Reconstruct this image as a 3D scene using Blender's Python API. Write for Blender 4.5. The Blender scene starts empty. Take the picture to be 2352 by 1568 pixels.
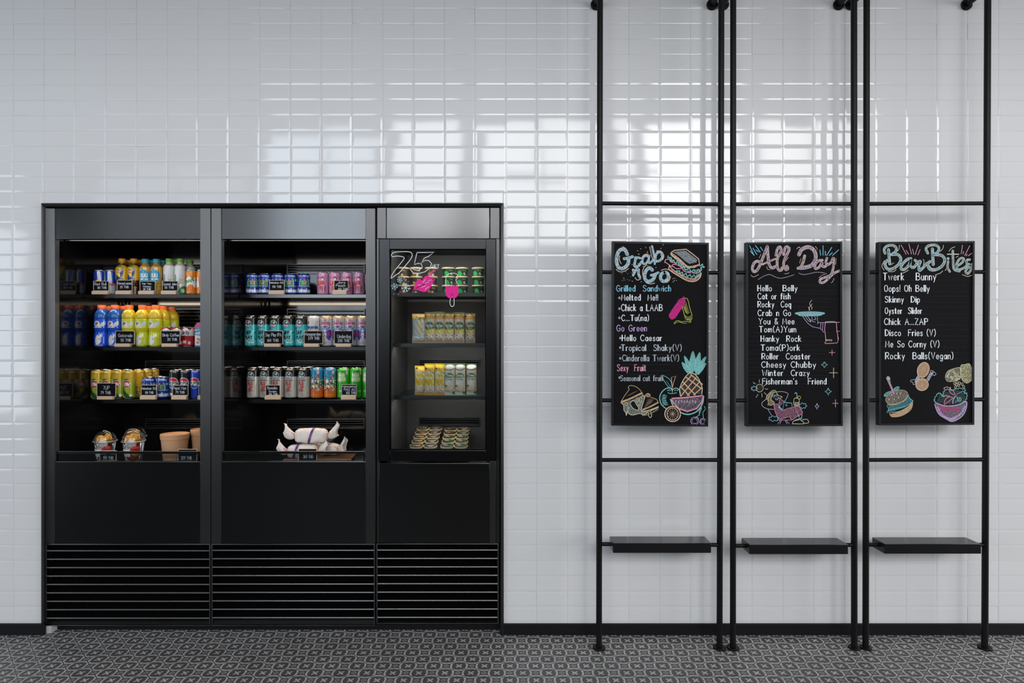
import bpy, bmesh, math, random
import numpy as np
from mathutils import Vector, Matrix

random.seed(7)
PI = math.pi
SC = bpy.context.scene
COL = SC.collection

# ------------------------------------------------------------------ camera, world, lights, exposure
DW = 2.95                      # camera to tiled wall (m)
FPX = 1378.5                   # focal length in pixels of a 2352 px wide frame
CH = 1.438                     # camera height
cam_d = bpy.data.cameras.new('camera'); cam = bpy.data.objects.new('camera', cam_d); COL.objects.link(cam)
cam_d.sensor_width = 36.0; cam_d.lens = 36.0 * FPX / 2352.0; cam_d.clip_start = 0.05
cam.location = (0, -DW, CH); cam.rotation_euler = (PI / 2, 0, 0)
SC.camera = cam
SC.view_settings.view_transform = 'Standard'; SC.view_settings.look = 'None'
SC.view_settings.gamma = 1.0; SC.view_settings.use_curve_mapping = False
SC.view_settings.exposure = 0.48
SC.cycles.max_bounces = 8; SC.cycles.diffuse_bounces = 4; SC.cycles.glossy_bounces = 5
SC.cycles.transparent_max_bounces = 12; SC.cycles.transmission_bounces = 6
SC.cycles.caustics_reflective = False; SC.cycles.caustics_refractive = False
SC.cycles.sample_clamp_indirect = 4.0

world = bpy.data.worlds.new('world'); SC.world = world; world.use_nodes = True
world.node_tree.nodes['Background'].inputs[0].default_value = (0.55, 0.68, 0.9, 1)
world.node_tree.nodes['Background'].inputs[1].default_value = 0.0

REAR = -7.5                    # rear wall of the room, with unseen windows set to give the tile reflections
ROOM = (-7.6, 8.4, 6.1)        # x0, x1, ceiling
#          x0    x1    z0   z1    radiance  colour
WINDOWS = [(-8.2 + 0.9, -4.45, 2.1, 4.5, 0.75, (0.84, 0.91, 1.0)),  # dim window added to lift the reflection in the cooler header
           (-4.25, -2.28, 1.75, 5.1, 3.4, (0.78, 0.89, 1.0)),
           (-2.10, -0.86, 3.12, 5.45, 4.7, (0.95, 0.97, 1.0)),
           (-0.60, 1.48, 3.12, 5.40, 5.1, (0.97, 0.98, 1.0)),
           (1.68, 2.20, 3.70, 5.30, 5.0, (0.97, 0.98, 1.0)),
           (2.32, 4.00, 2.90, 5.75, 7.6, (0.98, 0.985, 1.0)),
           (4.22, 6.20, 3.80, 5.55, 5.6, (1.0, 0.985, 0.97))]
for wx0, wx1, wz0, wz1, rad, wc in WINDOWS:
    ld = bpy.data.lights.new('window_daylight', 'AREA'); ld.shape = 'RECTANGLE'
    ld.size = wx1 - wx0; ld.size_y = wz1 - wz0
    ld.energy = rad * PI * ld.size * ld.size_y; ld.color = wc
    lo = bpy.data.objects.new('window_daylight', ld); COL.objects.link(lo)
    lo.location = ((wx0 + wx1) / 2, REAR - 0.14, (wz0 + wz1) / 2); lo.rotation_euler = (PI / 2, 0, 0)

# area lamps in side windows added to brighten the lower wall and floor
ADDED_SIDEWIN = (-6.6, -1.2, 0.3, 3.2)      # y0, y1, z0, z1 on either side wall
for sx, srad, scol in ((-1, 2.8, (0.80, 0.89, 1.0)), (1, 5.2, (0.97, 0.98, 1.0))):
    ld = bpy.data.lights.new('added_side_light', 'AREA'); ld.shape = 'RECTANGLE'; ld.size = ADDED_SIDEWIN[3] - ADDED_SIDEWIN[2]; ld.size_y = ADDED_SIDEWIN[1] - ADDED_SIDEWIN[0]
    ld.energy = srad * PI * ld.size * ld.size_y; ld.color = scol
    lo = bpy.data.objects.new('added_side_light', ld); COL.objects.link(lo)
    lo.location = (ROOM[0] - .14 if sx < 0 else ROOM[1] + .14, (ADDED_SIDEWIN[0] + ADDED_SIDEWIN[1]) / 2, (ADDED_SIDEWIN[2] + ADDED_SIDEWIN[3]) / 2); lo.rotation_euler = (0, sx * PI / 2, 0)

def P(px, py, y=0.0):
    """world point seen at photo pixel (px, py) on the plane at depth y"""
    d = (DW + y) / FPX
    return Vector(((px - 1176) * d, y, CH + (784 - py) * d))
def X(px, y=0.0): return (px - 1176) * (DW + y) / FPX
def Z(py, y=0.0): return CH + (784 - py) * (DW + y) / FPX

# ------------------------------------------------------------------ colours and materials
def lin(c):
    if isinstance(c, str):
        c = tuple(int(c[i:i + 2], 16) for i in (0, 2, 4))
    c = np.asarray(c, float) / 255.0
    return tuple(np.where(c <= 0.04045, c / 12.92, ((c + 0.055) / 1.055) ** 2.4))

MATS = {}
def mat(name, color, rough=0.5, metal=0.0, spec=0.5, coat=0.0, noise=0.0, nscale=40.0, bump=0.0, bscale=200.0, stretch=None):
    if name in MATS: return MATS[name]
    m = bpy.data.materials.new(name); m.use_nodes = True; nt = m.node_tree
    b = nt.nodes['Principled BSDF']
    b.inputs['Base Color'].default_value = (*color, 1); b.inputs['Roughness'].default_value = rough
    b.inputs['Metallic'].default_value = metal; b.inputs['Specular IOR Level'].default_value = spec
    b.inputs['Coat Weight'].default_value = coat
    tc = nt.nodes.new('ShaderNodeTexCoord'); mp = nt.nodes.new('ShaderNodeMapping')
    nt.links.new(tc.outputs['Object'], mp.inputs[0])
    if stretch: mp.inputs['Scale'].default_value = stretch
    nz = nt.nodes.new('ShaderNodeTexNoise'); nz.inputs['Scale'].default_value = nscale
    nt.links.new(mp.outputs[0], nz.inputs['Vector'])
    mx = nt.nodes.new('ShaderNodeMixRGB'); mx.inputs[1].default_value = (*[c * (1 - noise) for c in color], 1)
    mx.inputs[2].default_value = (*[min(1, c * (1 + noise)) for c in color], 1)
    nt.links.new(nz.outputs['Fac'], mx.inputs[0]); nt.links.new(mx.outputs[0], b.inputs['Base Color'])
    if bump:
        n2 = nt.nodes.new('ShaderNodeTexNoise'); n2.inputs['Scale'].default_value = bscale
        nt.links.new(mp.outputs[0], n2.inputs['Vector'])
        bp = nt.nodes.new('ShaderNodeBump'); bp.inputs['Strength'].default_value = bump; bp.inputs['Distance'].default_value = 0.002
        nt.links.new(n2.outputs['Fac'], bp.inputs['Height']); nt.links.new(bp.outputs[0], b.inputs['Normal'])
    MATS[name] = m; return m

def mat_emit(name, color, strength):
    m = bpy.data.materials.new(name); m.use_nodes = True; nt = m.node_tree
    nt.nodes.clear(); e = nt.nodes.new('ShaderNodeEmission'); o = nt.nodes.new('ShaderNodeOutputMaterial')
    e.inputs[0].default_value = (*color, 1); e.inputs[1].default_value = strength
    nt.links.new(e.outputs[0], o.inputs[0]); return m

def mat_clear(name, tint=(1, 1, 1), refl=0.06, rough=0.02, facing=0.5):
    """thin clear sheet: light passes, the surface mirrors a little (more at grazing angles)"""
    m = bpy.data.materials.new(name); m.use_nodes = True; nt = m.node_tree; nt.nodes.clear()
    t = nt.nodes.new('ShaderNodeBsdfTransparent'); t.inputs[0].default_value = (*tint, 1)
    g = nt.nodes.new('ShaderNodeBsdfGlossy'); g.inputs['Roughness'].default_value = rough
    lw = nt.nodes.new('ShaderNodeLayerWeight'); lw.inputs[0].default_value = facing
    ma = nt.nodes.new('ShaderNodeMath'); ma.operation = 'MULTIPLY_ADD'
    ma.inputs[1].default_value = 0.6; ma.inputs[2].default_value = refl
    nt.links.new(lw.outputs['Fresnel'], ma.inputs[0])
    mx = nt.nodes.new('ShaderNodeMixShader'); o = nt.nodes.new('ShaderNodeOutputMaterial')
    nt.links.new(ma.outputs[0], mx.inputs[0]); nt.links.new(t.outputs[0], mx.inputs[1]); nt.links.new(g.outputs[0], mx.inputs[2])
    nt.links.new(mx.outputs[0], o.inputs[0]); return m

def mat_paint(name, rough=0.3, metal=0.0, coat=0.0, transl=0.0):
    """printed surface: the print is a colour attribute on the mesh"""
    if name in MATS: return MATS[name]
    m = bpy.data.materials.new(name); m.use_nodes = True; nt = m.node_tree
    b = nt.nodes['Principled BSDF']; a = nt.nodes.new('ShaderNodeAttribute'); a.attribute_name = 'print'
    nt.links.new(a.outputs['Color'], b.inputs['Base Color'])
    b.inputs['Roughness'].default_value = rough; b.inputs['Metallic'].default_value = metal; b.inputs['Coat Weight'].default_value = coat
    MATS[name] = m; return m

def mat_chalk(color, cover):
    key = ('chalk', tuple(round(c, 3) for c in color), cover)
    if key in MATS: return MATS[key]
    m = bpy.data.materials.new('chalk'); m.use_nodes = True; nt = m.node_tree
    b = nt.nodes['Principled BSDF']; b.inputs['Roughness'].default_value = 0.9; b.inputs['Specular IOR Level'].default_value = 0.1
    tc = nt.nodes.new('ShaderNodeTexCoord'); nz = nt.nodes.new('ShaderNodeTexNoise')
    nz.inputs['Scale'].default_value = 330.0; nz.inputs['Detail'].default_value = 3.0
    nt.links.new(tc.outputs['Object'], nz.inputs['Vector'])
    rp = nt.nodes.new('ShaderNodeValToRGB'); c0 = 0.62 - 0.42 * cover
    rp.color_ramp.elements[0].position = c0; rp.color_ramp.elements[1].position = c0 + 0.16
    rp.color_ramp.elements[0].color = (0.012, 0.012, 0.014, 1) if cover < 0.9 else (*[c * 0.55 for c in color], 1)
    rp.color_ramp.elements[1].color = (*color, 1)
    nt.links.new(nz.outputs['Fac'], rp.inputs[0]); nt.links.new(rp.outputs[0], b.inputs['Base Color'])
    MATS[key] = m; return m

# ------------------------------------------------------------------ mesh and object helpers
class MB:
    """collects simple shapes and links them as one mesh object"""
    def __init__(self): self.v = []; self.f = []; self.mi = []; self.sm = []; self.cur = 0
    def add(self, vs, fs, smooth=False):
        o = len(self.v); self.v += [tuple(p) for p in vs]
        for f in fs: self.f.append([i + o for i in f]); self.mi.append(self.cur); self.sm.append(smooth)
        return self
    def box(self, x0, x1, y0, y1, z0, z1, bev=0.0):
        if x0 > x1: x0, x1 = x1, x0
        if y0 > y1: y0, y1 = y1, y0
        if z0 > z1: z0, z1 = z1, z0
        b = min(bev, (x1 - x0) * .45, (y1 - y0) * .45, (z1 - z0) * .45)
        if b <= 0:
            vs = [(x, y, z) for z in (z0, z1) for y in (y0, y1) for x in (x0, x1)]
            return self.add(vs, [(0, 2, 3, 1), (4, 5, 7, 6), (0, 1, 5, 4), (2, 6, 7, 3), (0, 4, 6, 2), (1, 3, 7, 5)])
        bm = bmesh.new(); bmesh.ops.create_cube(bm, size=1)
        for q in bm.verts: q.co = Vector(((x0 + x1) / 2 + q.co.x * (x1 - x0), (y0 + y1) / 2 + q.co.y * (y1 - y0), (z0 + z1) / 2 + q.co.z * (z1 - z0)))
        bmesh.ops.bevel(bm, geom=list(bm.edges), offset=b, segments=2, affect='EDGES', profile=0.5)
        return self.bm(bm)
    def bm(self, bm, smooth=False):
        bm.verts.index_update()
        self.add([q.co[:] for q in bm.verts], [[q.index for q in f.verts] for f in bm.faces], smooth); bm.free(); return self
    def tube(self, pts, r, n=20, cap=True):
        pts = [Vector(p) for p in pts]; rings = []; up = None; o = []
        for i, p in enumerate(pts):
            d = (pts[min(i + 1, len(pts) - 1)] - pts[max(i - 1, 0)]).normalized()
            if up is None:
                up = d.orthogonal().normalized()
            up = (up - d * up.dot(d)).normalized(); s = d.cross(up)
            rr = r[i] if isinstance(r, (list, tuple)) else r
            o += [p + (up * math.cos(2 * PI * k / n) + s * math.sin(2 * PI * k / n)) * rr for k in range(n)]
        fs = []
        for i in range(len(pts) - 1):
            for k in range(n):
                a, b = i * n + k, i * n + (k + 1) % n
                fs.append((a, b, b + n, a + n))
        self.add(o, fs, True)
        if cap:
            e = len(self.v) - len(o)
            self.f.append([e + k for k in range(n)][::-1]); self.mi.append(self.cur); self.sm.append(False)
            self.f.append([e + (len(pts) - 1) * n + k for k in range(n)]); self.mi.append(self.cur); self.sm.append(False)
        return self
    def lathe(self, prof, n=40, center=(0, 0, 0), closed=True, axis='Z'):
        cx, cy, cz = center; o = []; fs = []
        for r, z in prof:
            for k in range(n):
                a = 2 * PI * k / n
                q = (r * math.sin(a), -r * math.cos(a), z)
                if axis == 'Y': q = (q[0], q[2], q[1])
                o.append((cx + q[0], cy + q[1], cz + q[2]))
        for i in range(len(prof) - 1):
            for k in range(n):
                a, b = i * n + k, i * n + (k + 1) % n
                fs.append((a, b, b + n, a + n))
        self.add(o, fs, True)
        if closed:
            e = len(self.v) - len(o)
            if prof[0][0] > 1e-5: self.f.append([e + k for k in range(n)][::-1]); self.mi.append(self.cur); self.sm.append(False)
            if prof[-1][0] > 1e-5: self.f.append([e + (len(prof) - 1) * n + k for k in range(n)]); self.mi.append(self.cur); self.sm.append(False)
        return self
    def mesh(self, name, *mats):
        me = bpy.data.meshes.new(name); me.from_pydata(self.v, [], self.f); me.update()
        for m in mats: me.materials.append(m)
        me.polygons.foreach_set('material_index', self.mi); me.polygons.foreach_set('use_smooth', self.sm)
        bm = bmesh.new(); bm.from_mesh(me); bmesh.ops.recalc_face_normals(bm, faces=bm.faces); bm.to_mesh(me); bm.free()
        return me
    def build(self, name, m, parent=None, sharp=True):
        ms = m if isinstance(m, (list, tuple)) else [m]
        me = self.mesh(name, *ms); return obj(name, me, parent, sharp)

def obj(name, me, parent=None, sharp=True):
    if sharp:
        try: me.set_sharp_from_angle(angle=math.radians(20))
        except Exception: pass
    o = bpy.data.objects.new(name, me); COL.objects.link(o)
    if parent is not None:
        o.parent = parent; o.matrix_parent_inverse = Matrix.Identity(4)
        # vertices of parts are given in the thing's own frame
    return o
def thing(name, label, cat, loc=(0, 0, 0), rz=0.0, group=None):
    o = bpy.data.objects.new(name, None); COL.objects.link(o); o.empty_display_size = 0.05
    o.location = loc; o.rotation_euler = (0, 0, rz); o['label'] = label; o['category'] = cat
    if group: o['group'] = group
    return o
def tag(o, label, cat, group=None):
    o['label'] = label; o['category'] = cat
    if group: o['group'] = group
    return o
def struct(o): o['kind'] = 'structure'; return o
def dup(root, label, loc, rz=None, group=None):
    r = root.copy(); COL.objects.link(r); r.location = loc; r['label'] = label
    if rz is not None: r.rotation_euler = (root.rotation_euler[0], root.rotation_euler[1], rz)
    if group: r['group'] = group
    for c0 in list(root.children):
        c = c0.copy(); COL.objects.link(c); c.parent = r
        for g0 in list(c0.children):
            g = g0.copy(); COL.objects.link(g); g.parent = c
    return r

# ------------------------------------------------------------------ hand-lettering (stroke glyphs, cap height 10)
GL = {}
def _g(s):
    for ln in s.strip().split('\n'):
        ch, body = ln[0], ln[2:]; st = []
        for part in body.split('|'):
            sm = part.startswith('~'); part = part.lstrip('~')
            st.append((sm, [tuple(float(q) for q in t.split(',')) for t in part.split()]))
        GL[ch] = st
_g('''A 0,0 3,10 6,0|1,4 5,4
B 0,0 0,10|~0,10 3,10 5,8.5 4.5,6.2 2.5,5.4 0,5.4|~2.5,5.4 5.5,4 5.5,1.3 3,0 0,0
C ~5.6,8.5 4.4,10 2,9.8 0,6.5 0,3.5 2,.2 4.4,0 5.6,1.5
D 0,0 0,10|~0,10 3,9.6 5.5,7 5.5,3 3,.4 0,0
E 4.6,10 0,10 0,0 4.6,0|0,5.3 4,5.3
F 4.6,10 0,10 0,0|0,5.3 4,5.3
G ~5.6,8.5 4.4,10 2,9.8 0,6.5 0,3.5 2,.2 4.4,0 5.8,2 5.8,4.6|5.8,4.6 3.4,4.6
H 0,0 0,10|5,0 5,10|0,5 5,5
I 0,0 0,10
J ~4,10 4,3 3,.4 1.3,0 0,1.8
K 0,0 0,10|4.8,10 0,4.5|1.6,6 5.2,0
L 0,10 0,0|0,0 4.4,0
M 0,0 .6,10 3.2,3 5.8,10 6.4,0
N 0,0 0,10 5,0 5,10
O ~2.8,10 .6,8.6 0,5 .6,1.4 2.8,0 5,1.4 5.6,5 5,8.6 2.8,10
P 0,0 0,10|~0,10 3.5,10 5.2,8.6 5,6 3,4.8 0,4.8
Q ~2.8,10 .6,8.6 0,5 .6,1.4 2.8,0 5,1.4 5.6,5 5,8.6 2.8,10|3.5,2.5 6,-.6
R 0,0 0,10|~0,10 3.5,10 5.2,8.6 5,6 3,4.8 0,4.8|2.2,4.8 5.3,0
S ~5,8.6 3.4,10 1,9.6 .3,7.5 2.5,5.4 4.8,3.8 5,1.6 3,0 1,.2 0,1.6
T 3,10 3,0|0,10 6,10
U ~0,10 0,3 1.2,.4 2.7,0 4.2,.4 5.4,3 5.4,10
V 0,10 2.8,0 5.6,10
W 0,10 1.8,0 3.8,7 5.8,0 7.6,10
X 0,0 5.4,10|0,10 5.4,0
Y 0,10 2.8,5 5.6,10|2.8,5 2.8,0
Z 0,10 5,10 0,0 5,0
a 3.8,6 3.8,0|~3.8,5 2.4,6.2 .6,5.4 0,3 .8,.4 2.4,.1 3.8,1.5
b 0,10 0,0|~0,4.5 1.5,6.1 3.4,5.6 4,3 3.3,.4 1.5,0 0,1.4
c ~3.7,5 2.3,6.2 .5,5 0,3 .5,.8 2.3,-.1 3.7,1
d 3.9,10 3.9,0|~3.9,4.5 2.5,6.1 .7,5.5 0,3 .7,.4 2.5,0 3.9,1.4
e ~.2,3 3.8,3.2 3.4,5.4 1.9,6.2 .4,5 0,3 .5,.8 2.2,-.1 3.8,1
f 1.3,8.4 1.3,0|~3.4,9.4 2.4,10 1.4,9.4 1.3,8|0,6 3,6
g ~3.8,5 2.4,6.2 .6,5.4 0,3 .8,.6 2.4,.2 3.8,1.6|~3.8,6 3.8,-1.5 3,-3.2 1.2,-3.2 0,-2
h 0,10 0,0|~0,4.3 1.4,6 2.9,6 3.6,4.6 3.6,0
i 0,6 0,0|0,8.2 0,9
j ~1.5,6 1.5,-1.5 .9,-3 0,-3.2|1.5,8.2 1.5,9
k 0,10 0,0|3.4,6 0,2.5|1.2,3.4 3.8,0
l 0,10 0,0
m 0,6 0,0|~0,4.4 1.2,6 2.3,5.8 2.8,4.4 2.8,0|~2.8,4.4 4,6 5.1,5.8 5.6,4.4 5.6,0
n 0,6 0,0|~0,4.3 1.4,6 2.9,6 3.6,4.6 3.6,0
o ~2,6.2 .5,5.2 0,3 .5,.8 2,-.2 3.5,.8 4,3 3.5,5.2 2,6.2
p 0,6 0,-3.2|~0,4.5 1.5,6.1 3.4,5.6 4,3 3.3,.4 1.5,0 0,1.4
q 3.9,6 3.9,-3.2|~3.9,4.5 2.5,6.1 .7,5.5 0,3 .7,.4 2.5,0 3.9,1.4
r 0,6 0,0|~0,4 1.2,5.8 2.6,6
s ~3.2,5.2 2,6.2 .5,5.4 .6,3.9 2.5,2.8 3.3,1.5 2.3,0 1,0 0,1
t 1.4,8.8 1.4,.4|~1.4,1.2 2,.1 3.2,.4|0,6 3,6
u 3.6,6 3.6,0|~0,6 0,1.6 1,0 2.5,.2 3.6,1.8
v 0,6 1.9,0 3.8,6
w 0,6 1.4,0 2.8,5 4.2,0 5.6,6
x 0,0 3.6,6|0,6 3.6,0
y 0,6 2,.6|4,6 .9,-3.2
z 0,6 3.6,6 0,0 3.6,0
0 ~2.4,10 .5,8.4 0,5 .5,1.6 2.4,0 4.3,1.6 4.8,5 4.3,8.4 2.4,10
1 0,8 1.6,10 1.6,0
2 ~.2,7.6 1,9.6 3,10 4.4,8.4 4,6 0,0|0,0 4.8,0
3 ~.2,8.8 2,10 4,9 4,6.6 1.8,5.4|~1.8,5.4 4.4,4 4.4,1.4 2.4,0 0,1.2
4 3.4,0 3.4,10 0,3 5,3
5 4.4,10 .6,10 .3,5.6|~.3,5.6 2.6,6.2 4.6,4.2 4,1 2,0 0,1
6 ~4,9.4 2,8.6 .2,5 .2,2 2.2,0 4.4,1.6 4.2,4.4 2.4,5.4 .4,4
7 0,10 4.8,10 1.6,0
8 ~2.3,5.3 .5,6.6 .6,9 2.3,10 4,9 4.1,6.6 2.3,5.3 .1,3.4 .4,.8 2.3,0 4.2,.8 4.5,3.4 2.3,5.3
9 ~4.4,6.4 2.4,4.6 .3,6 .4,9 2.4,10 4.3,8.8 4.4,5 3,0
. 0,0 .2,.6
, .4,.6 0,-1
! 0,10 0,3|0,0 .1,.7
( ~2,11 .5,8.5 0,5 .5,1.5 2,-1
) ~0,11 1.5,8.5 2,5 1.5,1.5 0,-1
& ~5,0 1,6.5 1,9 2.4,10 3.6,8.6 2,6 .2,3 .6,.6 2.4,0 4,1.4 5,3.6
' .4,10 0,8
* ~.8,5.4 0,4.6 .8,3.8 1.6,4.6 .8,5.4
- 0,4.6 2.6,4.6''')

def smooth_pts(pts, k=6):
    if len(pts) < 3: return list(pts)
    pts = [np.array(p, float) for p in pts]; closed = np.allclose(pts[0], pts[-1]); out = []; n = len(pts)
    for i in range(n - 1):
        p1, p2 = pts[i], pts[i + 1]
        p0 = pts[i - 1] if i > 0 else (pts[-2] if closed else 2 * p1 - p2)
        p3 = pts[i + 2] if i + 2 < n else (pts[1] if closed else 2 * p2 - p1)
        for j in range(k):
            t = j / k
            out.append(tuple(0.5 * (2 * p1 + (p2 - p0) * t + (2 * p0 - 5 * p1 + 4 * p2 - p3) * t * t + (3 * p1 - p0 - 3 * p2 + p3) * t ** 3)))
    out.append(tuple(pts[-1])); return out
def glyph_w(ch):
    if ch == ' ': return 3.0
    return max(p[0] for sm, pts in GL[ch] for p in pts)
def text_strokes(s, gap=1.7):
    """list of (is_stem, points) with cap height 10, and the total width"""
    x = 0; out = []
    for ch in s:
        if ch != ' ':
            for k, (sm, pts) in enumerate(GL[ch]):
                q = smooth_pts(pts, 5) if sm else pts
                out.append((k == 0 and not sm and len(pts) == 2 and ch.isalpha() and abs(pts[0][0] - pts[1][0]) < .1, [(p[0] + x, p[1]) for p in q]))
        x += glyph_w(ch) + gap
    return out, max(x - gap, 0.1)

class Chalk:
    """flat strokes and fills on a board, several colours, one mesh; m(x, y) -> world point, nrm toward viewer"""
    def __init__(self, place, unit):
        self.place = place; self.unit = unit; self.v = []; self.f = []; self.mi = []; self.mats = []; self.n = 0
    def _m(self, c, cover):
        m = mat_chalk(lin(c), cover)
        if m not in self.mats: self.mats.append(m)
        return self.mats.index(m)
    def line(self, pts, w, c='e8e8ea', cover=1.0, smooth=True, lv=1):
        if smooth: pts = smooth_pts(pts, 6)
        self.n += 1; lv = lv + (self.n % 50) * .008; mi = self._m(c, cover); pts = [np.array(p, float) for p in pts]; ws = w if isinstance(w, (list, tuple)) else None
        L = []; R = []; n = len(pts)
        for i, p in enumerate(pts):
            d = pts[min(i + 1, n - 1)] - pts[max(i - 1, 0)]; ln = np.hypot(*d)
            d = d / ln if ln > 1e-9 else np.array((1.0, 0))
            ww = (ws[0] + (ws[1] - ws[0]) * i / max(1, n - 1)) if ws else w
            nn = np.array((-d[1], d[0])) * ww * .5
            L.append(p + nn); R.append(p - nn)
        o = len(self.v)
        for a, b in zip(L, R): self.v += [self.place(a[0], a[1], lv), self.place(b[0], b[1], lv)]
        for i in range(n - 1): self.f.append([o + 2 * i, o + 2 * i + 1, o + 2 * i + 3, o + 2 * i + 2]); self.mi.append(mi)
        for e in (0, -1):
            ww = (ws[0] if e == 0 else ws[1]) if ws else w
            q = (pts[0] - pts[1]) if e == 0 else (pts[-1] - pts[-2]); a0 = math.atan2(q[1], q[0]); o = len(self.v)
            for t in np.linspace(a0 - PI / 2, a0 + PI / 2, 7):
                w_ = pts[e] + np.array((math.cos(t), math.sin(t))) * ww * .5; self.v.append(self.place(w_[0], w_[1], lv))
            self.f.append(list(range(o, o + 7))); self.mi.append(mi)
    def fill(self, poly, c, cover=0.5, lv=0.5):
        self.n += 1; lv = lv + (self.n % 50) * .008; mi = self._m(c, cover); o = len(self.v)
        for p in poly: self.v.append(self.place(p[0], p[1], lv))
        self.f.append(list(range(o, o + len(poly)))); self.mi.append(mi)
    def ring(self, x, y, rx, ry, w, c, cover=1.0, lv=1, rot=0, a0=0, a1=360):
        pts = []
        for t in np.radians(np.linspace(a0, a1, 25)):
            u, v = rx * math.cos(t), ry * math.sin(t)
            pts.append((x + u * math.cos(rot) - v * math.sin(rot), y + u * math.sin(rot) + v * math.cos(rot)))
        self.line(pts, w, c, cover, False, lv)
    def blob(self, x, y, rx, ry, c, cover=.5, rot=0, lv=.5):
        self.fill([(x + rx * math.cos(t) * math.cos(rot) - ry * math.sin(t) * math.sin(rot), y + rx * math.cos(t) * math.sin(rot) + ry * math.sin(t) * math.cos(rot)) for t in np.linspace(0, 2 * PI, 25)[:-1]], c, cover, lv)
    def wiggle(self, pts, amp, n, w, c, cover=1.0, lv=1):
        q = smooth_pts(pts, 12); tot = len(q); out = []
        for i, p in enumerate(q):
            a = q[max(0, i - 1)]; b = q[min(tot - 1, i + 1)]; d = np.array(b) - np.array(a); d = d / (np.hypot(*d) + 1e-9)
            s = amp * math.sin(2 * PI * n * i / tot)
            out.append((p[0] - d[1] * s, p[1] + d[0] * s))
        self.line(out, w, c, cover, False, lv)
    def text(self, s, x0, x1, base, cap, c, w, stem=0.0):
        st, W = text_strokes(s, 2.7); sx = (x1 - x0) / W; sy = cap / 10.0
        for is_stem, pts in st:
            q = [(x0 + p[0] * sx + random.uniform(-.03, .03) * cap * .3, base - p[1] * sy) for p in pts]
            if is_stem and stem:
                self.line([(a - stem, b) for a, b in q], w, c, 1.0, False); self.line([(a + stem, b) for a, b in q], w, c, 1.0, False)
                self.fill([(q[0][0] - stem, q[0][1]), (q[0][0] + stem, q[0][1]), (q[1][0] + stem, q[1][1]), (q[1][0] - stem, q[1][1])], c, .45)
            else: self.line(q, w, c, 1.0, False)
    def build(self, name, parent):
        me = bpy.data.meshes.new(name); me.from_pydata(self.v, [], self.f); me.update()
        for m in self.mats: me.materials.append(m)
        me.polygons.foreach_set('material_index', self.mi)
        o = bpy.data.objects.new(name, me); COL.objects.link(o); o.parent = parent
        return o

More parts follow.
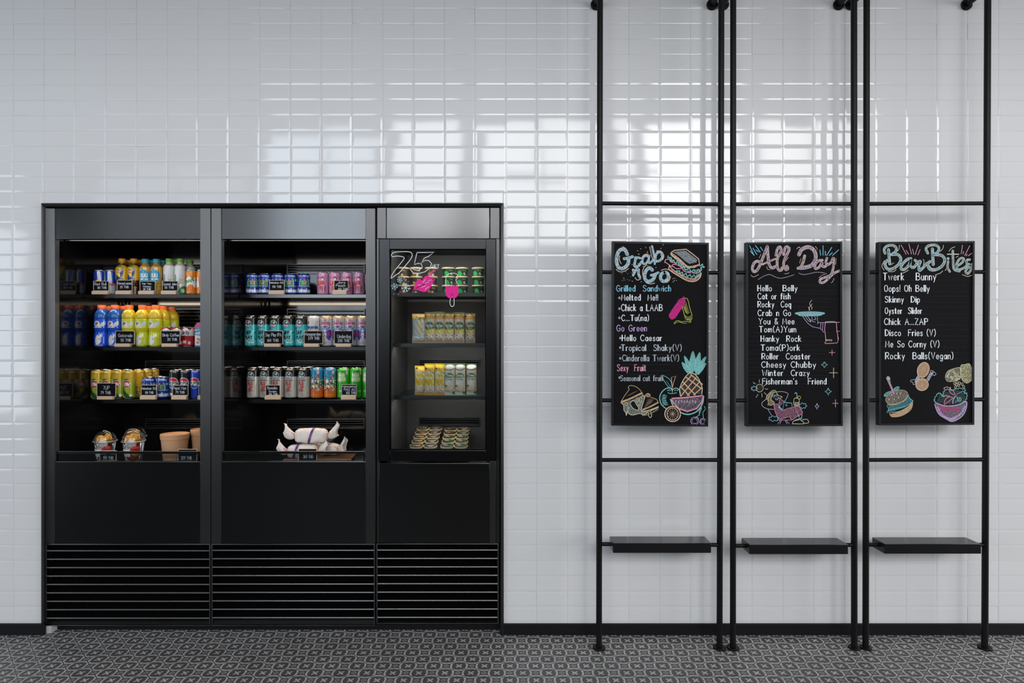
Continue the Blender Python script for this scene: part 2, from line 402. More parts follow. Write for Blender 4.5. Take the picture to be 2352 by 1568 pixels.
# ------------------------------------------------------------------ printed art (millimetres, x = 0 at the front, y up)
class Art:
    K = 2.0
    def __init__(self, w, h, bg):
        self.w, self.h = w, h; self.W, self.H = int(w * self.K), int(h * self.K)
        self.a = np.empty((self.H, self.W, 3)); self.a[:] = lin(bg)
    def _box(self, x0, y0, x1, y1):
        i0 = max(0, int((x0 + self.w / 2) * self.K) - 1); i1 = min(self.W, int((x1 + self.w / 2) * self.K) + 2)
        j0 = max(0, int(y0 * self.K) - 1); j1 = min(self.H, int(y1 * self.K) + 2)
        if i1 <= i0 or j1 <= j0: return None
        gx = (np.arange(i0, i1) + .5) / self.K - self.w / 2; gy = (np.arange(j0, j1) + .5) / self.K
        return slice(j0, j1), slice(i0, i1), *np.meshgrid(gx, gy)
    def rect(self, x0, y0, x1, y1, c): return self.poly([(x0, y0), (x1, y0), (x1, y1), (x0, y1)], c)
    def disc(self, x, y, rx, ry, c):
        b = self._box(x - rx, y - ry, x + rx, y + ry)
        if b: self.a[b[0], b[1]][((b[2] - x) / rx) ** 2 + ((b[3] - y) / ry) ** 2 <= 1] = lin(c)
        return self
    def poly(self, pts, c):
        xs = [p[0] for p in pts]; ys = [p[1] for p in pts]; b = self._box(min(xs), min(ys), max(xs), max(ys))
        if not b: return self
        gx, gy = b[2], b[3]; ins = np.zeros(gx.shape, bool); n = len(pts)
        for i in range(n):
            (xa, ya), (xb, yb) = pts[i], pts[(i + 1) % n]
            if ya == yb: continue
            ins ^= ((ya > gy) != (yb > gy)) & (gx < (xb - xa) * (gy - ya) / (yb - ya) + xa)
        self.a[b[0], b[1]][ins] = lin(c); return self
    def line(self, pts, w, c, smooth=False):
        if smooth: pts = smooth_pts(pts, 6)
        for (xa, ya), (xb, yb) in zip(pts[:-1], pts[1:]):
            b = self._box(min(xa, xb) - w, min(ya, yb) - w, max(xa, xb) + w, max(ya, yb) + w)
            if not b: continue
            dx, dy = xb - xa, yb - ya; l2 = dx * dx + dy * dy + 1e-9
            t = np.clip(((b[2] - xa) * dx + (b[3] - ya) * dy) / l2, 0, 1)
            self.a[b[0], b[1]][(b[2] - xa - t * dx) ** 2 + (b[3] - ya - t * dy) ** 2 <= w * w / 4] = lin(c)
        return self
    def text(self, s, x, y, h, w, c, width=None, rot=0.0, skew=0.0):
        st, W = text_strokes(s, 2.2); k = h / 10.0; kx = (width / W) if width else k; cr, sr = math.cos(rot), math.sin(rot)
        for _, pts in st:
            q = [((p[0] - W / 2) * kx + p[1] * k * skew, p[1] * k) for p in pts]
            self.line([(x + a * cr - b * sr, y + a * sr + b * cr) for a, b in q], w, c)
        return self
    def star(self, x, y, r, c, ri=0.4, n=5):
        return self.poly([(x + (r if i % 2 == 0 else r * ri) * math.sin(PI * i / n), y + (r if i % 2 == 0 else r * ri) * math.cos(PI * i / n)) for i in range(2 * n)], c)
    def speckle(self, x0, y0, x1, y1, cs, n, s0, s1, rnd):
        for _ in range(n):
            x, y, s = rnd.uniform(x0, x1), rnd.uniform(y0, y1), rnd.uniform(s0, s1)
            self.disc(x, y, s * rnd.uniform(.5, 1.4), s * rnd.uniform(.5, 1.4), rnd.choice(cs))
        return self
    def rows(self, y0, y1):
        return self
    def sample(self, x0, x1, y0, y1):
        i0 = int((x0 + self.w / 2) * self.K); i1 = int((x1 + self.w / 2) * self.K); j0 = int(y0 * self.K); j1 = int(y1 * self.K)
        i0 = min(max(i0, 0), self.W - 1); j0 = min(max(j0, 0), self.H - 1)
        return self.a[j0:max(j1, j0 + 1), i0:max(i1, i0 + 1)].reshape(-1, 3).mean(0)

def set_print(me, cols):
    """one colour per face, stored on its corners"""
    at = me.color_attributes.new('print', 'FLOAT_COLOR', 'CORNER')
    n = np.empty(len(me.polygons), int); me.polygons.foreach_get('loop_total', n)
    c = np.ones((len(cols), 4)); c[:, :3] = cols
    at.data.foreach_set('color', np.repeat(c, n, axis=0).astype(np.float32).ravel())

def resample(prof, step):
    out = [prof[0]]
    for (r0, z0), (r1, z1) in zip(prof[:-1], prof[1:]):
        k = max(1, int(round(math.hypot(r1 - r0, z1 - z0) / step)))
        out += [(r0 + (r1 - r0) * j / k, z0 + (z1 - z0) * j / k) for j in range(1, k + 1)]
    return out
ANG = list(np.radians(np.linspace(-105, 105, 73))) + list(np.radians(np.linspace(105, 255, 16)))[1:-1]
def printed_lathe(name, prof, art, m, parent, step=1.7, rdiv=1.0, close=True, y_off=0.0):
    """turned body with the art wrapped round it; prof in mm (r, z)"""
    pr = resample(prof, step); R = max(r for r, z in pr); n = len(ANG); v = []; f = []; cols = []
    for r, z in pr: v += [(r * math.sin(a) / 1000, -r * math.cos(a) / 1000, z / 1000) for a in ANG]
    for i in range(len(pr) - 1):
        za, zb = sorted((pr[i][1] + y_off, pr[i + 1][1] + y_off))
        for k in range(n):
            f.append((i * n + k, i * n + (k + 1) % n, (i + 1) * n + (k + 1) % n, (i + 1) * n + k))
            a0 = ANG[k]; a1 = ANG[k + 1] if k + 1 < n else ANG[0] + 2 * PI
            a0 = a0 - 2 * PI if a0 > PI else a0; a1 = a1 - 2 * PI if a1 > PI + 1e-6 else a1
            if a1 < a0: a1 = a0 + .01
            cols.append(art.sample(a0 * R, a1 * R, za, max(zb, za + .3)))
    if close and pr[0][0] > .01:
        f.append(list(range(n))[::-1]); cols.append(art.sample(-1, 1, 0, 1))
    if close and pr[-1][0] > .01:
        f.append(list(range((len(pr) - 1) * n, len(pr) * n))); cols.append(art.sample(-1, 1, art.h - 1, art.h))
    me = bpy.data.meshes.new(name); me.from_pydata(v, [], f); me.update(); me.materials.append(m)
    me.polygons.foreach_set('use_smooth', [len(q) == 4 for q in f]); set_print(me, np.array(cols))
    return obj(name, me, parent)
# ------------------------------------------------------------------ shared materials
M_TILE = mat('glazed_tile', (0.745, 0.743, 0.746), 0.06, spec=0.6, noise=0.015, nscale=3, bump=0.04, bscale=9)
M_GROUT = mat('tile_grout', (0.60, 0.60, 0.61), 0.9, noise=0.1)
M_PIPE = mat('black_powder_coat', (0.004, 0.004, 0.0044), 0.42, spec=0.22, noise=0.2, bump=0.05, bscale=900)
M_FRAME = mat('black_paint', (0.006, 0.006, 0.0075), 0.45, spec=0.25, noise=0.2, bump=0.04, bscale=300)
M_SLATE = mat('chalkboard_slate', (0.0058, 0.0058, 0.0068), 0.7, spec=0.09, noise=0.35, nscale=7)
M_STEEL = mat('black_brushed_steel', (0.098, 0.098, 0.098), 0.17, metal=1.0, noise=0.10, nscale=20, stretch=(1, 1, 60), bump=0.012, bscale=30)
M_STEELV = mat('black_brushed_steel_upright', (0.115, 0.114, 0.113), 0.42, metal=1.0, noise=0.08, nscale=20, stretch=(60, 1, 1), bump=0.012, bscale=30)
def brushed(m, aniso):
    nt = m.node_tree; b = nt.nodes['Principled BSDF']; tg = nt.nodes.new('ShaderNodeTangent'); tg.direction_type = 'RADIAL'; tg.axis = 'Z'
    nt.links.new(tg.outputs[0], b.inputs['Tangent']); b.inputs['Anisotropic'].default_value = aniso
brushed(M_STEELV, .85)
M_STEELD = mat('dark_steel', (0.045, 0.045, 0.046), 0.3, metal=1.0, noise=0.1)
M_LINER = mat('glossy_black_liner', (0.0035, 0.0035, 0.004), 0.09, spec=0.6, noise=0.1)
M_LINERG = mat('grey_brushed_liner', (0.075, 0.075, 0.074), 0.45, metal=0.2, noise=0.12, nscale=15, stretch=(1, 1, 40))
M_BLACK = mat('matt_black', (0.002, 0.002, 0.002), 0.9, spec=0.03, noise=0.1)
M_BASE = mat('black_baseboard', (0.006, 0.006, 0.0075), 0.4, spec=0.25, noise=0.2)
M_WOOD = mat('pale_pine', (0.74, 0.54, 0.38), 0.6, noise=0.12, nscale=30, stretch=(2, 30, 30))
M_CREAM = mat('cream_tag_edge', (0.75, 0.63, 0.50), 0.6, noise=0.05)
M_ALU = mat('can_aluminium', (0.62, 0.62, 0.63), 0.25, metal=1.0, noise=0.05)
M_CLEAR = mat_clear('clear_plastic', (0.97, 0.97, 0.97), 0.035, 0.04, 0.35)
M_GLASS = mat_clear('door_glass', (0.86, 0.88, 0.88), 0.03, 0.03, 0.3)
M_GUARD = mat_clear('guard_glass', (0.9, 0.92, 0.92), 0.03, 0.02, 0.3)
M_WALLP = mat('rear_wall_paint', (0.07, 0.07, 0.073), 0.7, noise=0.05, nscale=5)
M_CEIL = mat('ceiling_paint', (0.34, 0.34, 0.34), 0.8, noise=0.04, nscale=5)
M_SIDE = mat('side_wall_paint', (0.42, 0.44, 0.47), 0.8, noise=0.04, nscale=5)

# ------------------------------------------------------------------ floor: encaustic cement tiles laid on the diagonal
def floor_material():
    m = bpy.data.materials.new('patterned_cement_tile'); m.use_nodes = True; nt = m.node_tree; b = nt.nodes['Principled BSDF']
    def node(op, *ins):
        n = nt.nodes.new('ShaderNodeMath'); n.operation = op
        for i, q in enumerate(ins):
            if isinstance(q, (int, float)): n.inputs[i].default_value = q
            else: nt.links.new(q, n.inputs[i])
        return n.outputs[0]
    def less(a, bb, soft=0.02):
        return clamp(node('MULTIPLY', node('SUBTRACT', bb, a), 1.0 / soft))
    def clamp(a):
        n = nt.nodes.new('ShaderNodeClamp'); nt.links.new(a, n.inputs[0]); return n.outputs[0]
    tc = nt.nodes.new('ShaderNodeTexCoord'); mp = nt.nodes.new('ShaderNodeMapping'); nt.links.new(tc.outputs['Object'], mp.inputs[0])
    s = 1 / 0.0798
    mp.inputs['Rotation'].default_value = (0, 0, PI / 4); mp.inputs['Scale'].default_value = (s, s, s)
    mp.inputs['Location'].default_value = FLOOR_SHIFT
    sp = nt.nodes.new('ShaderNodeSeparateXYZ'); nt.links.new(mp.outputs[0], sp.inputs[0])
    u = node('SUBTRACT', node('FRACT', sp.outputs[0]), .5); v = node('SUBTRACT', node('FRACT', sp.outputs[1]), .5)
    au, av = node('ABSOLUTE', u), node('ABSOLUTE', v)
    r = node('SQRT', node('ADD', node('MULTIPLY', u, u), node('MULTIPLY', v, v)))
    mxuv = node('MAXIMUM', au, av); sm = node('ADD', au, av)
    octd = node('MAXIMUM', node('DIVIDE', mxuv, .485), node('DIVIDE', sm, .705))
    ang = node('ARCTAN2', v, u)
    scal = node('ADD', .398, node('MULTIPLY', node('COSINE', node('MULTIPLY', ang, 8.0)), .010))
    scal = node('ADD', scal, node('MULTIPLY', node('COSINE', node('MULTIPLY', ang, 4.0)), .022))
    band = node('MULTIPLY', less(octd, 1.0, .05), less(scal, r, .02))
    # thin dark seam inside the light band makes it read as two lines near the corners
    petal = node('ADD', .062, node('MULTIPLY', node('POWER', node('ABSOLUTE', node('COSINE', node('MULTIPLY', ang, 2.0))), 2.0), .165))
    flower = less(r, petal, .02)
    cu, cv = node('SUBTRACT', .5, au), node('SUBTRACT', .5, av)
    cr = node('SQRT', node('ADD', node('MULTIPLY', cu, cu), node('MULTIPLY', cv, cv)))
    ringc = less(node('ABSOLUTE', node('SUBTRACT', cr, .115)), .022, .012)
    crossl = node('MULTIPLY', less(node('ABSOLUTE', node('SUBTRACT', cu, cv)), .022, .015), less(cr, .125, .01))
    light = clamp(node('ADD', node('ADD', band, flower), node('MULTIPLY', node('ADD', ringc, crossl), .75)))
    joint = less(node('MINIMUM', cu, cv), .010, .008)
    # worn, patchy pigment
    n1 = nt.nodes.new('ShaderNodeTexNoise'); n1.inputs['Scale'].default_value = 9.0; n1.inputs['Detail'].default_value = 6; nt.links.new(tc.outputs['Object'], n1.inputs['Vector'])
    n2 = nt.nodes.new('ShaderNodeTexNoise'); n2.inputs['Scale'].default_value = 1.3; n2.inputs['Detail'].default_value = 3; nt.links.new(tc.outputs['Object'], n2.inputs['Vector'])
    wn = nt.nodes.new('ShaderNodeTexWhiteNoise'); wn.noise_dimensions = '2D'
    fl = nt.nodes.new('ShaderNodeVectorMath'); fl.operation = 'FLOOR'; nt.links.new(mp.outputs[0], fl.inputs[0]); nt.links.new(fl.outputs[0], wn.inputs['Vector'])
    mixd = nt.nodes.new('ShaderNodeMixRGB'); mixd.inputs[1].default_value = (0.088, 0.085, 0.083, 1); mixd.inputs[2].default_value = (0.50, 0.488, 0.478, 1)
    nt.links.new(light, mixd.inputs[0])
    var = node('ADD', .62, node('ADD', node('MULTIPLY', n1.outputs['Fac'], .36), node('ADD', node('MULTIPLY', n2.outputs['Fac'], .26), node('MULTIPLY', wn.outputs['Value'], .14))))
    var = node('MULTIPLY', var, node('SUBTRACT', 1.0, node('MULTIPLY', joint, .6)))
    hs = nt.nodes.new('ShaderNodeMixRGB'); hs.blend_type = 'MULTIPLY'; hs.inputs[0].default_value = 1.0
    nt.links.new(mixd.outputs[0], hs.inputs[1]); nt.links.new(var, hs.inputs[2])
    nt.links.new(hs.outputs[0], b.inputs['Base Color'])
    rg = node('ADD', .38, node('MULTIPLY', n1.outputs['Fac'], .25)); nt.links.new(rg, b.inputs['Roughness'])
    return m
FLOOR_SHIFT = (0.0, 0.0, 0.0)
_c, _s = math.cos(PI / 4), math.sin(PI / 4)
def _cell(px, py):
    d = CH * FPX / (py - 784); x, y = (px - 1176) * d / FPX, d - DW
    return (x * _c - y * _s) / .0798, (x * _s + y * _c) / .0798
_u, _v = _cell(840 + 802 / 4.261, 1200 + 1335 / 4.261)      # a flower seen here in the photo
FLOOR_SHIFT = (.5 - _u, .5 - _v, 0)
struct(MB().box(ROOM[0], ROOM[1], -1.0, 0.62, -0.1, 0.0).build('floor', floor_material()))
struct(MB().box(ROOM[0], ROOM[1], REAR, -1.0, -0.1, 0.0).build('floor_dark_added', mat('dark_floor_for_reflections', (0.018, 0.016, 0.015), 0.6, spec=0.2, noise=0.3, nscale=6, stretch=(1, 12, 1))))  # unseen floor made dark so the black panels reflect dark

# ------------------------------------------------------------------ the tiled wall with the opening for the refrigerators
ADDED_SOFFIT = 3.46                                  # unseen lower ceiling, added to dim the top of the tiled wall
OX0, OX1, OZ1 = X(97), X(1154), Z(469)         # opening
PITX, PITZ = 70.7 * DW / FPX, 35.215 * DW / FPX
def tiled_wall():
    mb = MB(); rnd = random.Random(3)
    wx0, wx1, wz1 = ROOM[0], ROOM[1], ADDED_SOFFIT
    # grout plane, upper plain wall and reveal faces
    mb.cur = 1
    y = 0.0006
    for a, b, c, d in ((wx0, OX0, 0, OZ1), (OX1, wx1, 0, OZ1), (wx0, wx1, OZ1, ROOM[2])):
        mb.box(a, b, y, 0.06, c, d)
    mb.cur = 2
    mb.box(wx0, wx1, 0.0, 0.05, ADDED_SOFFIT, ROOM[2])
    mb.cur = 0
    ax, az = X(1444.5), Z(19.5)
    i0, i1 = int((wx0 - ax) / PITX) + 1, int((wx1 - ax) / PITX) - 1
    j0, j1 = -int(az / PITZ) - 1, int((wz1 - az) / PITZ)
    i0 = max(i0, -44); i1 = min(i1, 34)
    g = 0.0005
    def tile(x0, x1, z0, z1):
        if x1 - x0 < 0.006 or z1 - z0 < 0.006: return
        ta, tb = rnd.gauss(0, .0042), rnd.gauss(0, .0042); dy = rnd.gauss(0, .00015)
        cx, cz = (x0 + x1) / 2, (z0 + z1) / 2
        def lay(q, h):
            q = min(q, (x1 - x0) * .4, (z1 - z0) * .4)
            return [(x, -h + dy + (x - cx) * ta + (z - cz) * tb, z) for x, z in ((x0 + q, z0 + q), (x1 - q, z0 + q), (x1 - q, z1 - q), (x0 + q, z1 - q))]
        L = [lay(0, -.0009), lay(0.0004, 0.0), lay(.0022, .00034), lay(.0100, .00090)]
        vs = sum(L, []); fs = [(12, 13, 14, 15)]
        for k in range(3):
            for e in range(4):
                a, b = k * 4 + e, k * 4 + (e + 1) % 4
                fs.append((a, b, b + 4, a + 4))
        mb.add(vs, fs)
    for i in range(i0, i1 + 1):
        for j in range(j0, j1 + 1):
            x0, x1, z0, z1 = ax + i * PITX + g, ax + (i + 1) * PITX - g, az + j * PITZ + g, az + (j + 1) * PITZ - g
            if z1 < 0.03: continue
            z0 = max(z0, 0.0)
            if x1 <= OX0 or x0 >= OX1 or z0 >= OZ1: tile(x0, x1, z0, z1); continue
            if x0 < OX0 < x1: tile(x0, OX0, z0, z1)
            elif x0 < OX1 < x1: tile(OX1, x1, z0, z1)
            if z1 > OZ1: tile(max(x0, OX0) , min(x1, OX1), OZ1, z1)
    return mb.build('wall_front', [M_TILE, M_GROUT, M_SIDE], sharp=False)
w = tiled_wall(); struct(w)
for p in w.data.polygons: p.use_smooth = False

# the rest of the room (behind and beside the camera)
def rear_wall():
    mb = MB(); xs = sorted({ROOM[0], ROOM[1]} | {a for q in WINDOWS for a in q[:2]})
    for a, b in zip(xs[:-1], xs[1:]):
        wnd = [q for q in WINDOWS if q[0] <= a and q[1] >= b]
        if wnd:
            mb.box(a, b, REAR - .12, REAR, 0, wnd[0][2]); mb.box(a, b, REAR - .12, REAR, wnd[0][3], ROOM[2])
        else: mb.box(a, b, REAR - .12, REAR, 0, ROOM[2])
    return mb.build('wall_rear', M_WALLP)
struct(rear_wall())
for k, q in enumerate(WINDOWS):
    mb = MB(); a, b, c, d = q[:4]; t = .035
    n = max(1, round((b - a) / 1.2))
    mb.box(a, b, REAR - .09, REAR - .03, c, c + t).box(a, b, REAR - .09, REAR - .03, d - t, d)
    for i in range(n + 1):
        xx = a + (b - a - t) * i / n; mb.box(xx, xx + t, REAR - .09, REAR - .03, c + t, d - t)
    if q[3] - q[2] > 2.2: mb.box(a, b, REAR - .09, REAR - .03, (c + d) / 2, (c + d) / 2 + t)
    fo = struct(mb.build('window_%d' % (k + 1), M_PIPE))
w0, w1, w2, w3 = ADDED_SIDEWIN
for nm, xa, wn in (('wall_left', ROOM[0] - .1, 'window_7'), ('wall_right', ROOM[1], 'window_8')):  # side walls, with frames for the added side windows
    xb = xa + .1
    struct(MB().box(xa, xb, REAR - .12, w0, 0, ROOM[2]).box(xa, xb, w1, .06, 0, ROOM[2]).box(xa, xb, w0, w1, 0, w2).box(xa, xb, w0, w1, w3, ROOM[2]).build(nm, M_SIDE))
    mb = MB().box(xa + .02, xa + .08, w0, w1, w2, w2 + .04).box(xa + .02, xa + .08, w0, w1, w3 - .04, w3)
    for i in range(6): mb.box(xa + .02, xa + .08, w0 + (w1 - w0 - .04) * i / 5, w0 + (w1 - w0 - .04) * i / 5 + .04, w2 + .04, w3 - .04)
    struct(mb.build(wn, M_PIPE))
struct(MB().box(ROOM[0], ROOM[1], -2.6, 0.0, ADDED_SOFFIT, ADDED_SOFFIT + .25).build('ceiling_low_added', M_CEIL))  # added overhang that keeps window light off the upper wall
struct(MB().box(ROOM[0] - .1, ROOM[1] + .1, REAR - .12, .06, ROOM[2], ROOM[2] + .1).build('ceiling', M_CEIL))
# baseboards either side of the refrigerators
BB = Z(1432.8, -.012)
struct(MB().box(ROOM[0] + .01, X(101.5, -.012), -.012, 0.0, 0, BB, .0015).build('baseboard_left', M_BASE))
struct(MB().box(X(1148, -.012), ROOM[1] - .01, -.012, 0.0, 0, BB, .0015).build('baseboard_right', M_BASE))

# ------------------------------------------------------------------ built-in refrigerators
FY = 0.004                                    # front of the uprights
BACK = 0.53                                   # depth of the inner back
SHY = 0.195                                   # front edge of the cooler shelves
SH_PY = (675.5, 796.3, 917.6)                 # upper front edges of the shelves
SHZ = [Z(p, SHY) for p in SH_PY]
DECKZ = Z(1057.5, 0.12)
M_LED = mat_emit('led_strip_glow', (1.0, 0.84, 0.66), 18.0)
M_LEDW = mat_emit('led_strip_glow_neutral', (1.0, 0.93, 0.86), 6.0)

# surround frame: bevelled black profile round the three units
def surround():
    mb = MB(); a0, a1, zt, zb = X(94.5, -.012), X(1157, -.012), Z(466, -.012), 0.004
    b0, b1, zi = X(103.4, FY), X(1147.9, FY), Z(477.5, FY)
    # sloping face quad strips + inner return
    def seg(o0, o1, i0, i1):
        (ox0, oz0), (ox1, oz1), (ix0, iz0), (ix1, iz1) = o0, o1, i0, i1
        vs = [(ox0, -.0005, oz0), (ox1, -.0005, oz1), (ox0, -.010, oz0), (ox1, -.010, oz1),
              (ox0 * .75 + ix0 * .25, -.014, oz0 * .75 + iz0 * .25), (ox1 * .75 + ix1 * .25, -.014, oz1 * .75 + iz1 * .25),
              (ox0 * .3 + ix0 * .7, -.007, oz0 * .3 + iz0 * .7), (ox1 * .3 + ix1 * .7, -.007, oz1 * .3 + iz1 * .7),
              (ix0, .05, iz0), (ix1, .05, iz1)]
        mb.add(vs, [(0, 1, 3, 2), (2, 3, 5, 4), (4, 5, 7, 6), (6, 7, 9, 8), (8, 9, 1, 0)])
    seg((a0, zb), (a0, zt), (b0, zb), (b0, zi)); seg((a0, zt), (a1, zt), (b0, zi), (b1, zi)); seg((a1, zt), (a1, zb), (b1, zi), (b1, zb))
    o = mb.build('surround_frame', M_STEELV)
    return tag(o, 'thin black metal frame trimming the wall opening around the three refrigerators', 'frame')
surround()

M_STEELD2 = mat('dark_satin_steel', (0.12, 0.12, 0.12), 0.3, metal=1.0, noise=0.1)
M_NOSE = mat('slat_nose_steel', (0.30, 0.295, 0.29), 0.22, metal=1.0, noise=0.1)
def vent_grille(parent, px0, px1, pyt, pyb, slats, tilt=True):
    """louvred panel at the bottom of a unit"""
    x0, x1, zt, zb = X(px0, FY), X(px1, FY), Z(pyt, FY), Z(pyb, FY); t = .0062
    fr = MB().box(x0, x1, FY, FY + .03, zt - t, zt, .0015).box(x0, x0 + t, FY, FY + .03, zb + t, zt - t, .001).box(x1 - t, x1, FY, FY + .03, zb + t, zt - t, .001).box(x0, x1, FY, FY + .03, zb, zb + t * .6, .001)
    g = fr.build('vent_grille', M_STEELD2, parent)
    for k, py in enumerate(slats):
        z = Z(py, FY)
        s = MB().add([(x0 + t, FY + .003, z + .0045), (x1 - t, FY + .003, z + .0045), (x0 + t, FY + .004, z - .0045), (x1 - t, FY + .004, z - .0045),
                      (x0 + t, FY + .035, z + .016), (x1 - t, FY + .035, z + .016), (x0 + t, FY + .035, z + .012), (x1 - t, FY + .035, z + .012)],
                     [(0, 1, 3, 2), (0, 4, 5, 1), (2, 3, 7, 6), (4, 6, 7, 5), (0, 2, 6, 4), (1, 5, 7, 3)])
        s.mi = [1] * len(s.mi); s.tube([(x0 + t, FY + .0045, z), (x1 - t, FY + .0045, z)], .0047, 20); s.build('slat', [M_NOSE, M_BLACK], g)
    zz = Z(slats[-1] + 3, FY)
    MB().add([(x0 + t, FY + .026, zz), (x1 - t, FY + .026, zz), (x0 + t, FY + .004, zb + t), (x1 - t, FY + .004, zb + t),
              (x0 + t, FY + .03, zz), (x1 - t, FY + .03, zz), (x0 + t, FY + .03, zb + t), (x1 - t, FY + .03, zb + t)],
             [(0, 1, 3, 2), (0, 4, 5, 1), (2, 3, 7, 6), (4, 6, 7, 5), (0, 2, 6, 4), (1, 5, 7, 3)]).build('sloping_sill', M_STEELD, g)
    MB().box(x0 + t, x1 - t, FY + .045, FY + .05, zb + t, zt - t).build('backing', M_BLACK, g)
    return g

def back_grille(parent, x0, x1, pyt, pyb, m=None):
    yb = BACK - .002; zt, zb = Z(pyt, yb), Z(pyb, yb); t = .004; m = m or M_STEELD2
    mb = MB().box(x0, x1, yb - .012, yb, zt - t, zt).box(x0, x1, yb - .012, yb, zb, zb + t).box(x0, x0 + t, yb - .012, yb, zb + t, zt - t).box(x1 - t, x1, yb - .012, yb, zb + t, zt - t)
    n = 3
    for k in range(n):
        z = zb + (zt - zb) * (k + 1) / (n + 1)
        mb.add([(x0, yb - .010, z + .003), (x1, yb - .010, z + .003), (x0, yb - .010, z), (x1, yb - .010, z), (x0, yb, z + .010), (x1, yb, z + .010)], [(0, 1, 3, 2), (0, 4, 5, 1)])
    return mb.build('back_grille', m, parent)

def cooler(px, label, group, slats):
    """open-front drinks cooler; px = edges of post, header, header, post"""
    p0, h0, h1, p1 = px
    t = thing('display_cooler', label, 'refrigerator', (0, 0, 0), 0, group)
    zt, zm = Z(478.2, FY), Z(1248, FY); x0, x1 = X(h0, FY), X(h1, FY)
    MB().box(X(p0, FY), x0 - .0006, FY, FY + .03, zm, zt, .0012).build('side_post', M_STEELV, t)
    MB().box(x1 + .0006, X(p1, FY), FY, FY + .03, zm, zt, .0012).build('side_post', M_STEELV, t)
    zh = Z(548.6, FY)
    MB().box(x0, x1, FY + .004, FY + .03, zh, zt, .001).build('header_panel', M_STEEL, t)
    MB().box(x0, x1, FY + .003, FY + .02, zm, Z(1060.5, FY), .001).build('lower_panel', M_STEEL, t)
    # inside: sides, back, ceiling, floor deck
    zi, zd = zh + .02, DECKZ
    MB().box(x0 - .02, x0, FY + .03, BACK + .02, zd - .1, zi).build('side_liner', M_LINER, t)
    MB().box(x1, x1 + .02, FY + .03, BACK + .02, zd - .1, zi).build('side_liner', M_LINER, t)
    MB().box(x0, x1, BACK, BACK + .02, zd - .1, zi).build('back_liner', M_LINER, t)
    MB().box(x0, x1, FY + .03, BACK, zi, zi + .02).build('top_liner', M_LINER, t)
    MB().box(x0 + .001, x1 - .001, .035, BACK - .001, zd - .012, zd, .001).build('deck', M_LINER, t)
    # lamp under the header
    MB().box(x0 + .012, x1 - .004, .040, .052, zh + .0085, zh + .014).build('led_strip', M_LEDW, t)
    MB().box(x0 + .004, x1 - .002, .066, .070, zh + .0005, zh + .0045).build('light_cover', M_STEELD2, t)
    for k, z in enumerate(SHZ):
        s = MB().box(x0 + .003, x1 - .003, SHY + .014, BACK - .03, z - .010, z - .003, .0008).box(x0 + .003, x1 - .003, SHY, SHY + .014, z - .020, z, .0015).build('shelf', M_STEEL, t)
        MB().box(x0 + .03, x1 - .03, SHY + .030, SHY + .040, z - .0155, z - .0105).build('led_strip', M_LED, s)
        for xx in (x0 + .006, x1 - .016):
            MB().add([(xx, SHY + .02, z - .010), (xx, SHY + .30, z - .010), (xx, BACK - .03, z - .06), (xx, BACK - .03, z - .010), (xx + .01, SHY + .02, z - .010), (xx + .01, SHY + .30, z - .010), (xx + .01, BACK - .03, z - .06), (xx + .01, BACK - .03, z - .010)],
                   [(0, 1, 3), (1, 2, 3), (4, 7, 5), (5, 7, 6), (0, 4, 5, 1), (1, 5, 6, 2)]).build('bracket', M_STEELD, s)
    gx0, gx1 = x0 + .130, x1 - .13
    for a, b in ((607, 629), (709, 742), (828, 850), (961.5, 983.5)): back_grille(t, gx0, gx1, a, b)
    # low glass guard along the front of the deck
    yg = .012; g0, g1, ga, gb = X(h0 + 2.5, yg), X(h1 - 2.5, yg), Z(1036.2, yg), Z(1060, yg)
    gd = MB().box(g0, g1, yg, yg + .010, ga - .0125, ga, .001).box(g0, g0 + .006, yg, yg + .010, gb, ga - .0125).box(g1 - .006, g1, yg, yg + .010, gb, ga - .0125).box(g0 + .006, g1 - .006, yg, yg + .010, gb - .001, gb + .003).build('front_guard', M_STEEL, t)
    MB().box(g0 + .006, g1 - .006, yg + .004, yg + .0055, gb + .003, ga - .0125).build('pane', M_GUARD, gd)
    vent_grille(t, p0, p1 - .3, 1249, 1437, slats)
    yk = .045
    MB().box(X(p0, FY) + (.03 if p0 < 200 else -.003), X(p1, FY), yk, yk + .02, 0.0, Z(1437, FY) + .002).build('kick_plate', M_BASE, t)
    return t
SL = [1265 + 19.35 * k for k in range(9)]
C1 = cooler((104, 126.3, 459.3, 483.6), 'open black drinks cooler stocked with bottles, soft drinks, fruit cups and cardboard tubs', 'open drinks coolers', SL)
C2 = cooler((485.2, 508.6, 839.6, 861.8), 'open black drinks cooler stocked with beer cans, between another cooler and the glass-door freezer', 'open drinks coolers', [s - 1 for s in SL])
foot = MB().box(X(104.2, FY), X(119, .012), .006, .055, 0, Z(1437, FY), .002).build('foot', mat('white_painted_foot', (.55, .55, .56), .5), C1)

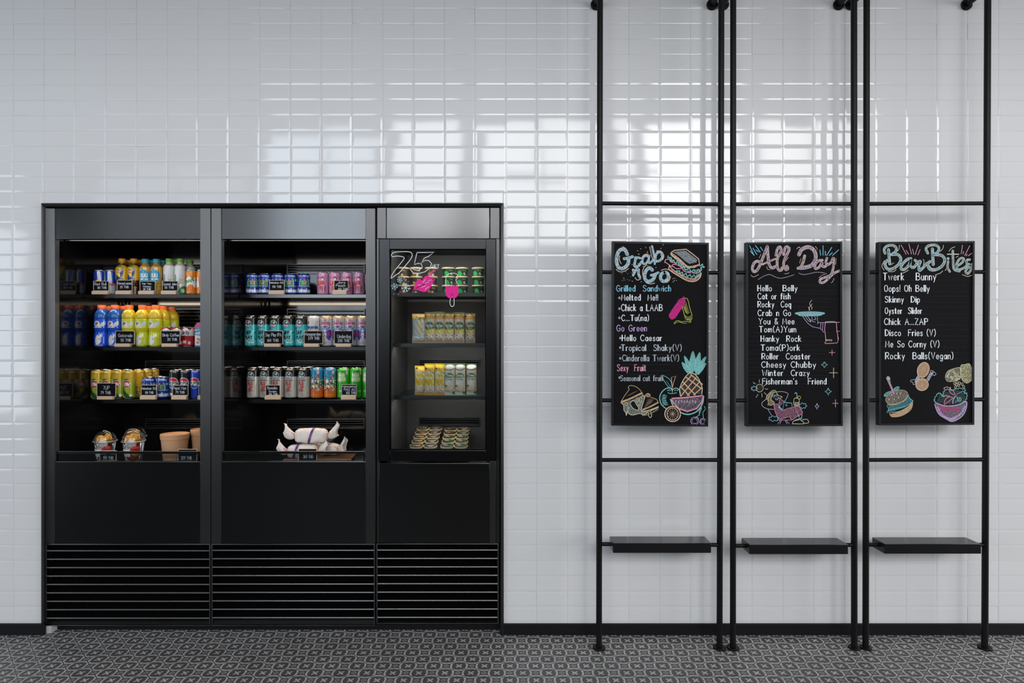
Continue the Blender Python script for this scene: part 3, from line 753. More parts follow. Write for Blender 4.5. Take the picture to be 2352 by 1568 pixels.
# freezer with a glass door
def freezer():
    t = thing('glass_door_freezer', 'black upright freezer with a glass door marked 75, to the right of the drinks coolers', 'freezer')
    zt = Z(477, FY); zh = Z(547.5, FY); zm = Z(1247, FY); x0, x1 = X(888, FY), X(1124, FY)
    MB().box(X(866.2, FY), X(886.6, FY), FY, FY + .03, zh, zt, .001).build('side_post', M_STEELV, t)
    MB().box(X(1126, FY), X(1147.3, FY), FY, FY + .03, zh, zt, .001).build('side_post', M_STEELV, t)
    MB().box(x0, x1, FY + .002, FY + .03, zh, zt, .001).build('header_panel', M_STEEL, t)
    MB().box(X(865, FY), X(869.6, FY), FY + .004, FY + .03, zm, zh - .001, .001).build('hinge_strip', M_STEELV, t)
    MB().box(X(1139.6, FY), X(1147.3, FY), FY + .004, FY + .03, zm, zh - .001, .001).build('hinge_strip', M_STEELV, t)
    MB().box(X(870.2, FY), x1, FY + .004, FY + .022, zm, Z(1064, FY), .001).build('lower_panel', M_STEEL, t)
    MB().box(x1 + .001, X(1139, FY), FY + .001, FY + .022, zm, Z(1059.5, FY), .001).build('side_post', M_STEELD2, t)
    # inside
    a0, a1, zi, zd = X(893, FY), X(1118, FY), Z(551, FY), 0.80
    yi = .06
    MB().box(a0 - .02, a0, yi, BACK + .02, zd, zi).build('side_liner', M_LINERG, t)
    MB().box(a1, a1 + .02, yi, BACK + .02, zd, zi).build('side_liner', M_LINERG, t)
    MB().box(a0, a1, BACK, BACK + .02, zd, zi).build('back_liner', M_LINERG, t)
    MB().box(a0 - .02, a1 + .02, yi, BACK + .02, zi, zi + .02).build('top_liner', M_LINERG, t)
    MB().box(a0 - .02, a1 + .02, yi, BACK + .02, zd - .02, zd).build('deck', M_LINERG, t)
    MB().box(a0 + .03, a1 - .03, yi + .002, yi + .016, zi - .008, zi - .001).build('led_strip', M_FILLF, t)  # hidden strip added to brighten the freezer
    for k, py in enumerate((672, 788, 908.5)):
        z = Z(py, FZY)
        s = MB().box(a0 + .002, a1 - .002, FZY + .012, BACK - .03, z - .008, z - .002).box(a0 + .002, a1 - .002, FZY, FZY + .012, z - .020, z, .001).build('shelf', M_LINERG if k < 1 else M_STEELD2, t)
        MB().box(a0 + .03, a1 - .08 if k == 0 else a1 - .004, FZY + .022, FZY + .030, z - .0135, z - .0085).build('led_strip', M_LED if k == 0 else M_FILLF, s)  # top shelf has the warm strip; lower ones are hidden added light
    gx0, gx1 = X(963.5, BACK), X(1102, BACK)
    back_grille(t, gx0, gx1, 958, 977.5, M_STEELD2); back_grille(t, gx0, gx1, 825, 845, M_STEELD2)
    vent_grille(t, 864.2, 1145.5, 1248, 1432, [s - 1.6 for s in SL])
    MB().box(X(862, FY), X(1146, FY), .045, .065, 0.0, Z(1432, FY) + .004).build('kick_plate', M_BASE, t)
    # door: frame, glass, drawings on the glass
    dy = -.004; f0, f1, fz1, fz0 = X(871, dy), X(1138.8, dy), Z(548.6, dy), Z(1059, dy); w0, w1, wz1, wz0 = X(894.6, dy), X(1116, dy), Z(572, dy), Z(1034, dy)
    d = MB().box(f0, w0, dy, .045, fz0, fz1, .0015).box(w1, f1, dy, .045, fz0, fz1, .0015).box(w0, w1, dy, .045, wz1, fz1, .0015).box(w0, w1, dy, .045, fz0, wz0, .0015)
    door = d.build('door', M_STEELDOOR, t)
    MB().box(w0, w1, .008, .014, wz0, wz1).build('glass_pane', M_GLASS, door)
    b = MB(); bt = .0035
    b.box(w0, w0 + bt, .004, .008, wz0, wz1).box(w1 - bt, w1, .004, .008, wz0, wz1).box(w0 + bt, w1 - bt, .004, .008, wz1 - bt, wz1).box(w0 + bt, w1 - bt, .004, .008, wz0, wz0 + bt)
    b.build('gasket', M_BLACK, door)
    return t, door
FZY = 0.115
M_FILLF = mat_emit('freezer_fill_glow', (1.0, 0.96, 0.90), 46.0)  # glow of hidden strips added to brighten the pouches and cups
M_STEELDOOR = mat('black_door_steel', (0.038, 0.038, 0.039), 0.26, metal=1.0, noise=0.1, nscale=20, stretch=(1, 1, 60))
FZ, DOOR = freezer()

# ------------------------------------------------------------------ pipe racks against the wall
PY_ = -0.136
PR = 0.0138
RACKS = [((1378.3, 1375.8), (1656.9, 1652.6), (467, 469), (624.8, 626.2), (919, 920.2), (1056, 1056), (1249, 1251)),
         ((1684, 1683.4), (1961.3, 1962), (468.8, 468), (625.8, 625.8), (919.5, 919.2), (1056.5, 1056.5), (1253, 1251)),
         ((1990.6, 1988.2), (2268.6, 2261.8), (468, 467), (625, 624.4), (919, 917), (1056, 1055), (1250.5, 1250.5))]
BOARD_PX = [((1406.3, 553.8), (1628.4, 557.2), (1626.7, 979.4), (1404.9, 977.2)),
            ((1713.6, 556.6), (1934.2, 554.6), (1936, 978.2), (1714.2, 979)),
            ((2018.6, 555.4), (2239, 553.3), (2238, 975.5), (2019, 976.8))]
SHELF_PX = [((1408, 1633.5), 1246.8, 1269.5), ((1721.4, 1948), 1250.3, 1272.4), ((2031.9, 2253.6), 1248.8, 1271.4)]
RACK_LAB = ['black pipe rack holding the Grab n Go board, nearest the refrigerators',
            'black pipe rack holding the All Day board, between two other racks',
            'black pipe rack holding the Bar Bites board, farthest from the refrigerators']
BY = -.150                                    # front of the boards
for k, (lp, rp, *bars) in enumerate(RACKS):
    t = thing('pipe_rack', RACK_LAB[k], 'rack', (0, 0, 0), 0, 'black pipe racks on the tiled wall')
    pole = []
    zarm = Z(12, 0)
    for a, b in (lp, rp):
        zb = 0.0; xa, xb = X(a, PY_), X(b, PY_)
        ztop = Z(0, PY_); sl = (xa - xb) / ztop
        po = MB().tube([(xb, PY_, .009), (xb + sl * 3.456, PY_, 3.456)], PR, 20).build('post', M_PIPE, t)
        fr = .0258 if a in (1961.3, 1990.6) else .0295
        MB().lathe([(fr, 0), (fr, .0065), (fr - .002, .009), (PR, .0095), (PR - .001, .004)], 32, (xb, PY_, 0)).build('base_flange', M_PIPE, po)
        xm = xb + sl * zarm
        MB().tube([(xm, PY_ + .004, zarm), (xm, -.0024, zarm)], .0125, 20).build('wall_arm', M_PIPE, t)
        MB().lathe([(.027, -.0022), (.027, -.009), (.025, -.011), (.012, -.0115)], 32, (xm, 0, zarm), axis='Y').build('wall_flange', M_PIPE, t)
        pole.append((xb, sl))
    def xat(i, z): return pole[i][0] + pole[i][1] * z
    for n, (yl, yr) in enumerate(bars):
        za, zb = Z(yl, PY_), Z(yr, PY_); xl, xr = xat(0, za), xat(1, zb)
        A, B = Vector((xl, PY_, za)), Vector((xr, PY_, zb))
        if n in (1, 2, 4):
            if n == 4: c0, c1 = X(SHELF_PX[k][0][0], -.185), X(SHELF_PX[k][0][1], -.185)
            else:
                q = BOARD_PX[k]; f = (0.17 if n == 1 else .86)
                c0 = X(q[0][0] + (q[3][0] - q[0][0]) * f, BY); c1 = X(q[1][0] + (q[2][0] - q[1][0]) * f, BY)
            c0 -= .0016; c1 += .0016; s0, s1 = (c0 - xl) / (xr - xl), (c1 - xl) / (xr - xl)
            MB().tube([A, A + (B - A) * s0], .0093, 20).build('crossbar', M_PIPE, t)
            MB().tube([A + (B - A) * s1, B], .0093, 20).build('crossbar', M_PIPE, t)
        else: MB().tube([A, B], .0093, 20).build('crossbar', M_PIPE, t)

SH_LAB = ['black box shelf on the pipe rack under the Grab n Go board', 'black box shelf on the pipe rack under the All Day board', 'black box shelf on the pipe rack under the Bar Bites board']
M_SHELF = mat('black_laminate', (0.008, 0.008, 0.009), 0.24, noise=0.15)
for k, ((a, b), pt, pb) in enumerate(SHELF_PX):
    yf, yb = -.185, -.089; x0, x1, z0, z1 = X(a, yf), X(b, yf), Z(pb, yf), Z(pt, yf)
    o = MB().box(x0, x1, yf, yb, z0, z1, .0012).build('display_shelf', M_SHELF)
    tag(o, SH_LAB[k], 'shelf', 'box shelves on the pipe racks')
# ------------------------------------------------------------------ chalkboards
def rebase(t, loc):
    loc = Vector(loc); t.location = loc
    for c in t.children: c.location = c.location - loc
BOARD_LAB = ['framed menu chalkboard headed Grab n Go with a sandwich drawing', 'framed menu chalkboard headed All Day with a serving-tray drawing',
             'framed menu chalkboard headed Bar Bites with burger and salad drawings']
def board(k):
    t = thing('menu_chalkboard', BOARD_LAB[k], 'chalkboard', (0, 0, 0), 0, 'chalkboards on the pipe racks')
    q = [P(a, b, BY) for a, b in BOARD_PX[k]]; fw = .0095; yb = -.124
    c = sum(q, Vector()) / 4
    def inner(w): return [Vector((p.x + (w if p.x < c.x else -w), p.y, p.z + (w if p.z < c.z else -w))) for p in q]
    i = inner(fw); rec = BY + .005
    vs = [(p.x, BY, p.z) for p in q] + [(p.x, BY, p.z) for p in i] + [(p.x, rec, p.z) for p in i] + [(p.x, yb, p.z) for p in q] + [(p.x, yb, p.z) for p in i]
    fs = []
    for e in range(4):
        n = (e + 1) % 4
        fs += [(e, n, 4 + n, 4 + e), (4 + e, 4 + n, 8 + n, 8 + e), (e, 12 + e, 12 + n, n), (12 + e, 16 + e, 16 + n, 12 + n), (8 + e, 8 + n, 16 + n, 16 + e)]
    MB().add(vs, fs).build('frame', M_FRAME, t)
    i2 = inner(fw - .001)
    MB().add([(p.x, rec, p.z) for p in i2] + [(p.x, yb + .003, p.z) for p in i2], [(0, 1, 2, 3), (4, 7, 6, 5)] + [(e, 4 + e, 4 + (e + 1) % 4, (e + 1) % 4) for e in range(4)]).build('slate', M_SLATE, t)
    return t, rec
def chalk_on(rec, ox, oy, s):
    """drawing surface whose coordinates are s units per photo pixel from pixel (ox, oy)"""
    def place(x, y, lv): return P(ox + x / s, oy + y / s, rec - .0004 - .0006 * lv)[:]
    return Chalk(place, 1.0)
SA, SB = 6.532, 7.128
WHT, BLU, TEA, PCH, PNK, LIL, CRM = 'ecf1f4', '90d2ea', '86c7c5', 'e3bfa4', 'e096aa', 'c0a6d2', 'd9cfb0'

t, rec = board(0)
c = chalk_on(rec, 1390, 540, SA)
def brush(c, pts, w, fillc, edge, cover=.62, ew=7):
    c.line(pts, w + ew, edge, .86, True, 1); c.line(pts, w - ew, '16161a', 1.0, True, 2) if cover < .3 else None
    c.line(pts, w - ew, fillc, cover, True, 2.2)
F1, E1 = 'bccfd9', 'a6d3dc'
for pts, w in (([(330, 285), (305, 230), (255, 210), (205, 240), (177, 310), (172, 400), (195, 475), (245, 500), (305, 475), (345, 420), (352, 345)], 46), ([(285, 352), (340, 345), (410, 322)], 36),
               ([(455, 335), (450, 390), (440, 440), (465, 470), (505, 455), (545, 400)], 30), ([(455, 365), (485, 335), (525, 345)], 26),
               ([(645, 320), (610, 305), (570, 335), (558, 390), (575, 428), (615, 420), (650, 370)], 26), ([(662, 312), (652, 370), (665, 415), (690, 405), (722, 365)], 24),
               ([(703, 165), (722, 250), (740, 340), (744, 430)], 24), ([(748, 385), (760, 300), (800, 252), (850, 270), (858, 325), (822, 378), (765, 392)], 30),
               ([(420, 520), (430, 565), (420, 600)], 30), ([(430, 575), (465, 520), (500, 515), (500, 580), (520, 630)], 32),
               ([(705, 520), (665, 490), (615, 530), (590, 610), (610, 675), (660, 692), (720, 660), (752, 590)], 44), ([(690, 600), (735, 590), (795, 562)], 30),
               ([(890, 560), (850, 575), (830, 630), (850, 680), (895, 690), (940, 650), (945, 590), (915, 560), (890, 560)], 40)): brush(c, pts, w, F1, E1)
for pts in ([(262, 172), (312, 205), (352, 295)], [(163, 512), (215, 548), (290, 540), (350, 500)], [(218, 310), (214, 370), (240, 430)], [(668, 175), (692, 290), (712, 358)], [(772, 235), (838, 240), (880, 305), (865, 365)],
            [(545, 340), (590, 290), (650, 288)], [(430, 410), (428, 465), (465, 490)], [(590, 470), (562, 535), (565, 605)], [(617, 715), (680, 730), (742, 718)], [(842, 525), (900, 508), (960, 520)],
            [(982, 620), (962, 675), (922, 710)], [(448, 635), (482, 672), (533, 655)], [(570, 470), (600, 465), (620, 440)]): c.line(pts, 10, PCH, .95)
rn = random.Random(11)
for _ in range(34):
    x, y = rn.uniform(390, 950), rn.uniform(150, 700)
    if 560 < x < 960 and 500 < y: x = rn.uniform(980, 1090)
    if x > 900 and 190 < y < 620: y = rn.uniform(640, 710)
    a = rn.uniform(0, PI); c.line([(x, y), (x + 12 * math.cos(a), y - 12 * abs(math.sin(a)))], 6, 'd8d4d4', .9, False)
for _ in range(14):
    x, y = rn.uniform(240, 400), rn.uniform(540, 690); c.line([(x, y), (x + 8, y - 12)], 4, '9a9a9c', .9, False)
c.line([(285, 680), (330, 668), (390, 678)], 5, '6c6c70', .6)
c.build('title_lettering', t)
c = chalk_on(rec, 1390, 540, SA)
c.fill([(1015, 250), (1200, 228), (1300, 300), (1385, 368), (1370, 408), (1262, 430), (1190, 385), (1110, 310)], 'a8b0b6', .5)
c.line([(1015, 250), (1200, 228), (1300, 300), (1385, 368), (1370, 408), (1262, 430), (1190, 385), (1110, 310), (1015, 250)], 5, '45474a', .9, False)
for off in (0, 22, 42): c.line([(985, 262 + off * .6), (1060, 315 + off), (1140, 380 + off), (1200, 440 + off * .8), (1270, 472 + off * .3), (1410, 440 + off * .2)], 17, PCH, .55)
c.line([(985, 262), (1040, 226), (1215, 210), (1310, 280), (1402, 355), (1415, 440), (1335, 483), (1240, 482), (1180, 420), (1110, 365), (1000, 305), (985, 262)], 13, PCH, .95, False)
c.wiggle([(945, 310), (1010, 385), (1110, 415), (1170, 480), (1290, 530), (1400, 530), (1470, 470), (1430, 440)], 22, 11, 12, TEA)
c.wiggle([(960, 330), (1030, 400), (1130, 450), (1200, 510), (1310, 545), (1450, 505)], 14, 9, 12, TEA, .6)
c.line([(895, 400), (910, 365), (960, 365), (985, 400), (1030, 410)], 12, PNK, .9); c.line([(895, 400), (940, 430), (1000, 470), (1015, 440), (1080, 445), (1150, 490), (1070, 500), (1015, 465)], 12, PNK, .9)
c.line([(1150, 490), (1190, 540), (1280, 565)], 13, PNK, .9); c.line([(1310, 565), (1380, 570), (1430, 530)], 12, PNK, .9)
c.wiggle([(1075, 525), (1160, 575), (1280, 610), (1390, 610), (1440, 560)], 20, 8, 12, TEA)
c.line([(962, 460), (965, 520), (1100, 610), (1240, 685), (1345, 690), (1420, 640), (1442, 570)], 13, PCH, .95); c.line([(962, 460), (1010, 510), (1100, 570), (1230, 635), (1330, 650), (1425, 600)], 11, PCH, .85)
for off in (10, 22): c.line([(985, 500 + off), (1100, 575 + off), (1230, 642 + off), (1330, 655 + off), (1415, 615 + off)], 11, PCH, .45)
c.build('sandwich_drawing', t)
c = chalk_on(rec, 1390, 540, SA)
MAG, YEL = 'cf3489', 'cfcf6a'
kp = [(957, 1195), (1010, 1110), (1075, 1020), (1110, 965), (1150, 950), (1188, 917), (1187, 950), (1203, 985), (1180, 1050), (1110, 1150), (1050, 1240), (1000, 1263), (965, 1230)]
c.fill(kp, MAG, .72); c.line(kp + kp[:1], 8, MAG, .95, False)
c.line([(1085, 1005), (1130, 1015), (1180, 1050)], 5, '7d1f52', .9); c.line([(1110, 975), (1150, 985), (1195, 1005)], 5, '7d1f52', .9)
c.line([(1195, 950), (1222, 945), (1245, 985), (1270, 1090), (1300, 1190)], 7, YEL); c.line([(1155, 1075), (1170, 1130), (1190, 1200), (1200, 1240)], 7, YEL)
for k in range(7): c.line([(1170 + k * 6, 1080 + k * 14), (1215 + k * 9, 1000 + k * 26), (1185 + k * 7, 1110 + k * 12)], 5, YEL, .8, False)
for k in range(3): c.line([(1195 + k * 4, 1205 + k * 26), (1250, 1230 + k * 22), (1308, 1195 + k * 26)], 6, YEL)
c.line([(1225, 1265), (1255, 1255), (1280, 1305), (1290, 1250)], 6, YEL); c.line([(1030, 1320), (1080, 1280), (1150, 1298), (1210, 1290), (1270, 1308)], 6, YEL); c.line([(1035, 1330), (1090, 1300), (1160, 1315), (1220, 1320)], 5, YEL)
c.build('sauce_bottle_drawing', t)
c = chalk_on(rec, 0, 0, 1)
for s, a, b, base, cap, col in (('Grilled  Sandwich', 1416, 1540.5, 668.5, 13, '8cd0e8'), ('Melted  Me!!', 1427.5, 1511, 689.3, 13, WHT), ('Chick a LAAB', 1427.5, 1521, 713.5, 14.5, WHT), ('C...Tu(na)', 1428, 1490, 736.3, 13, WHT),
                                ('Go Green', 1416.5, 1485, 760, 13.5, 'c9aede'), ('Hello Caesar', 1429, 1520, 782.3, 13, WHT), ('Tropical  Shaky(V)', 1427, 1565, 805, 13.5, 'c4ccd4'), ('Cinderella Twerk(V)', 1430, 1559, 828.6, 13.5, 'b4bcc6'),
                                ('Sexy  Fruit', 1418, 1483, 851.5, 14.5, 'e6a3ba'), ('Seasonal cut fruit', 1425.5, 1523, 874.2, 12, 'a3adb8')): c.text(s, a, b, base, cap, col, 1.5, .5)
for y in (683.8, 708.7, 729.8, 776.2, 798, 822.7, 867): c.ring(1422.8 if y < 740 else 1424.6 if y < 860 else 1423, y, 1.7, 1.9, 1.0, WHT)
for y in (804.8, 814.5, 829.5, 837, 851.3, 860.3, 874.8): c.line([(1413, y), (1540, y)], .35, '5a5a60', .5, False, .3)
c.build('menu_lettering', t)
c = chalk_on(rec, 1390, 770, SB)
cs, bn = 'd5d2b4', 'd6ae84'
gb = [(262, 1105), (430, 1060), (600, 985), (650, 1000), (610, 1120), (592, 1225), (720, 1222), (870, 1165), (870, 1200), (760, 1235), (650, 1295), (560, 1280), (440, 1305), (375, 1275), (350, 1300), (310, 1230), (300, 1150)]
c.fill(gb, '9a9c94', .5); c.line([(262, 1105), (300, 1140), (308, 1225), (335, 1260), (345, 1310), (360, 1250), (375, 1230), (380, 1270), (440, 1303), (560, 1278)], 9, cs)
c.line([(265, 1075), (330, 970), (392, 885), (376, 862), (395, 828), (440, 820), (520, 850), (580, 905), (605, 945), (625, 990)], 8, bn); c.line([(268, 1090), (420, 1030), (600, 945)], 28, bn, .75)
for k in range(7): c.line([(350 + k * 26, 995 - k * 12), (430 + k * 18, 950 - k * 9), (395 + k * 20, 985 - k * 11)], 4, '8d7a66', .8, False)
c.line([(600, 985), (650, 998), (625, 1090), (592, 1215), (625, 1250), (740, 1215), (872, 1165)], 10, cs); c.line([(560, 1278), (650, 1295), (700, 1255), (715, 1320), (740, 1345), (762, 1310), (745, 1245), (790, 1210), (872, 1180)], 9, cs)
c.line([(650, 1010), (668, 965), (705, 950), (735, 970), (740, 1008), (800, 1030), (852, 1060), (868, 1110)], 8, bn); c.line([(618, 1215), (740, 1165), (860, 1100)], 26, bn, .7); c.blob(700, 985, 34, 30, bn, .5)
c.line([(610, 1308), (690, 1300), (780, 1258), (862, 1215)], 14, bn, .5)
for k in range(8): c.line([(640 + k * 8, 1180 - k * 20), (760 + k * 8, 1100 - k * 8), (660 + k * 10, 1150 - k * 16)], 4, '8d7a66', .8, False)
c.fill([(412, 1120), (440, 1080), (480, 1075), (505, 1120), (545, 1185), (540, 1215), (500, 1215), (450, 1180)], '111113', .2, 1.5); c.line([(412, 1120), (440, 1075), (480, 1072), (505, 1120), (548, 1185), (535, 1222), (490, 1215), (440, 1175), (412, 1120)], 9, cs, lv=2)
for x, y, a, b in ((345, 1128, 20, 24), (375, 1190, 17, 18), (525, 1058, 17, 38), (582, 1055, 20, 48), (558, 1142, 16, 16)): c.ring(x, y, a, b, 7, cs, lv=2)
c.build('cheesecake_drawing', t)
c = chalk_on(rec, 1390, 770, SB)
for tip, ba, bb in (((1262, 440), (1345, 615), (1420, 615)), ((1650, 450), (1470, 640), (1530, 640)), ((1298, 338), (1385, 590), (1440, 610)), ((1648, 348), (1480, 600), (1530, 610)), ((1437, 262), (1395, 560), (1480, 600)), ((1548, 280), (1465, 560), (1520, 590))):
    mid0 = ((tip[0] * .45 + ba[0] * .55) - 26, (tip[1] * .5 + ba[1] * .5)); mid1 = ((tip[0] * .45 + bb[0] * .55) + 24, (tip[1] * .5 + bb[1] * .5))
    out = [tip, mid0, ba, bb, mid1]; c.fill(out, '7fc4c2', .7); c.line([ba, mid0, tip, mid1, bb], 7, '8ed4cf', .95)
c.fill([(1380, 620), (1290, 720), (1225, 880), (1245, 1000), (1450, 965), (1585, 960), (1585, 860), (1530, 720), (1470, 640)], '5c5650', .45)
for a, b in (((1325, 685), (1575, 870)), ((1270, 760), (1475, 970)), ((1245, 850), (1375, 985)), ((1400, 640), (1590, 800))): c.line([a, b], 17, 'dcb18f', .95, False, 1.4)
for a, b in (((1420, 650), (1240, 850)), ((1490, 690), (1245, 985)), ((1545, 760), (1345, 985)), ((1585, 850), (1450, 975))): c.line([a, b], 15, 'dcb18f', .95, False, 1.2)
c.line([(1240, 1000), (1218, 880), (1280, 730), (1360, 630), (1420, 618), (1480, 645), (1540, 730), (1588, 860), (1580, 960)], 12, CRM, .95, lv=1.6)
c.line([(1100, 890), (1060, 862), (1000, 868), (930, 925), (893, 1010), (910, 1110), (960, 1170), (1000, 1200)], 15, TEA); c.line([(1100, 890), (1150, 862), (1200, 880), (1228, 930), (1225, 980)], 13, TEA); c.line([(1025, 935), (1060, 950), (1110, 950), (1170, 938)], 9, TEA)
for k in range(8): c.line([(945 + k * 9, 960 + k * 3), (925 + k * 10, 1050), (955 + k * 10, 1140)], 9, TEA, .42)
for k in range(5): c.line([(1020 + k * 40, 905), (1050 + k * 36, 890)], 16, TEA, .5)
c.line([(925, 655), (1000, 680), (1070, 740), (1092, 820), (1092, 870), (1020, 825), (965, 740), (925, 655)], 8, TEA); c.line([(1005, 755), (1050, 810), (1080, 850)], 5, TEA)
c.line([(1100, 935), (1098, 850), (1082, 690), (1155, 663), (1118, 780), (1100, 860)], 8, PCH, smooth=False)
c.fill([(1085, 1030), (1600, 985), (1590, 1080), (1500, 1195), (1340, 1245), (1200, 1195), (1120, 1105)], '7d6f80', .55, 2)
c.line([(1078, 1032), (1300, 1018), (1602, 985), (1585, 1085), (1500, 1195), (1345, 1245), (1210, 1200), (1125, 1110), (1078, 1032)], 22, PNK, .9, False, 2.4)
c.line([(1070, 1045), (1120, 1160), (1240, 1262), (1375, 1292), (1510, 1235), (1590, 1120), (1612, 1000)], 20, TEA, .85, lv=2.2)
for k in range(8): c.ring(1158 + k * 46, 1080 + (k % 2) * 8, 8, 20, 6, 'cfc9cf', lv=2.8)
c.fill([(1105 + 128 * math.cos(q), 1285 + 128 * math.sin(q)) for q in np.linspace(0, 2 * PI, 28)[:-1]], '121214', .2, 2.6); c.ring(1105, 1285, 128, 125, 16, PCH, .9, 3); c.ring(1105, 1285, 92, 98, 10, PCH, .9, 3)
for k in range(6): c.line([(1105 - 85 * math.cos(k * PI / 6), 1285 - 88 * math.sin(k * PI / 6)), (1105 + 85 * math.cos(k * PI / 6), 1285 + 88 * math.sin(k * PI / 6))], 4, 'c9b29c', .9, False, 3)
c.ring(1465, 1402, 64, 64, 9, LIL); c.ring(1465, 1402, 42, 42, 12, LIL, .45); c.ring(1598, 1410, 50, 50, 9, LIL, a0=60, a1=330); c.ring(1598, 1410, 30, 30, 12, LIL, .45)
c.line([(1480, 1345), (1540, 1290), (1580, 1180), (1540, 1240), (1545, 1310)], 8, TEA); c.line([(1610, 1355), (1600, 1270), (1640, 1200), (1620, 1160)], 8, TEA); c.line([(1470, 1345), (1500, 1330), (1530, 1360)], 7, TEA)
c.build('fruit_drawing', t)
rebase(t, P(1516, 978, -.137))

# --- second board
t, rec = board(1)
c = chalk_on(rec, 1695, 540, SA)
F2, E2 = 'c2adc6', 'dcc3ae'
for pts, w in (([(437, 175), (400, 270), (345, 410), (290, 520), (240, 545), (215, 500), (240, 420), (290, 390), (330, 405)], 34), ([(440, 170), (450, 300), (465, 430), (510, 490), (565, 470)], 36), ([(365, 440), (440, 405), (560, 355)], 20),
               ([(568, 300), (595, 200), (635, 178), (645, 250), (595, 340), (588, 450), (610, 520), (650, 525), (660, 490)], 32), ([(685, 290), (708, 190), (748, 175), (760, 235), (700, 360), (685, 450), (715, 515), (748, 500), (735, 465)], 32),
               ([(1000, 310), (975, 410), (935, 485), (900, 495)], 34), ([(915, 290), (960, 212), (1060, 178), (1145, 235), (1165, 350), (1105, 450), (1000, 485), (935, 490)], 48),
               ([(1265, 375), (1205, 385), (1158, 440), (1160, 500), (1215, 480), (1260, 410), (1262, 460), (1305, 470), (1340, 430)], 30),
               ([(1335, 345), (1318, 410), (1355, 440), (1400, 400), (1432, 340), (1432, 470), (1395, 590), (1310, 630), (1240, 660), (1230, 705), (1290, 705), (1380, 625), (1440, 570), (1530, 530)], 28)): brush(c, pts, w, F2, E2, .58)
for a, b in (((175, 158), (240, 300)), ((262, 155), (335, 252)), ((187, 240), (243, 302)), ((225, 195), (283, 288)), ((272, 222), (312, 250)), ((338, 178), (370, 228)), ((1230, 222), (1240, 300)), ((1276, 158), (1276, 300)), ((1310, 240), (1312, 302)), ((1407, 183), (1332, 302)), ((1415, 262), (1370, 302)), ((1512, 218), (1420, 302))): c.line([a, b], 11, '7fc0d6', .95, False)
c.line([(300, 665), (400, 608), (480, 590), (560, 625), (640, 645), (740, 625), (840, 593)], 7, 'b6a6c0', .8); c.line([(913, 568), (980, 590), (1080, 575), (1180, 555), (1300, 565)], 7, 'b6a6c0', .8)
for pts in ([(195, 600), (235, 625), (310, 590)], [(430, 470), (445, 510), (480, 515)], [(700, 578), (740, 575), (765, 560)], [(880, 210), (900, 185), (930, 175)], [(1160, 170), (1180, 190), (1190, 215)], [(925, 420), (935, 380), (945, 350)], [(1440, 650), (1425, 690), (1400, 715)], [(1215, 640), (1260, 600), (1330, 575)], [(785, 180), (782, 240)], [(1470, 345), (1468, 440)], [(320, 340), (345, 285)], [(720, 380), (760, 330)], [(900, 190), (930, 182)]): c.line(pts, 6, E2, .85)
c.build('title_lettering', t)
c = chalk_on(rec, 0, 0, 1)
for s, a, b, base in (('Hello   Belly', 1740.5, 1831, 668), ('Cat or fish', 1741, 1815, 686.5), ('Rocky  Coq', 1741, 1816, 705), ('Crab n Go', 1741, 1816, 724.8), ('You & Mee', 1743, 1824, 744), ('Tom(A)Yum', 1744, 1828, 762.3), ('Hanky  Rock', 1748, 1839.5, 783.8), ('Toma(P)ork', 1748, 1836.5, 804.6),
                      ('Roller  Coaster', 1750, 1860.5, 824.4), ('Cheesy Chubby', 1749.5, 1873.5, 843.5), ('Winter  Crazy', 1751, 1859, 862.5), ("Fisherman's   Friend", 1751.5, 1897.5, 881.8)): c.text(s, a, b, base, 13, WHT, 1.5, .5)
for y in (654.8, 667.4, 674.4, 686.2, 692.3, 704.6, 713.5, 725, 732, 744.3, 752, 763.5, 771.5, 783.8, 792, 804.5, 812.2, 824.2, 831.8, 843.5, 850.5, 862.5, 869.5, 881.6): c.line([(1719, y), (1905 if y > 690 else 1925, y)], .32, '4c4c52', .5, False, .3)
c.build('menu_lettering', t)
c = chalk_on(rec, 1695, 540, SA)
c.blob(1080, 1172, 225, 24, '8fb7be', .72); c.ring(1080, 1172, 225, 24, 8, '8ccdd2', .95); c.line([(900, 1190), (960, 1208), (1200, 1205), (1260, 1190)], 12, '8ccdd2', .8)
for pts in ([(970, 1210), (1000, 1260), (1050, 1320), (1120, 1370), (1235, 1397)], [(1010, 1215), (1050, 1275), (1095, 1300), (1060, 1240)], [(1040, 1215), (1080, 1262), (1100, 1290)], [(1110, 1220), (1115, 1285), (1160, 1302)], [(1150, 1215), (1165, 1260), (1130, 1270)], [(1190, 1215), (1200, 1300), (1245, 1310), (1540, 1306)], [(1200, 1300), (1195, 1330)]): c.line(pts, 6, 'c4bcd4', .9)
for pts in ([(1245, 1310), (1238, 1400), (1265, 1420)], [(1275, 1310), (1270, 1425), (1290, 1455)], [(1480, 1440), (1540, 1440)], [(1490, 1450), (1500, 1560)]): c.line(pts, 7, LIL, .9)
c.line([(1312, 1305), (1300, 1400), (1312, 1500), (1318, 1600), (1300, 1614), (1310, 1624), (1400, 1622), (1490, 1615), (1508, 1560), (1485, 1440), (1475, 1310)], 9, PNK, .95, False); c.line([(1312, 1300), (1430, 1296), (1480, 1308)], 10, PNK, .95)
c.text('moxy', 1318, 1412, 1582, 30, CRM, 5)
for pts in ([(1107, 975), (1075, 1020), (1085, 1060), (1070, 1095), (1075, 1130)], [(1110, 1030), (1095, 1060), (1112, 1085), (1105, 1112)], [(1055, 1075), (1065, 1100), (1072, 1130)]): c.line(pts, 7, PCH, .95)
c.build('serving_tray_drawing', t)
c = chalk_on(rec, 1695, 770, SB)
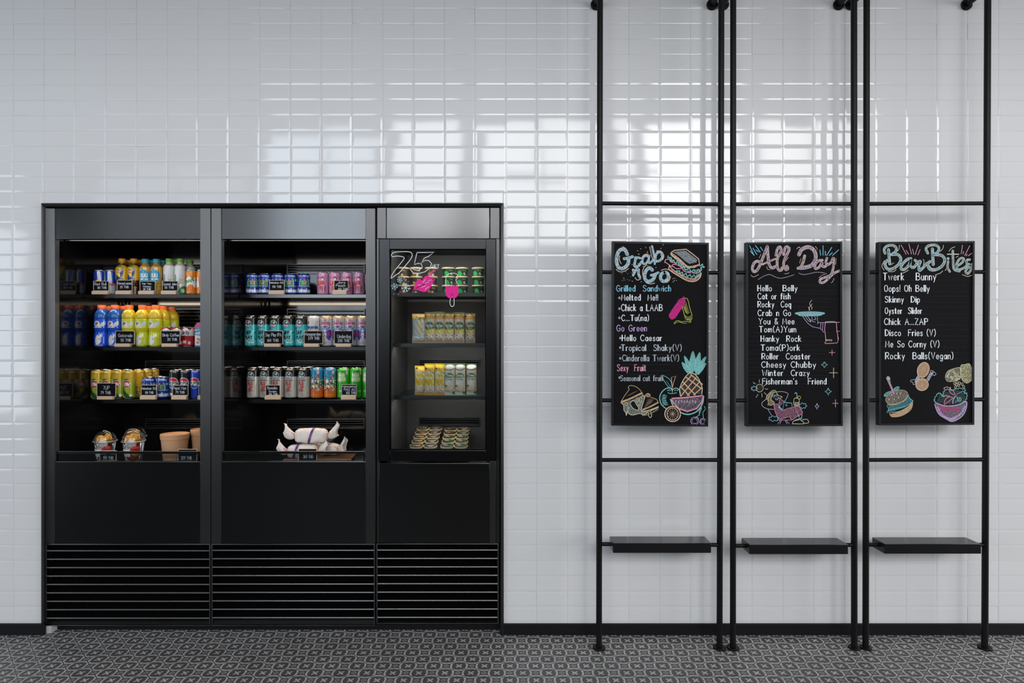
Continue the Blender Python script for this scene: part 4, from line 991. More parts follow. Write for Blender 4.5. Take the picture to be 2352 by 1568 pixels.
def cloud(x, y, r, ry): c.line([(x + (r + 9 * math.cos(q * 7)) * math.cos(q), y + (ry + 9 * math.cos(q * 7)) * math.sin(q)) for q in np.linspace(0, 2 * PI, 64)], 7, '86cbd8', .95, False, 1.5)
c.blob(355, 862, 58, 62, '3c3a36', .5); c.ring(355, 862, 58, 64, 7, CRM); cloud(268, 868, 46, 32); cloud(1062, 1152, 58, 40); cloud(585, 1362, 76, 38)
for a, b in (((348, 725), (350, 770)), ((250, 768), (285, 795)), ((460, 800), (425, 830)), ((442, 875), (490, 880)), ((430, 935), (465, 970)), ((390, 950), (395, 1010)), ((328, 965), (297, 1015))): c.line([a, b], 7, CRM, .9, False)
c.fill([(460, 1040), (475, 985), (540, 920), (620, 905), (560, 960), (545, 1050), (598, 1105), (525, 1145), (490, 1060)], 'a99a74', .5); c.line([(460, 1040), (475, 985), (530, 930), (560, 905), (600, 900), (625, 925), (580, 945), (555, 985), (545, 1050), (598, 1105), (525, 1145), (490, 1050), (540, 940)], 7, CRM)
c.line([(625, 915), (660, 980), (725, 1005), (680, 1030), (655, 1010)], 7, CRM); c.line([(562, 988), (590, 975), (600, 1000), (575, 1010), (562, 988)], 8, TEA); c.line([(600, 985), (640, 965), (648, 985), (618, 1000)], 8, TEA); c.line([(598, 1030), (630, 1035), (640, 1025)], 5, PNK); c.line([(612, 1050), (640, 1055), (660, 1030)], 5, WHT)
for pts in ([(478, 1038), (420, 1075), (388, 1120), (410, 1165), (480, 1200), (585, 1212)], [(645, 922), (720, 920), (790, 935), (820, 960), (800, 1020), (762, 1085)], [(490, 1210), (550, 1310)], [(500, 1120), (485, 1130), (500, 1145)]): c.line(pts, 7, 'c6bcd2', .9)
dress = [(585, 1130), (655, 1120), (700, 1190), (720, 1232), (820, 1195), (930, 1168), (965, 1240), (995, 1310), (870, 1392), (840, 1330), (700, 1370), (645, 1335), (605, 1240)]
c.fill(dress, 'b27e96', .42); c.line(dress + dress[:1], 8, PNK, .95, False); c.fill([(945, 1175), (1000, 1160), (1058, 1258), (1050, 1290), (995, 1305)], 'b27e96', .4); c.line([(930, 1168), (1000, 1158), (1058, 1255), (1050, 1288), (995, 1310)], 8, PNK, smooth=False); c.line([(675, 1130), (685, 1045), (760, 1085)], 8, PNK); c.fill([(682, 1130), (690, 1055), (755, 1090)], 'b27e96', .4)
c.line([(665, 1165), (755, 1095), (735, 1210), (665, 1165)], 8, '86cbd8', .95, False, 1.6); c.line([(755, 1095), (880, 1108), (885, 1160)], 9, '86cbd8', .95, False, 1.6); c.line([(665, 1170), (720, 1220)], 16, '86cbd8', .7, False, 1.6); c.ring(795, 1140, 12, 14, 6, '86cbd8', a0=40, a1=320)
c.line([(915, 1060), (930, 1030), (985, 1030), (1002, 1065), (998, 1130), (975, 1150), (930, 1150), (915, 1120), (915, 1060)], 8, CRM, lv=2); c.fill([(922, 1090), (995, 1090), (995, 1135), (970, 1148), (930, 1148)], 'a8a48c', .55, 1.8); c.line([(962, 1028), (965, 960), (948, 935), (930, 955)], 10, '86cbd8'); c.ring(1003, 1018, 24, 26, 8, 'd9b07c')
c.line([(1000, 1310), (1000, 1340)], 6, WHT); c.line([(1048, 1300), (1045, 1335)], 6, WHT); c.fill([(920, 1385), (1050, 1340), (1050, 1365), (930, 1400)], '6fb3b4', .7)
c.line([(890, 1440), (915, 1400), (985, 1385), (1000, 1370), (1040, 1395), (1075, 1425), (1060, 1448), (890, 1445)], 8, CRM); c.line([(1048, 1385), (1100, 1372), (1140, 1380), (1155, 1430), (1085, 1438)], 8, CRM)
for a, b in (((650, 1385), (850, 1385)), ((695, 1390), (650, 1450)), ((715, 1390), (685, 1448)), ((770, 1390), (805, 1448)), ((790, 1390), (840, 1445))): c.line([a, b], 7, LIL, .9, False)
c.build('sunbather_drawing', t)
c = chalk_on(rec, 1695, 770, SB)
for x, y, a, b, col in ((1540, 280, 46, 42, PNK), (1565, 612, 66, 80, PCH), (1597, 1112, 46, 60, PNK)): c = chalk_on(rec, 1695, 770, SB); c.line([(x - a, y), (x + a, y)], 8, col, .95, False); c.line([(x, y - b), (x, y + b)], 9, col, .95, False); c.build('sparkle_drawing', t)
for x, y, a, b, col in ((1415, 480, 55, 50, TEA), (1478, 918, 55, 60, TEA), (1294, 1160, 34, 52, LIL)):
    c = chalk_on(rec, 1695, 770, SB)
    q = [(x, y - b), (x + a * .32, y - b * .28), (x + a, y), (x + a * .32, y + b * .3), (x, y + b), (x - a * .32, y + b * .3), (x - a, y), (x - a * .32, y - b * .28), (x, y - b)]; c.line(q, 9, col, .95, False); c.build('sparkle_drawing', t)
rebase(t, P(1825, 978, -.137))

# --- third board
t, rec = board(2)
c = chalk_on(rec, 2000, 540, SA)
F3, E3 = '93bccc', 'd6d2c0'
for pts, w in (([(265, 218), (275, 330), (285, 430)], 34), ([(215, 272), (200, 215), (240, 165), (320, 150), (378, 185), (372, 245), (310, 290)], 30), ([(310, 290), (405, 292), (450, 355), (415, 440), (320, 505), (245, 500), (212, 430), (245, 380)], 34),
               ([(602, 350), (545, 365), (470, 440), (455, 505), (510, 510), (575, 440), (600, 360), (590, 450), (640, 485), (690, 430)], 32), ([(665, 375), (700, 405), (745, 390), (722, 460), (730, 530), (790, 480), (835, 425)], 32),
               ([(925, 208), (930, 330), (937, 438)], 36), ([(855, 268), (828, 205), (870, 158), (965, 148), (1020, 185), (1005, 250), (945, 290)], 30), ([(960, 290), (1065, 305), (1110, 375), (1065, 465), (960, 520), (880, 505), (855, 430), (890, 395)], 34),
               ([(1160, 395), (1152, 480), (1185, 545)], 24), ([(1158, 350), (1162, 352)], 30), ([(1230, 235), (1235, 390), (1250, 510), (1330, 540)], 26), ([(1290, 465), (1375, 405), (1392, 350), (1335, 355), (1285, 440), (1310, 515), (1400, 490), (1440, 450)], 26),
               ([(1485, 365), (1442, 375), (1440, 420), (1490, 450), (1500, 520), (1455, 575), (1422, 540), (1470, 475), (1530, 430)], 26)): brush(c, pts, w, F3, E3, .6, 8)
c.line([(1150, 285), (1320, 285)], 14, E3, .95, False)
for a, b in (((455, 147), (530, 285)), ((530, 225), (567, 283)), ((570, 130), (612, 282)), ((627, 208), (646, 285)), ((715, 147), (666, 290)), ((740, 217), (706, 295)), ((1376, 150), (1356, 280)), ((1390, 242), (1386, 280)), ((1485, 157), (1410, 305)), ((1515, 272), (1462, 308)), ((1445, 285), (1432, 310))): c.line([a, b], 9, 'e0a0b4', .95, False)
for pts in ([(428, 150), (425, 200), (402, 240)], [(205, 380), (168, 460), (200, 525)], [(260, 545), (340, 545), (382, 515)], [(475, 570), (520, 550), (565, 525)], [(785, 360), (800, 390), (788, 440)], [(1090, 150), (1080, 200), (1040, 245)], [(885, 460), (910, 495), (950, 500)], [(970, 595), (1040, 570), (1080, 535)], [(1175, 240), (1205, 200), (1262, 172)], [(1375, 590), (1450, 618), (1515, 600)], [(1115, 530), (1135, 505)], [(310, 440), (345, 415)], [(1280, 330), (1310, 315)]): c.line(pts, 8, CRM, .9)
c.build('title_lettering', t)
c = chalk_on(rec, 0, 0, 1)
for s, a, b, base, cap in (('Twerk   Bunny', 2028.5, 2149.5, 642.8, 16), ('Oops! Oh Belly', 2031.5, 2134.5, 669, 14), ('Skinny  Dip', 2033, 2112, 694, 13.5), ('Oyster  Slider', 2033, 2117, 720, 13.5), ('Chick A...ZAP', 2031.5, 2130.5, 745.3, 14), ('Disco  Fries (V)', 2033.5, 2148.5, 770.8, 14), ('Me So Corny (V)', 2034, 2157, 796.8, 14), ('Rocky  Balls(Vegan)', 2034, 2189, 824, 14.5)): c.text(s, a, b, base, cap, WHT, 1.55, .52)
for y in (643.5, 654.5, 669.7, 680, 694, 705, 720.5, 731, 745.8, 757, 771.3, 782, 797, 809.5, 824): c.line([(2024, y), (2225, y)], .32, '47474e', .5, False, .3)
c.build('menu_lettering', t)
c = chalk_on(rec, 2000, 770, SB)
c.blob(860, 565, 92, 125, 'c4a386', .7, .35); c.ring(860, 565, 95, 128, 9, PCH, .9, rot=.35); c.ring(860, 565, 50, 80, 8, 'a98466', .8, rot=.4)
c.line([(795, 668), (755, 730), (735, 760)], 40, 'b9b7c6', .6); c.line([(775, 650), (725, 720), (660, 730), (655, 760), (690, 770), (695, 802), (740, 785), (800, 690)], 8, 'b9b7c6')
c.blob(840, 805, 100, 95, 'c4a386', .7, -.3); c.ring(840, 805, 104, 98, 10, PCH, .9, rot=-.3); c.ring(840, 805, 62, 52, 8, 'a98466', .8, rot=-.6)
c.line([(940, 720), (985, 640), (1010, 610)], 38, 'b9b7c6', .6); c.line([(915, 710), (970, 620), (980, 580), (1010, 578), (1068, 630), (1040, 655), (1000, 650), (945, 745)], 8, 'b9b7c6')
c.build('drumstick_drawing', t)
c = chalk_on(rec, 2000, 770, SB)
p1 = [(1222, 670), (1260, 590), (1340, 550), (1462, 528), (1478, 600), (1470, 690), (1420, 730), (1330, 752), (1250, 745)]; p2 = [(1468, 600), (1480, 490), (1540, 478), (1615, 466), (1655, 560), (1662, 680), (1640, 740), (1572, 780), (1500, 730)]
c.fill(p1, 'b5b096', .42); c.fill(p2, 'bdb893', .6, .8); c.line(p1 + p1[:1], 8, CRM, .9); c.line(p2 + p2[:1], 8, CRM, .9)
for _ in range(46):
    u, v = rn.uniform(1245, 1455), rn.uniform(560, 735)
    if abs(v - 645) < 85 - (1350 - u) * .3 if u < 1350 else True: c.ring(u, v, 11, 12, 5, CRM, .9)
for _ in range(40): c.ring(rn.uniform(1490, 1645), rn.uniform(500, 740), 9, 10, 5, '8f8a6e', .9, 1.4)
for x, y in ((1372, 785), (1412, 765), (1405, 805), (1452, 780), (1440, 820), (1495, 795), (1388, 842), (1520, 838)): c.ring(x, y, 16, 20, 7, CRM)
c.build('corn_drawing', t)
c = chalk_on(rec, 2000, 770, SB)
c.line([(235, 985), (330, 930), (440, 855)], 44, '5fa3a8', .6); c.line([(235, 985), (330, 930)], 30, TEA, .45); c.ring(275, 955, 62, 24, 8, TEA, rot=-.5); c.ring(425, 870, 46, 24, 8, TEA, rot=-.5)
c.fill([(250, 1050), (600, 980), (690, 1080), (560, 1180), (270, 1270), (300, 1180)], '4f8d96', .55); c.line([(610, 985), (650, 1040), (690, 1085), (560, 1160), (300, 1225), (262, 1270), (290, 1200), (265, 1150)], 9, TEA, .8)
c.fill([(320, 1290), (500, 1240), (640, 1150), (680, 1100), (675, 1170), (600, 1260), (480, 1320), (350, 1332)], 'c7a98a', .7, .8); c.line([(325, 1265), (480, 1240), (620, 1160), (672, 1095), (682, 1140), (640, 1230), (500, 1315), (360, 1332), (318, 1300), (325, 1265)], 10, 'd8b48e', .9)
c.blob(425, 1010, 190, 100, '8c8478', .55, -.35, 1.2); c.ring(425, 1010, 190, 102, 9, 'd0b28c', .9, rot=-.35); c.line([(270, 1130), (400, 1130), (560, 1060), (620, 970)], 9, 'd0b28c', .8)
for x, y in ((335, 985), (425, 960), (295, 1055), (380, 1055), (450, 1025), (480, 960)): c.line([(x, y), (x + 10, y - 20)], 9, 'e6e2da', .95, False, 2)
c.line([(310, 790), (345, 870), (375, 945)], 32, 'c58fae', .8, lv=2); c.line([(285, 700), (300, 760), (305, 790)], [62, 26], 'c9c6c2', .6, lv=2.2)
c.build('burger_drawing', t)
c = chalk_on(rec, 2000, 770, SB)
bowl = [(1058, 1110), (1200, 1150), (1330, 1152), (1450, 1130), (1562, 1080), (1565, 1180), (1520, 1290), (1430, 1370), (1330, 1408), (1240, 1370), (1130, 1300), (1080, 1220)]
c.fill(bowl, '8a8290', .55); c.line(bowl + bowl[:1], 16, LIL, .9); c.line([(1100, 1180), (1160, 1290), (1280, 1360), (1360, 1350), (1480, 1280), (1540, 1160)], 34, LIL, .62); c.line([(1180, 1330), (1300, 1385), (1400, 1350)], 26, LIL, .75)
c.text('Salads', 1130, 1450, 1250, 92, 'cf2f78', 11)
c.wiggle([(1062, 1100), (1040, 1050), (1090, 960), (1140, 950), (1180, 1000), (1195, 920), (1260, 880), (1340, 900), (1400, 870), (1540, 880), (1530, 940), (1570, 950), (1565, 1040), (1500, 1100)], 9, 26, 9, TEA)
c.fill([(1075, 1090), (1120, 980), (1200, 930), (1400, 890), (1530, 920), (1550, 1030), (1480, 1110), (1300, 1130)], '55656a', .38, .3)
c.line([(1400, 980), (1420, 1050), (1380, 1100)], 7, TEA); c.line([(1410, 960), (1520, 910)], 7, TEA); c.ring(1450, 1048, 30, 32, 9, TEA); c.ring(1450, 1048, 12, 13, 6, TEA)
c.line([(1200, 1125), (1220, 1050), (1270, 1010), (1340, 1018), (1290, 1070), (1210, 1130)], 9, PNK); c.line([(1280, 890), (1330, 890), (1370, 940), (1375, 970), (1320, 950), (1280, 890)], 9, PNK); c.line([(1385, 995), (1350, 1050), (1345, 1110)], 16, LIL, .8); c.wiggle([(1195, 880), (1220, 850), (1300, 855), (1300, 880)], 6, 4, 8, PCH); c.wiggle([(1190, 1000), (1230, 985), (1290, 1000)], 6, 3, 8, PCH)
c.build('salad_drawing', t)
rebase(t, P(2128, 976, -.137))

# ------------------------------------------------------------------ drawings on the freezer door glass
def on_glass(ox, oy, s):
    def place(x, y, lv): return P(ox + x / s, oy + y / s, .0076 - .0005 * lv)[:]
    return Chalk(place, 1)
c = on_glass(860, 540, 5.6)
c.line([(210, 552), (250, 470), (330, 370), (382, 290), (300, 268), (235, 275), (220, 250), (250, 222), (340, 212), (450, 215), (485, 245), (470, 300), (400, 390), (320, 480), (250, 530), (210, 552)], 9, 'e6e8ec', 1, True)
c.line([(548, 222), (520, 340), (515, 378), (560, 360), (605, 370), (615, 415), (570, 450), (520, 445), (465, 420), (462, 440), (500, 485), (570, 492), (650, 470), (715, 420), (735, 365), (700, 325), (650, 322), (608, 355), (640, 295), (700, 270), (765, 218), (660, 222), (548, 222)], 9, 'e6e8ec', 1, False)
c.text('NET', 745, 832, 424, 46, 'e6e8ec', 7)
c.build('price_lettering', DOOR)
c = on_glass(860, 540, 5.6); HP = 'f0379a'
lips = [(503, 695), (530, 620), (552, 575), (590, 562), (615, 580), (640, 535), (675, 520), (715, 530), (775, 552), (750, 610), (715, 680), (670, 722), (620, 728), (560, 705)]
c.fill(smooth_pts(lips + lips[:1], 4), HP, 1, 1); c.line([(530, 685), (590, 655), (625, 640), (690, 600), (770, 555)], 7, '2a1020', 1, True, 2)
for a, b in (((560, 640), (600, 640)), ((620, 610), (655, 570)), ((650, 620), (700, 600)), ((690, 590), (735, 575)), ((600, 670), (660, 650)), ((650, 700), (700, 660))): c.line([a, b], 6, 'f3d6e4', 1, False, 2)
c.line([(708, 495), (778, 452)], 20, 'e055a5', .75, False)
c.build('lips_drawing', DOOR)
c = on_glass(860, 540, 5.6)
lol = [(912, 690), (925, 640), (935, 655), (960, 665), (975, 640), (990, 662), (1012, 640), (1025, 662), (1050, 640), (1062, 665), (1082, 655), (1080, 760), (1050, 805), (950, 808), (918, 770)]
c.fill(lol, HP, 1, 1); c.line([(916, 660), (918, 560), (945, 505), (1000, 488), (1050, 495), (1075, 512)], 7, 'e6e8ec', 1); c.line([(1075, 512), (1050, 540), (1070, 555), (1045, 575), (1065, 595), (1050, 612), (1078, 625), (1078, 650)], 6, 'e6e8ec', 1)
c.line([(978, 812), (970, 870), (985, 910), (1005, 916), (1025, 890), (1024, 812)], 8, 'e6e8ec', 1); c.line([(990, 760), (1010, 745)], 7, 'b5205f', 1, False, 2); c.line([(975, 775), (1018, 765)], 6, 'b5205f', 1, False, 2)
c.build('popsicle_drawing', DOOR)
c = on_glass(860, 540, 5.6)
for x, y, r, col in ((325, 575, 34, '9fd2ea'), (258, 660, 42, '9fd2ea'), (402, 675, 56, 'dfe6ea')):
    for k in range(6 if r < 50 else 7):
        a = PI * 2 * k / (6 if r < 50 else 7) + .3; ex, ey = x + r * math.cos(a), y + r * math.sin(a); c.line([(x, y), (ex, ey)], 6, col, 1, False)
        for sgn in (.5, -.5): c.line([(x + .65 * r * math.cos(a), y + .65 * r * math.sin(a)), (x + .95 * r * math.cos(a + sgn * .6), y + .95 * r * math.sin(a + sgn * .6))], 5, col, 1, False)
for x, y in ((395, 585), (430, 600), (460, 690), (245, 760), (305, 760), (380, 550)): c.line([(x, y), (x + 8, y - 6)], 5, 'dfe6ea', 1, False)
c.build('snowflake_drawing', DOOR)
# ------------------------------------------------------------------ drinks: shapes
M_CANP = mat_paint('can_print', 0.28, 0.12, 0.25)
M_BOTP = mat_paint('bottle_print', 0.22, 0.0, 0.35)
M_PAPP = mat_paint('paper_print', 0.55)
M_FOIL = mat_paint('foil_print', 0.3, 0.0, 0.2)
ORD = ['first', 'second', 'third', 'fourth', 'fifth', 'sixth']


def can_proto(name, label, art, d, h, group, neck=None, rimcol=None):
    R = d / 2; t = thing(name, label, 'can', (0, 0, 0), 0, group); nk = neck or R * .83
    printed_lathe('body', [(R * .72, .2), (R * .78, .6), (R * .93, 5), (R, 10), (R, h - 15), (R * .965, h - 10), (nk, h - 3.2)], art, M_CANP, t)
    MB().lathe([(nk / 1000, (h - 3.4) / 1000), (nk * 1.012 / 1000, (h - 1.2) / 1000), (nk * .99 / 1000, h / 1000), (nk * .93 / 1000, (h - .6) / 1000), (nk * .9 / 1000, (h - 4.2) / 1000), (0, (h - 4.0) / 1000)], 36).build('lid', M_ALU, t)
    MB().lathe([(.0001, (h - 3.9) / 1000), (.0085, (h - 3.9) / 1000), (.009, (h - 3.2) / 1000), (.0078, (h - 2.8) / 1000), (.0001, (h - 2.8) / 1000)], 16, (0, -.006, 0)).build('pull_tab', M_ALU, t)
    return t

def bottle_proto(name, label, prof, art, capcol, capr, cz0, cz1, group, neckring=True):
    t = thing(name, label, 'bottle', (0, 0, 0), 0, group)
    printed_lathe('body', prof, art, M_BOTP, t)
    cm = mat('bottle_cap_' + capcol, lin(capcol), .4, noise=.03)
    mb = MB(); n = 48; z0, z1 = cz0 / 1000, cz1 / 1000; r = capr / 1000
    pr = []
    vs = []; fs = []
    for z, s in ((z0, 1.0), (z0 + .0015, 1.03), (z1 - .0015, 1.0), (z1, .92)):
        for k in range(n):
            rr = r * s * (1.0 if k % 2 else .972 if z < z1 else 1.0); a = 2 * PI * k / n
            vs.append((rr * math.sin(a), -rr * math.cos(a), z))
    for i in range(3):
        for k in range(n): fs.append((i * n + k, i * n + (k + 1) % n, (i + 1) * n + (k + 1) % n, (i + 1) * n + k))
    fs.append(list(range(3 * n, 4 * n))); fs.append(list(range(n))[::-1])
    mb.add(vs, fs, True).build('cap', cm, t)
    if neckring: MB().lathe([(r * .8, z0 - .006), (r * 1.03, z0 - .0055), (r * 1.03, z0 - .003), (r * .8, z0 - .0025)], 32).build('neck_ring', cm, t)
    return t

def shelf_y(r, row=0): return SHY + .036 + r + row * (2 * r + .003)
class Row:
    """stands copies of one prototype along a shelf"""
    def __init__(s, proto, z, r, group): s.p = proto; s.z = z; s.r = r; s.g = group; s.first = True
    def put(s, px, label, row=0, rz=0.0, dy=0.0, z=None, col=False):
        y = shelf_y(s.r, row) + dy
        if col: px = 1176 + (px - 1176) * (DW + shelf_y(s.r)) / (DW + y)     # straight behind the front one
        loc = (X(px, y), y, (s.z if z is None else z) + .0002)
        if s.first:
            s.first = False; s.p.location = loc; s.p.rotation_euler.z = rz; s.p['label'] = label; s.p['group'] = s.g; return s.p
        return dup(s.p, label, loc, rz, s.g)

S1, S2, S3 = SHZ
# --- energy drink: blue and silver quarters
a = Art(167, 135, 'c3c8d0')
a.poly([(-30, 135), (-6, 135), (4, 62), (-30, 62)], '1c3aa8').poly([(10, 135), (30, 135), (30, 62), (18, 62)], '1c3aa8').poly([(-2, 60), (28, 60), (28, 0), (6, 0)], '1b2f86').poly([(-83, 60), (-40, 60), (-30, 0), (-83, 0)], '1b2f86').poly([(44, 135), (83, 135), (83, 60), (52, 60)], '1c3aa8')
a.text('Red Bull', 0, 50, 12, 2.6, 'c21f35', 58).text('Red Bull', 60, 50, 12, 2.6, 'c21f35', 40).disc(0, 74, 9, 6, 'd9a326')
a.rect(-84, 128, 84, 135, 'b9bec6').rect(-84, 0, 84, 7, 'aab0ba')
p = can_proto('energy_drink_can', '', a, 53, 134, 'blue and silver energy drink cans', 22)
R = Row(p, S1, .0268, 'blue and silver energy drink cans')
R.put(228.8, 'slim blue and silver energy drink can, nearest the dark side wall', rz=.25)
R.put(253.4, 'slim silver energy drink can between a blue one and a yellow-capped bottle', rz=-1.05)
R.put(244.8, 'slim blue energy drink can standing behind the two front ones', 1, .3)
# --- lemon iced tea
a = Art(205, 195, '3d1c0c')
a.rect(-103, 78, 103, 150, 'e0b21e').rect(-103, 150, 103, 160, 'c9a224').poly(smooth_pts([(-26, 80), (-6, 80), (16, 104), (20, 140), (6, 136), (-14, 104), (-26, 96), (-26, 80)], 4), '1d3f8c').poly(smooth_pts([(-36, 80), (-20, 84), (-16, 104), (-34, 120), (-36, 80)], 4), '4f9a3a')
a.disc(-6, 126, 17, 11, 'e9c75a').disc(-6, 126, 14.5, 8.6, 'b32b2f').text('tea', -6, 122.5, 9, 2.2, 'f0e6d0', 20).poly([(-12, 116), (2, 116), (8, 98), (-2, 94), (-10, 104)], 'f0cf4a').disc(12, 86, 10, 5, 'dfe6ec').text('lemon', 10, 84, 7, 1.6, '2b56a0', 18)
for k in range(9): a.line([(26, 88 + k * 6), (44, 88 + k * 6)], 1.3, '8d6c1c')
a.rect(-20, 148, 10, 157, '3f8a3a').text('Honey', 26, 20, 12, 2.2, 'e9dcc2', 50, PI / 2)
TEA_P = [(24, .5), (28, 2), (29.5, 6), (29.5, 40), (28.2, 44), (29.5, 48), (29.5, 80), (31, 84), (31.6, 92), (31.6, 128), (31, 140), (26, 150), (16, 160), (14, 164), (14, 184)]
p = bottle_proto('iced_tea_bottle', '', TEA_P, a, 'f0a81e', 17.3, 176, 195, 'yellow-capped iced tea bottles')
R = Row(p, S1, .0316, 'yellow-capped iced tea bottles')
R.put(280.6, 'yellow-capped iced tea bottle with yellow label, beside the silver energy drink can', rz=.1)
R.put(307.5, 'yellow-capped iced tea bottle with yellow label, beside a blue-capped bottle', rz=.05)
R.put(280.6, 'yellow-capped iced tea bottle in the second row, behind the front pair', 1, col=True); R.put(307.5, 'yellow-capped iced tea bottle in the second row, behind a blue-capped bottle', 1, col=True)
# --- honey drink with blue splash label
a = Art(195, 195, 'b98a36')
a.rect(-98, 95, 98, 146, 'cfa55a').poly(smooth_pts([(-34, 82), (-26, 112), (-10, 136), (8, 130), (26, 122), (34, 96), (20, 74), (-10, 70), (-34, 82)], 4), '2f9bc4').disc(-16, 134, 9, 9, '2a86b8').text('30', -16, 130, 8, 2, 'e8f0f4')
for x in (-12, 0, 13): a.line([(x - 4, 112), (x - 4, 96), (x + 4, 96), (x + 4, 112)], 3.6, 'f2f4f2', True)
a.text('yen yen', 2, 80, 9, 2.4, 'f2f4f2', 38).rect(-98, 146, 98, 150, 'd9b26a').poly([(10, 66), (26, 66), (30, 30), (16, 20)], 'caa23e').speckle(-30, 10, 40, 70, ['c4953c', 'a87a2c', 'd0a850'], 60, 1, 4, rn).disc(20, 60, 6, 4, '3f9a3a')
YP = [(23, .5), (26, 2), (27.5, 7), (27.5, 36), (26, 40), (27.5, 44), (28.5, 70), (29, 76), (29.2, 84), (29.2, 134), (28, 146), (22, 156), (16.5, 164), (15, 168), (15, 182)]
p = bottle_proto('honey_drink_bottle', '', YP, a, '2fb0c8', 18.2, 173, 192, 'blue-capped honey drink bottles')
R = Row(p, S1, .0293, 'blue-capped honey drink bottles')
R.put(334.3, 'blue-capped honey drink bottle beside the yellow-capped iced tea', rz=.2)
R.put(360, 'blue-capped honey drink bottle beside the white coconut bottles', rz=.0)
R.put(334.3, 'blue-capped honey drink bottle in the second row, between two front caps', 1, col=True); R.put(360, 'blue-capped honey drink bottle in the second row behind a white bottle', 1, col=True)
# --- coconut drink
a = Art(185, 195, 'dfe0de')
a.rect(-93, 158, 93, 166, 'e0b8a6').text('cocomax', -12, 62, 15, 3.2, '2b2b2e', 88, PI / 2).poly(smooth_pts([(6, 2), (2, 22), (16, 42), (40, 46), (44, 4), (6, 2)], 4), '2e8a4a').disc(24, 22, 9, 11, 'dfe8dc').line([(-30, 60), (-10, 40), (6, 36)], 2, '9fc4a4', True)
for k in range(9): a.line([(16 + (k % 3) * 9, 60 + 6 * k), (24 + (k % 3) * 7, 64 + 6 * k)], 1.5, '6fae6a')
a.text('100', 20, 74, 16, 2.4, '7ab468', 22, PI / 2).rect(34, 70, 44, 140, 'd5c0b4').line([(-40, 130), (-36, 90), (-40, 60)], 6, '2f8f56', True).text('no sugar', 24, 26, 5, 1.2, '2b6a40', 40, PI / 2)
CP = [(23, .5), (26, 2), (28, 8), (28, 44), (26.6, 56), (26.4, 70), (28, 90), (29, 110), (29, 142), (27, 154), (20, 163), (15.5, 168), (14.5, 172), (14.5, 186)]
p = bottle_proto('coconut_drink_bottle', '', CP, a, '7cc93a', 17.2, 176.5, 194, 'green-capped white coconut drink bottles')
R = Row(p, S1, .0292, 'green-capped white coconut drink bottles')
R.put(389, 'white coconut drink bottle with green cap, beside the blue-capped bottles', rz=.15); R.put(414.5, 'white coconut drink bottle with green cap, beside the orange can', rz=.1)
R.put(408, 'white green-capped coconut bottle in the second row, between the front two', 1); R.put(436.5, 'white green-capped coconut bottle standing behind the orange can', 1, z=S1)
# --- orange soda
a = Art(170, 134, 'e2791c')
a.rect(-85, 100, 85, 134, 'e8902a').poly([(-30, 46), (-22, 84), (-2, 100), (14, 80), (26, 92), (22, 50), (0, 58), (-14, 40)], 'ecece6').poly([(8, 70), (28, 100), (34, 44), (22, 36)], 'e6ecec').line([(-26, 62), (-20, 78), (-14, 62), (-14, 76), (-4, 64), (-2, 80), (8, 66), (8, 82), (20, 74), (16, 90)], 5, '3a9a3c', True).speckle(-84, 4, 84, 40, ['f0a436', 'd4601a', 'f2b64a'], 70, 1, 5, rn)
a.rect(-85, 126, 85, 134, 'c9c4b8')
p = can_proto('orange_soda_can', '', a, 54, 134, 'slim orange soda cans', 23)
R = Row(p, S1, .0272, 'slim orange soda cans')
R.put(440, 'slim orange soda can with white splash, beside the coconut bottles', rz=.1); R.put(464.2, 'slim orange soda can half hidden behind the cooler post', rz=-1.4)

# --- sports drink, blue and yellow
def sports(base, light, label):
    a = Art(226, 222, base)
    a.rect(-113, 150, 113, 222, light).rect(-113, 100, 113, 142, label).rect(-113, 0, 113, 76, label)
    a.poly([(-2, 104), (14, 128), (32, 138), (34, 118), (20, 108)], 'c9d0d4').disc(-9, 122, 15, 15, 'e9ecec').disc(-9, 122, 9.5, 9.5, '6a6e70').rect(-9, 114, 6, 122, 'e9ecec').poly([(-12, 126), (-4, 130), (-7, 123), (-1, 123), (-11, 112), (-9, 119), (-15, 119)], 'd2682a')
    a.rect(-28, 101, 14, 105, 'dde2e2').poly(smooth_pts([(-14, 14), (-18, 40), (-6, 64), (4, 52), (10, 66), (12, 30), (0, 12), (-14, 14)], 4), 'dfe4de').poly([(0, 40), (12, 36), (6, 46)], 'd2682a')
    for k in range(10): a.line([(40, 40 + k * 9), (62, 40 + k * 9)], 2, base)
    a.line([(-24, 8), (20, 8)], 2.5, 'dfe4de').line([(-28, 92), (-10, 96), (20, 92)], 3, light, True)
    return a
SP = [(27, .5), (30, 3), (34.2, 8), (35, 14), (34.5, 52), (32.4, 70), (32, 78), (34, 92), (35.4, 99), (35.4, 143), (33.4, 147), (34.6, 156), (34, 168), (30, 182), (23, 193), (18.5, 198), (17.5, 203), (17.5, 214)]
pb = bottle_proto('sports_drink_bottle', '', SP, sports('1c4fbf', '1f58a8', '2358d8'), 'e8662a', 19.5, 205, 222, 'blue sports drink bottles')
R = Row(pb, S2, .0354, 'blue sports drink bottles')
R.put(233.6, 'blue sports drink bottle with orange cap, nearest the dark side wall', rz=.15); R.put(264.6, 'blue sports drink bottle with orange cap, beside the yellow ones', rz=.1)
R.put(249.5, 'blue sports drink bottle in the second row, between the two front ones', 1); R.put(285, 'blue sports drink bottle in the second row, behind a yellow one', 1)
py = bottle_proto('sports_drink_bottle', '', SP, sports('c8c020', 'cdb22a', 'c5cf2e'), 'e8662a', 19.5, 205, 222, 'yellow sports drink bottles')
R = Row(py, S2, .0354, 'yellow sports drink bottles')
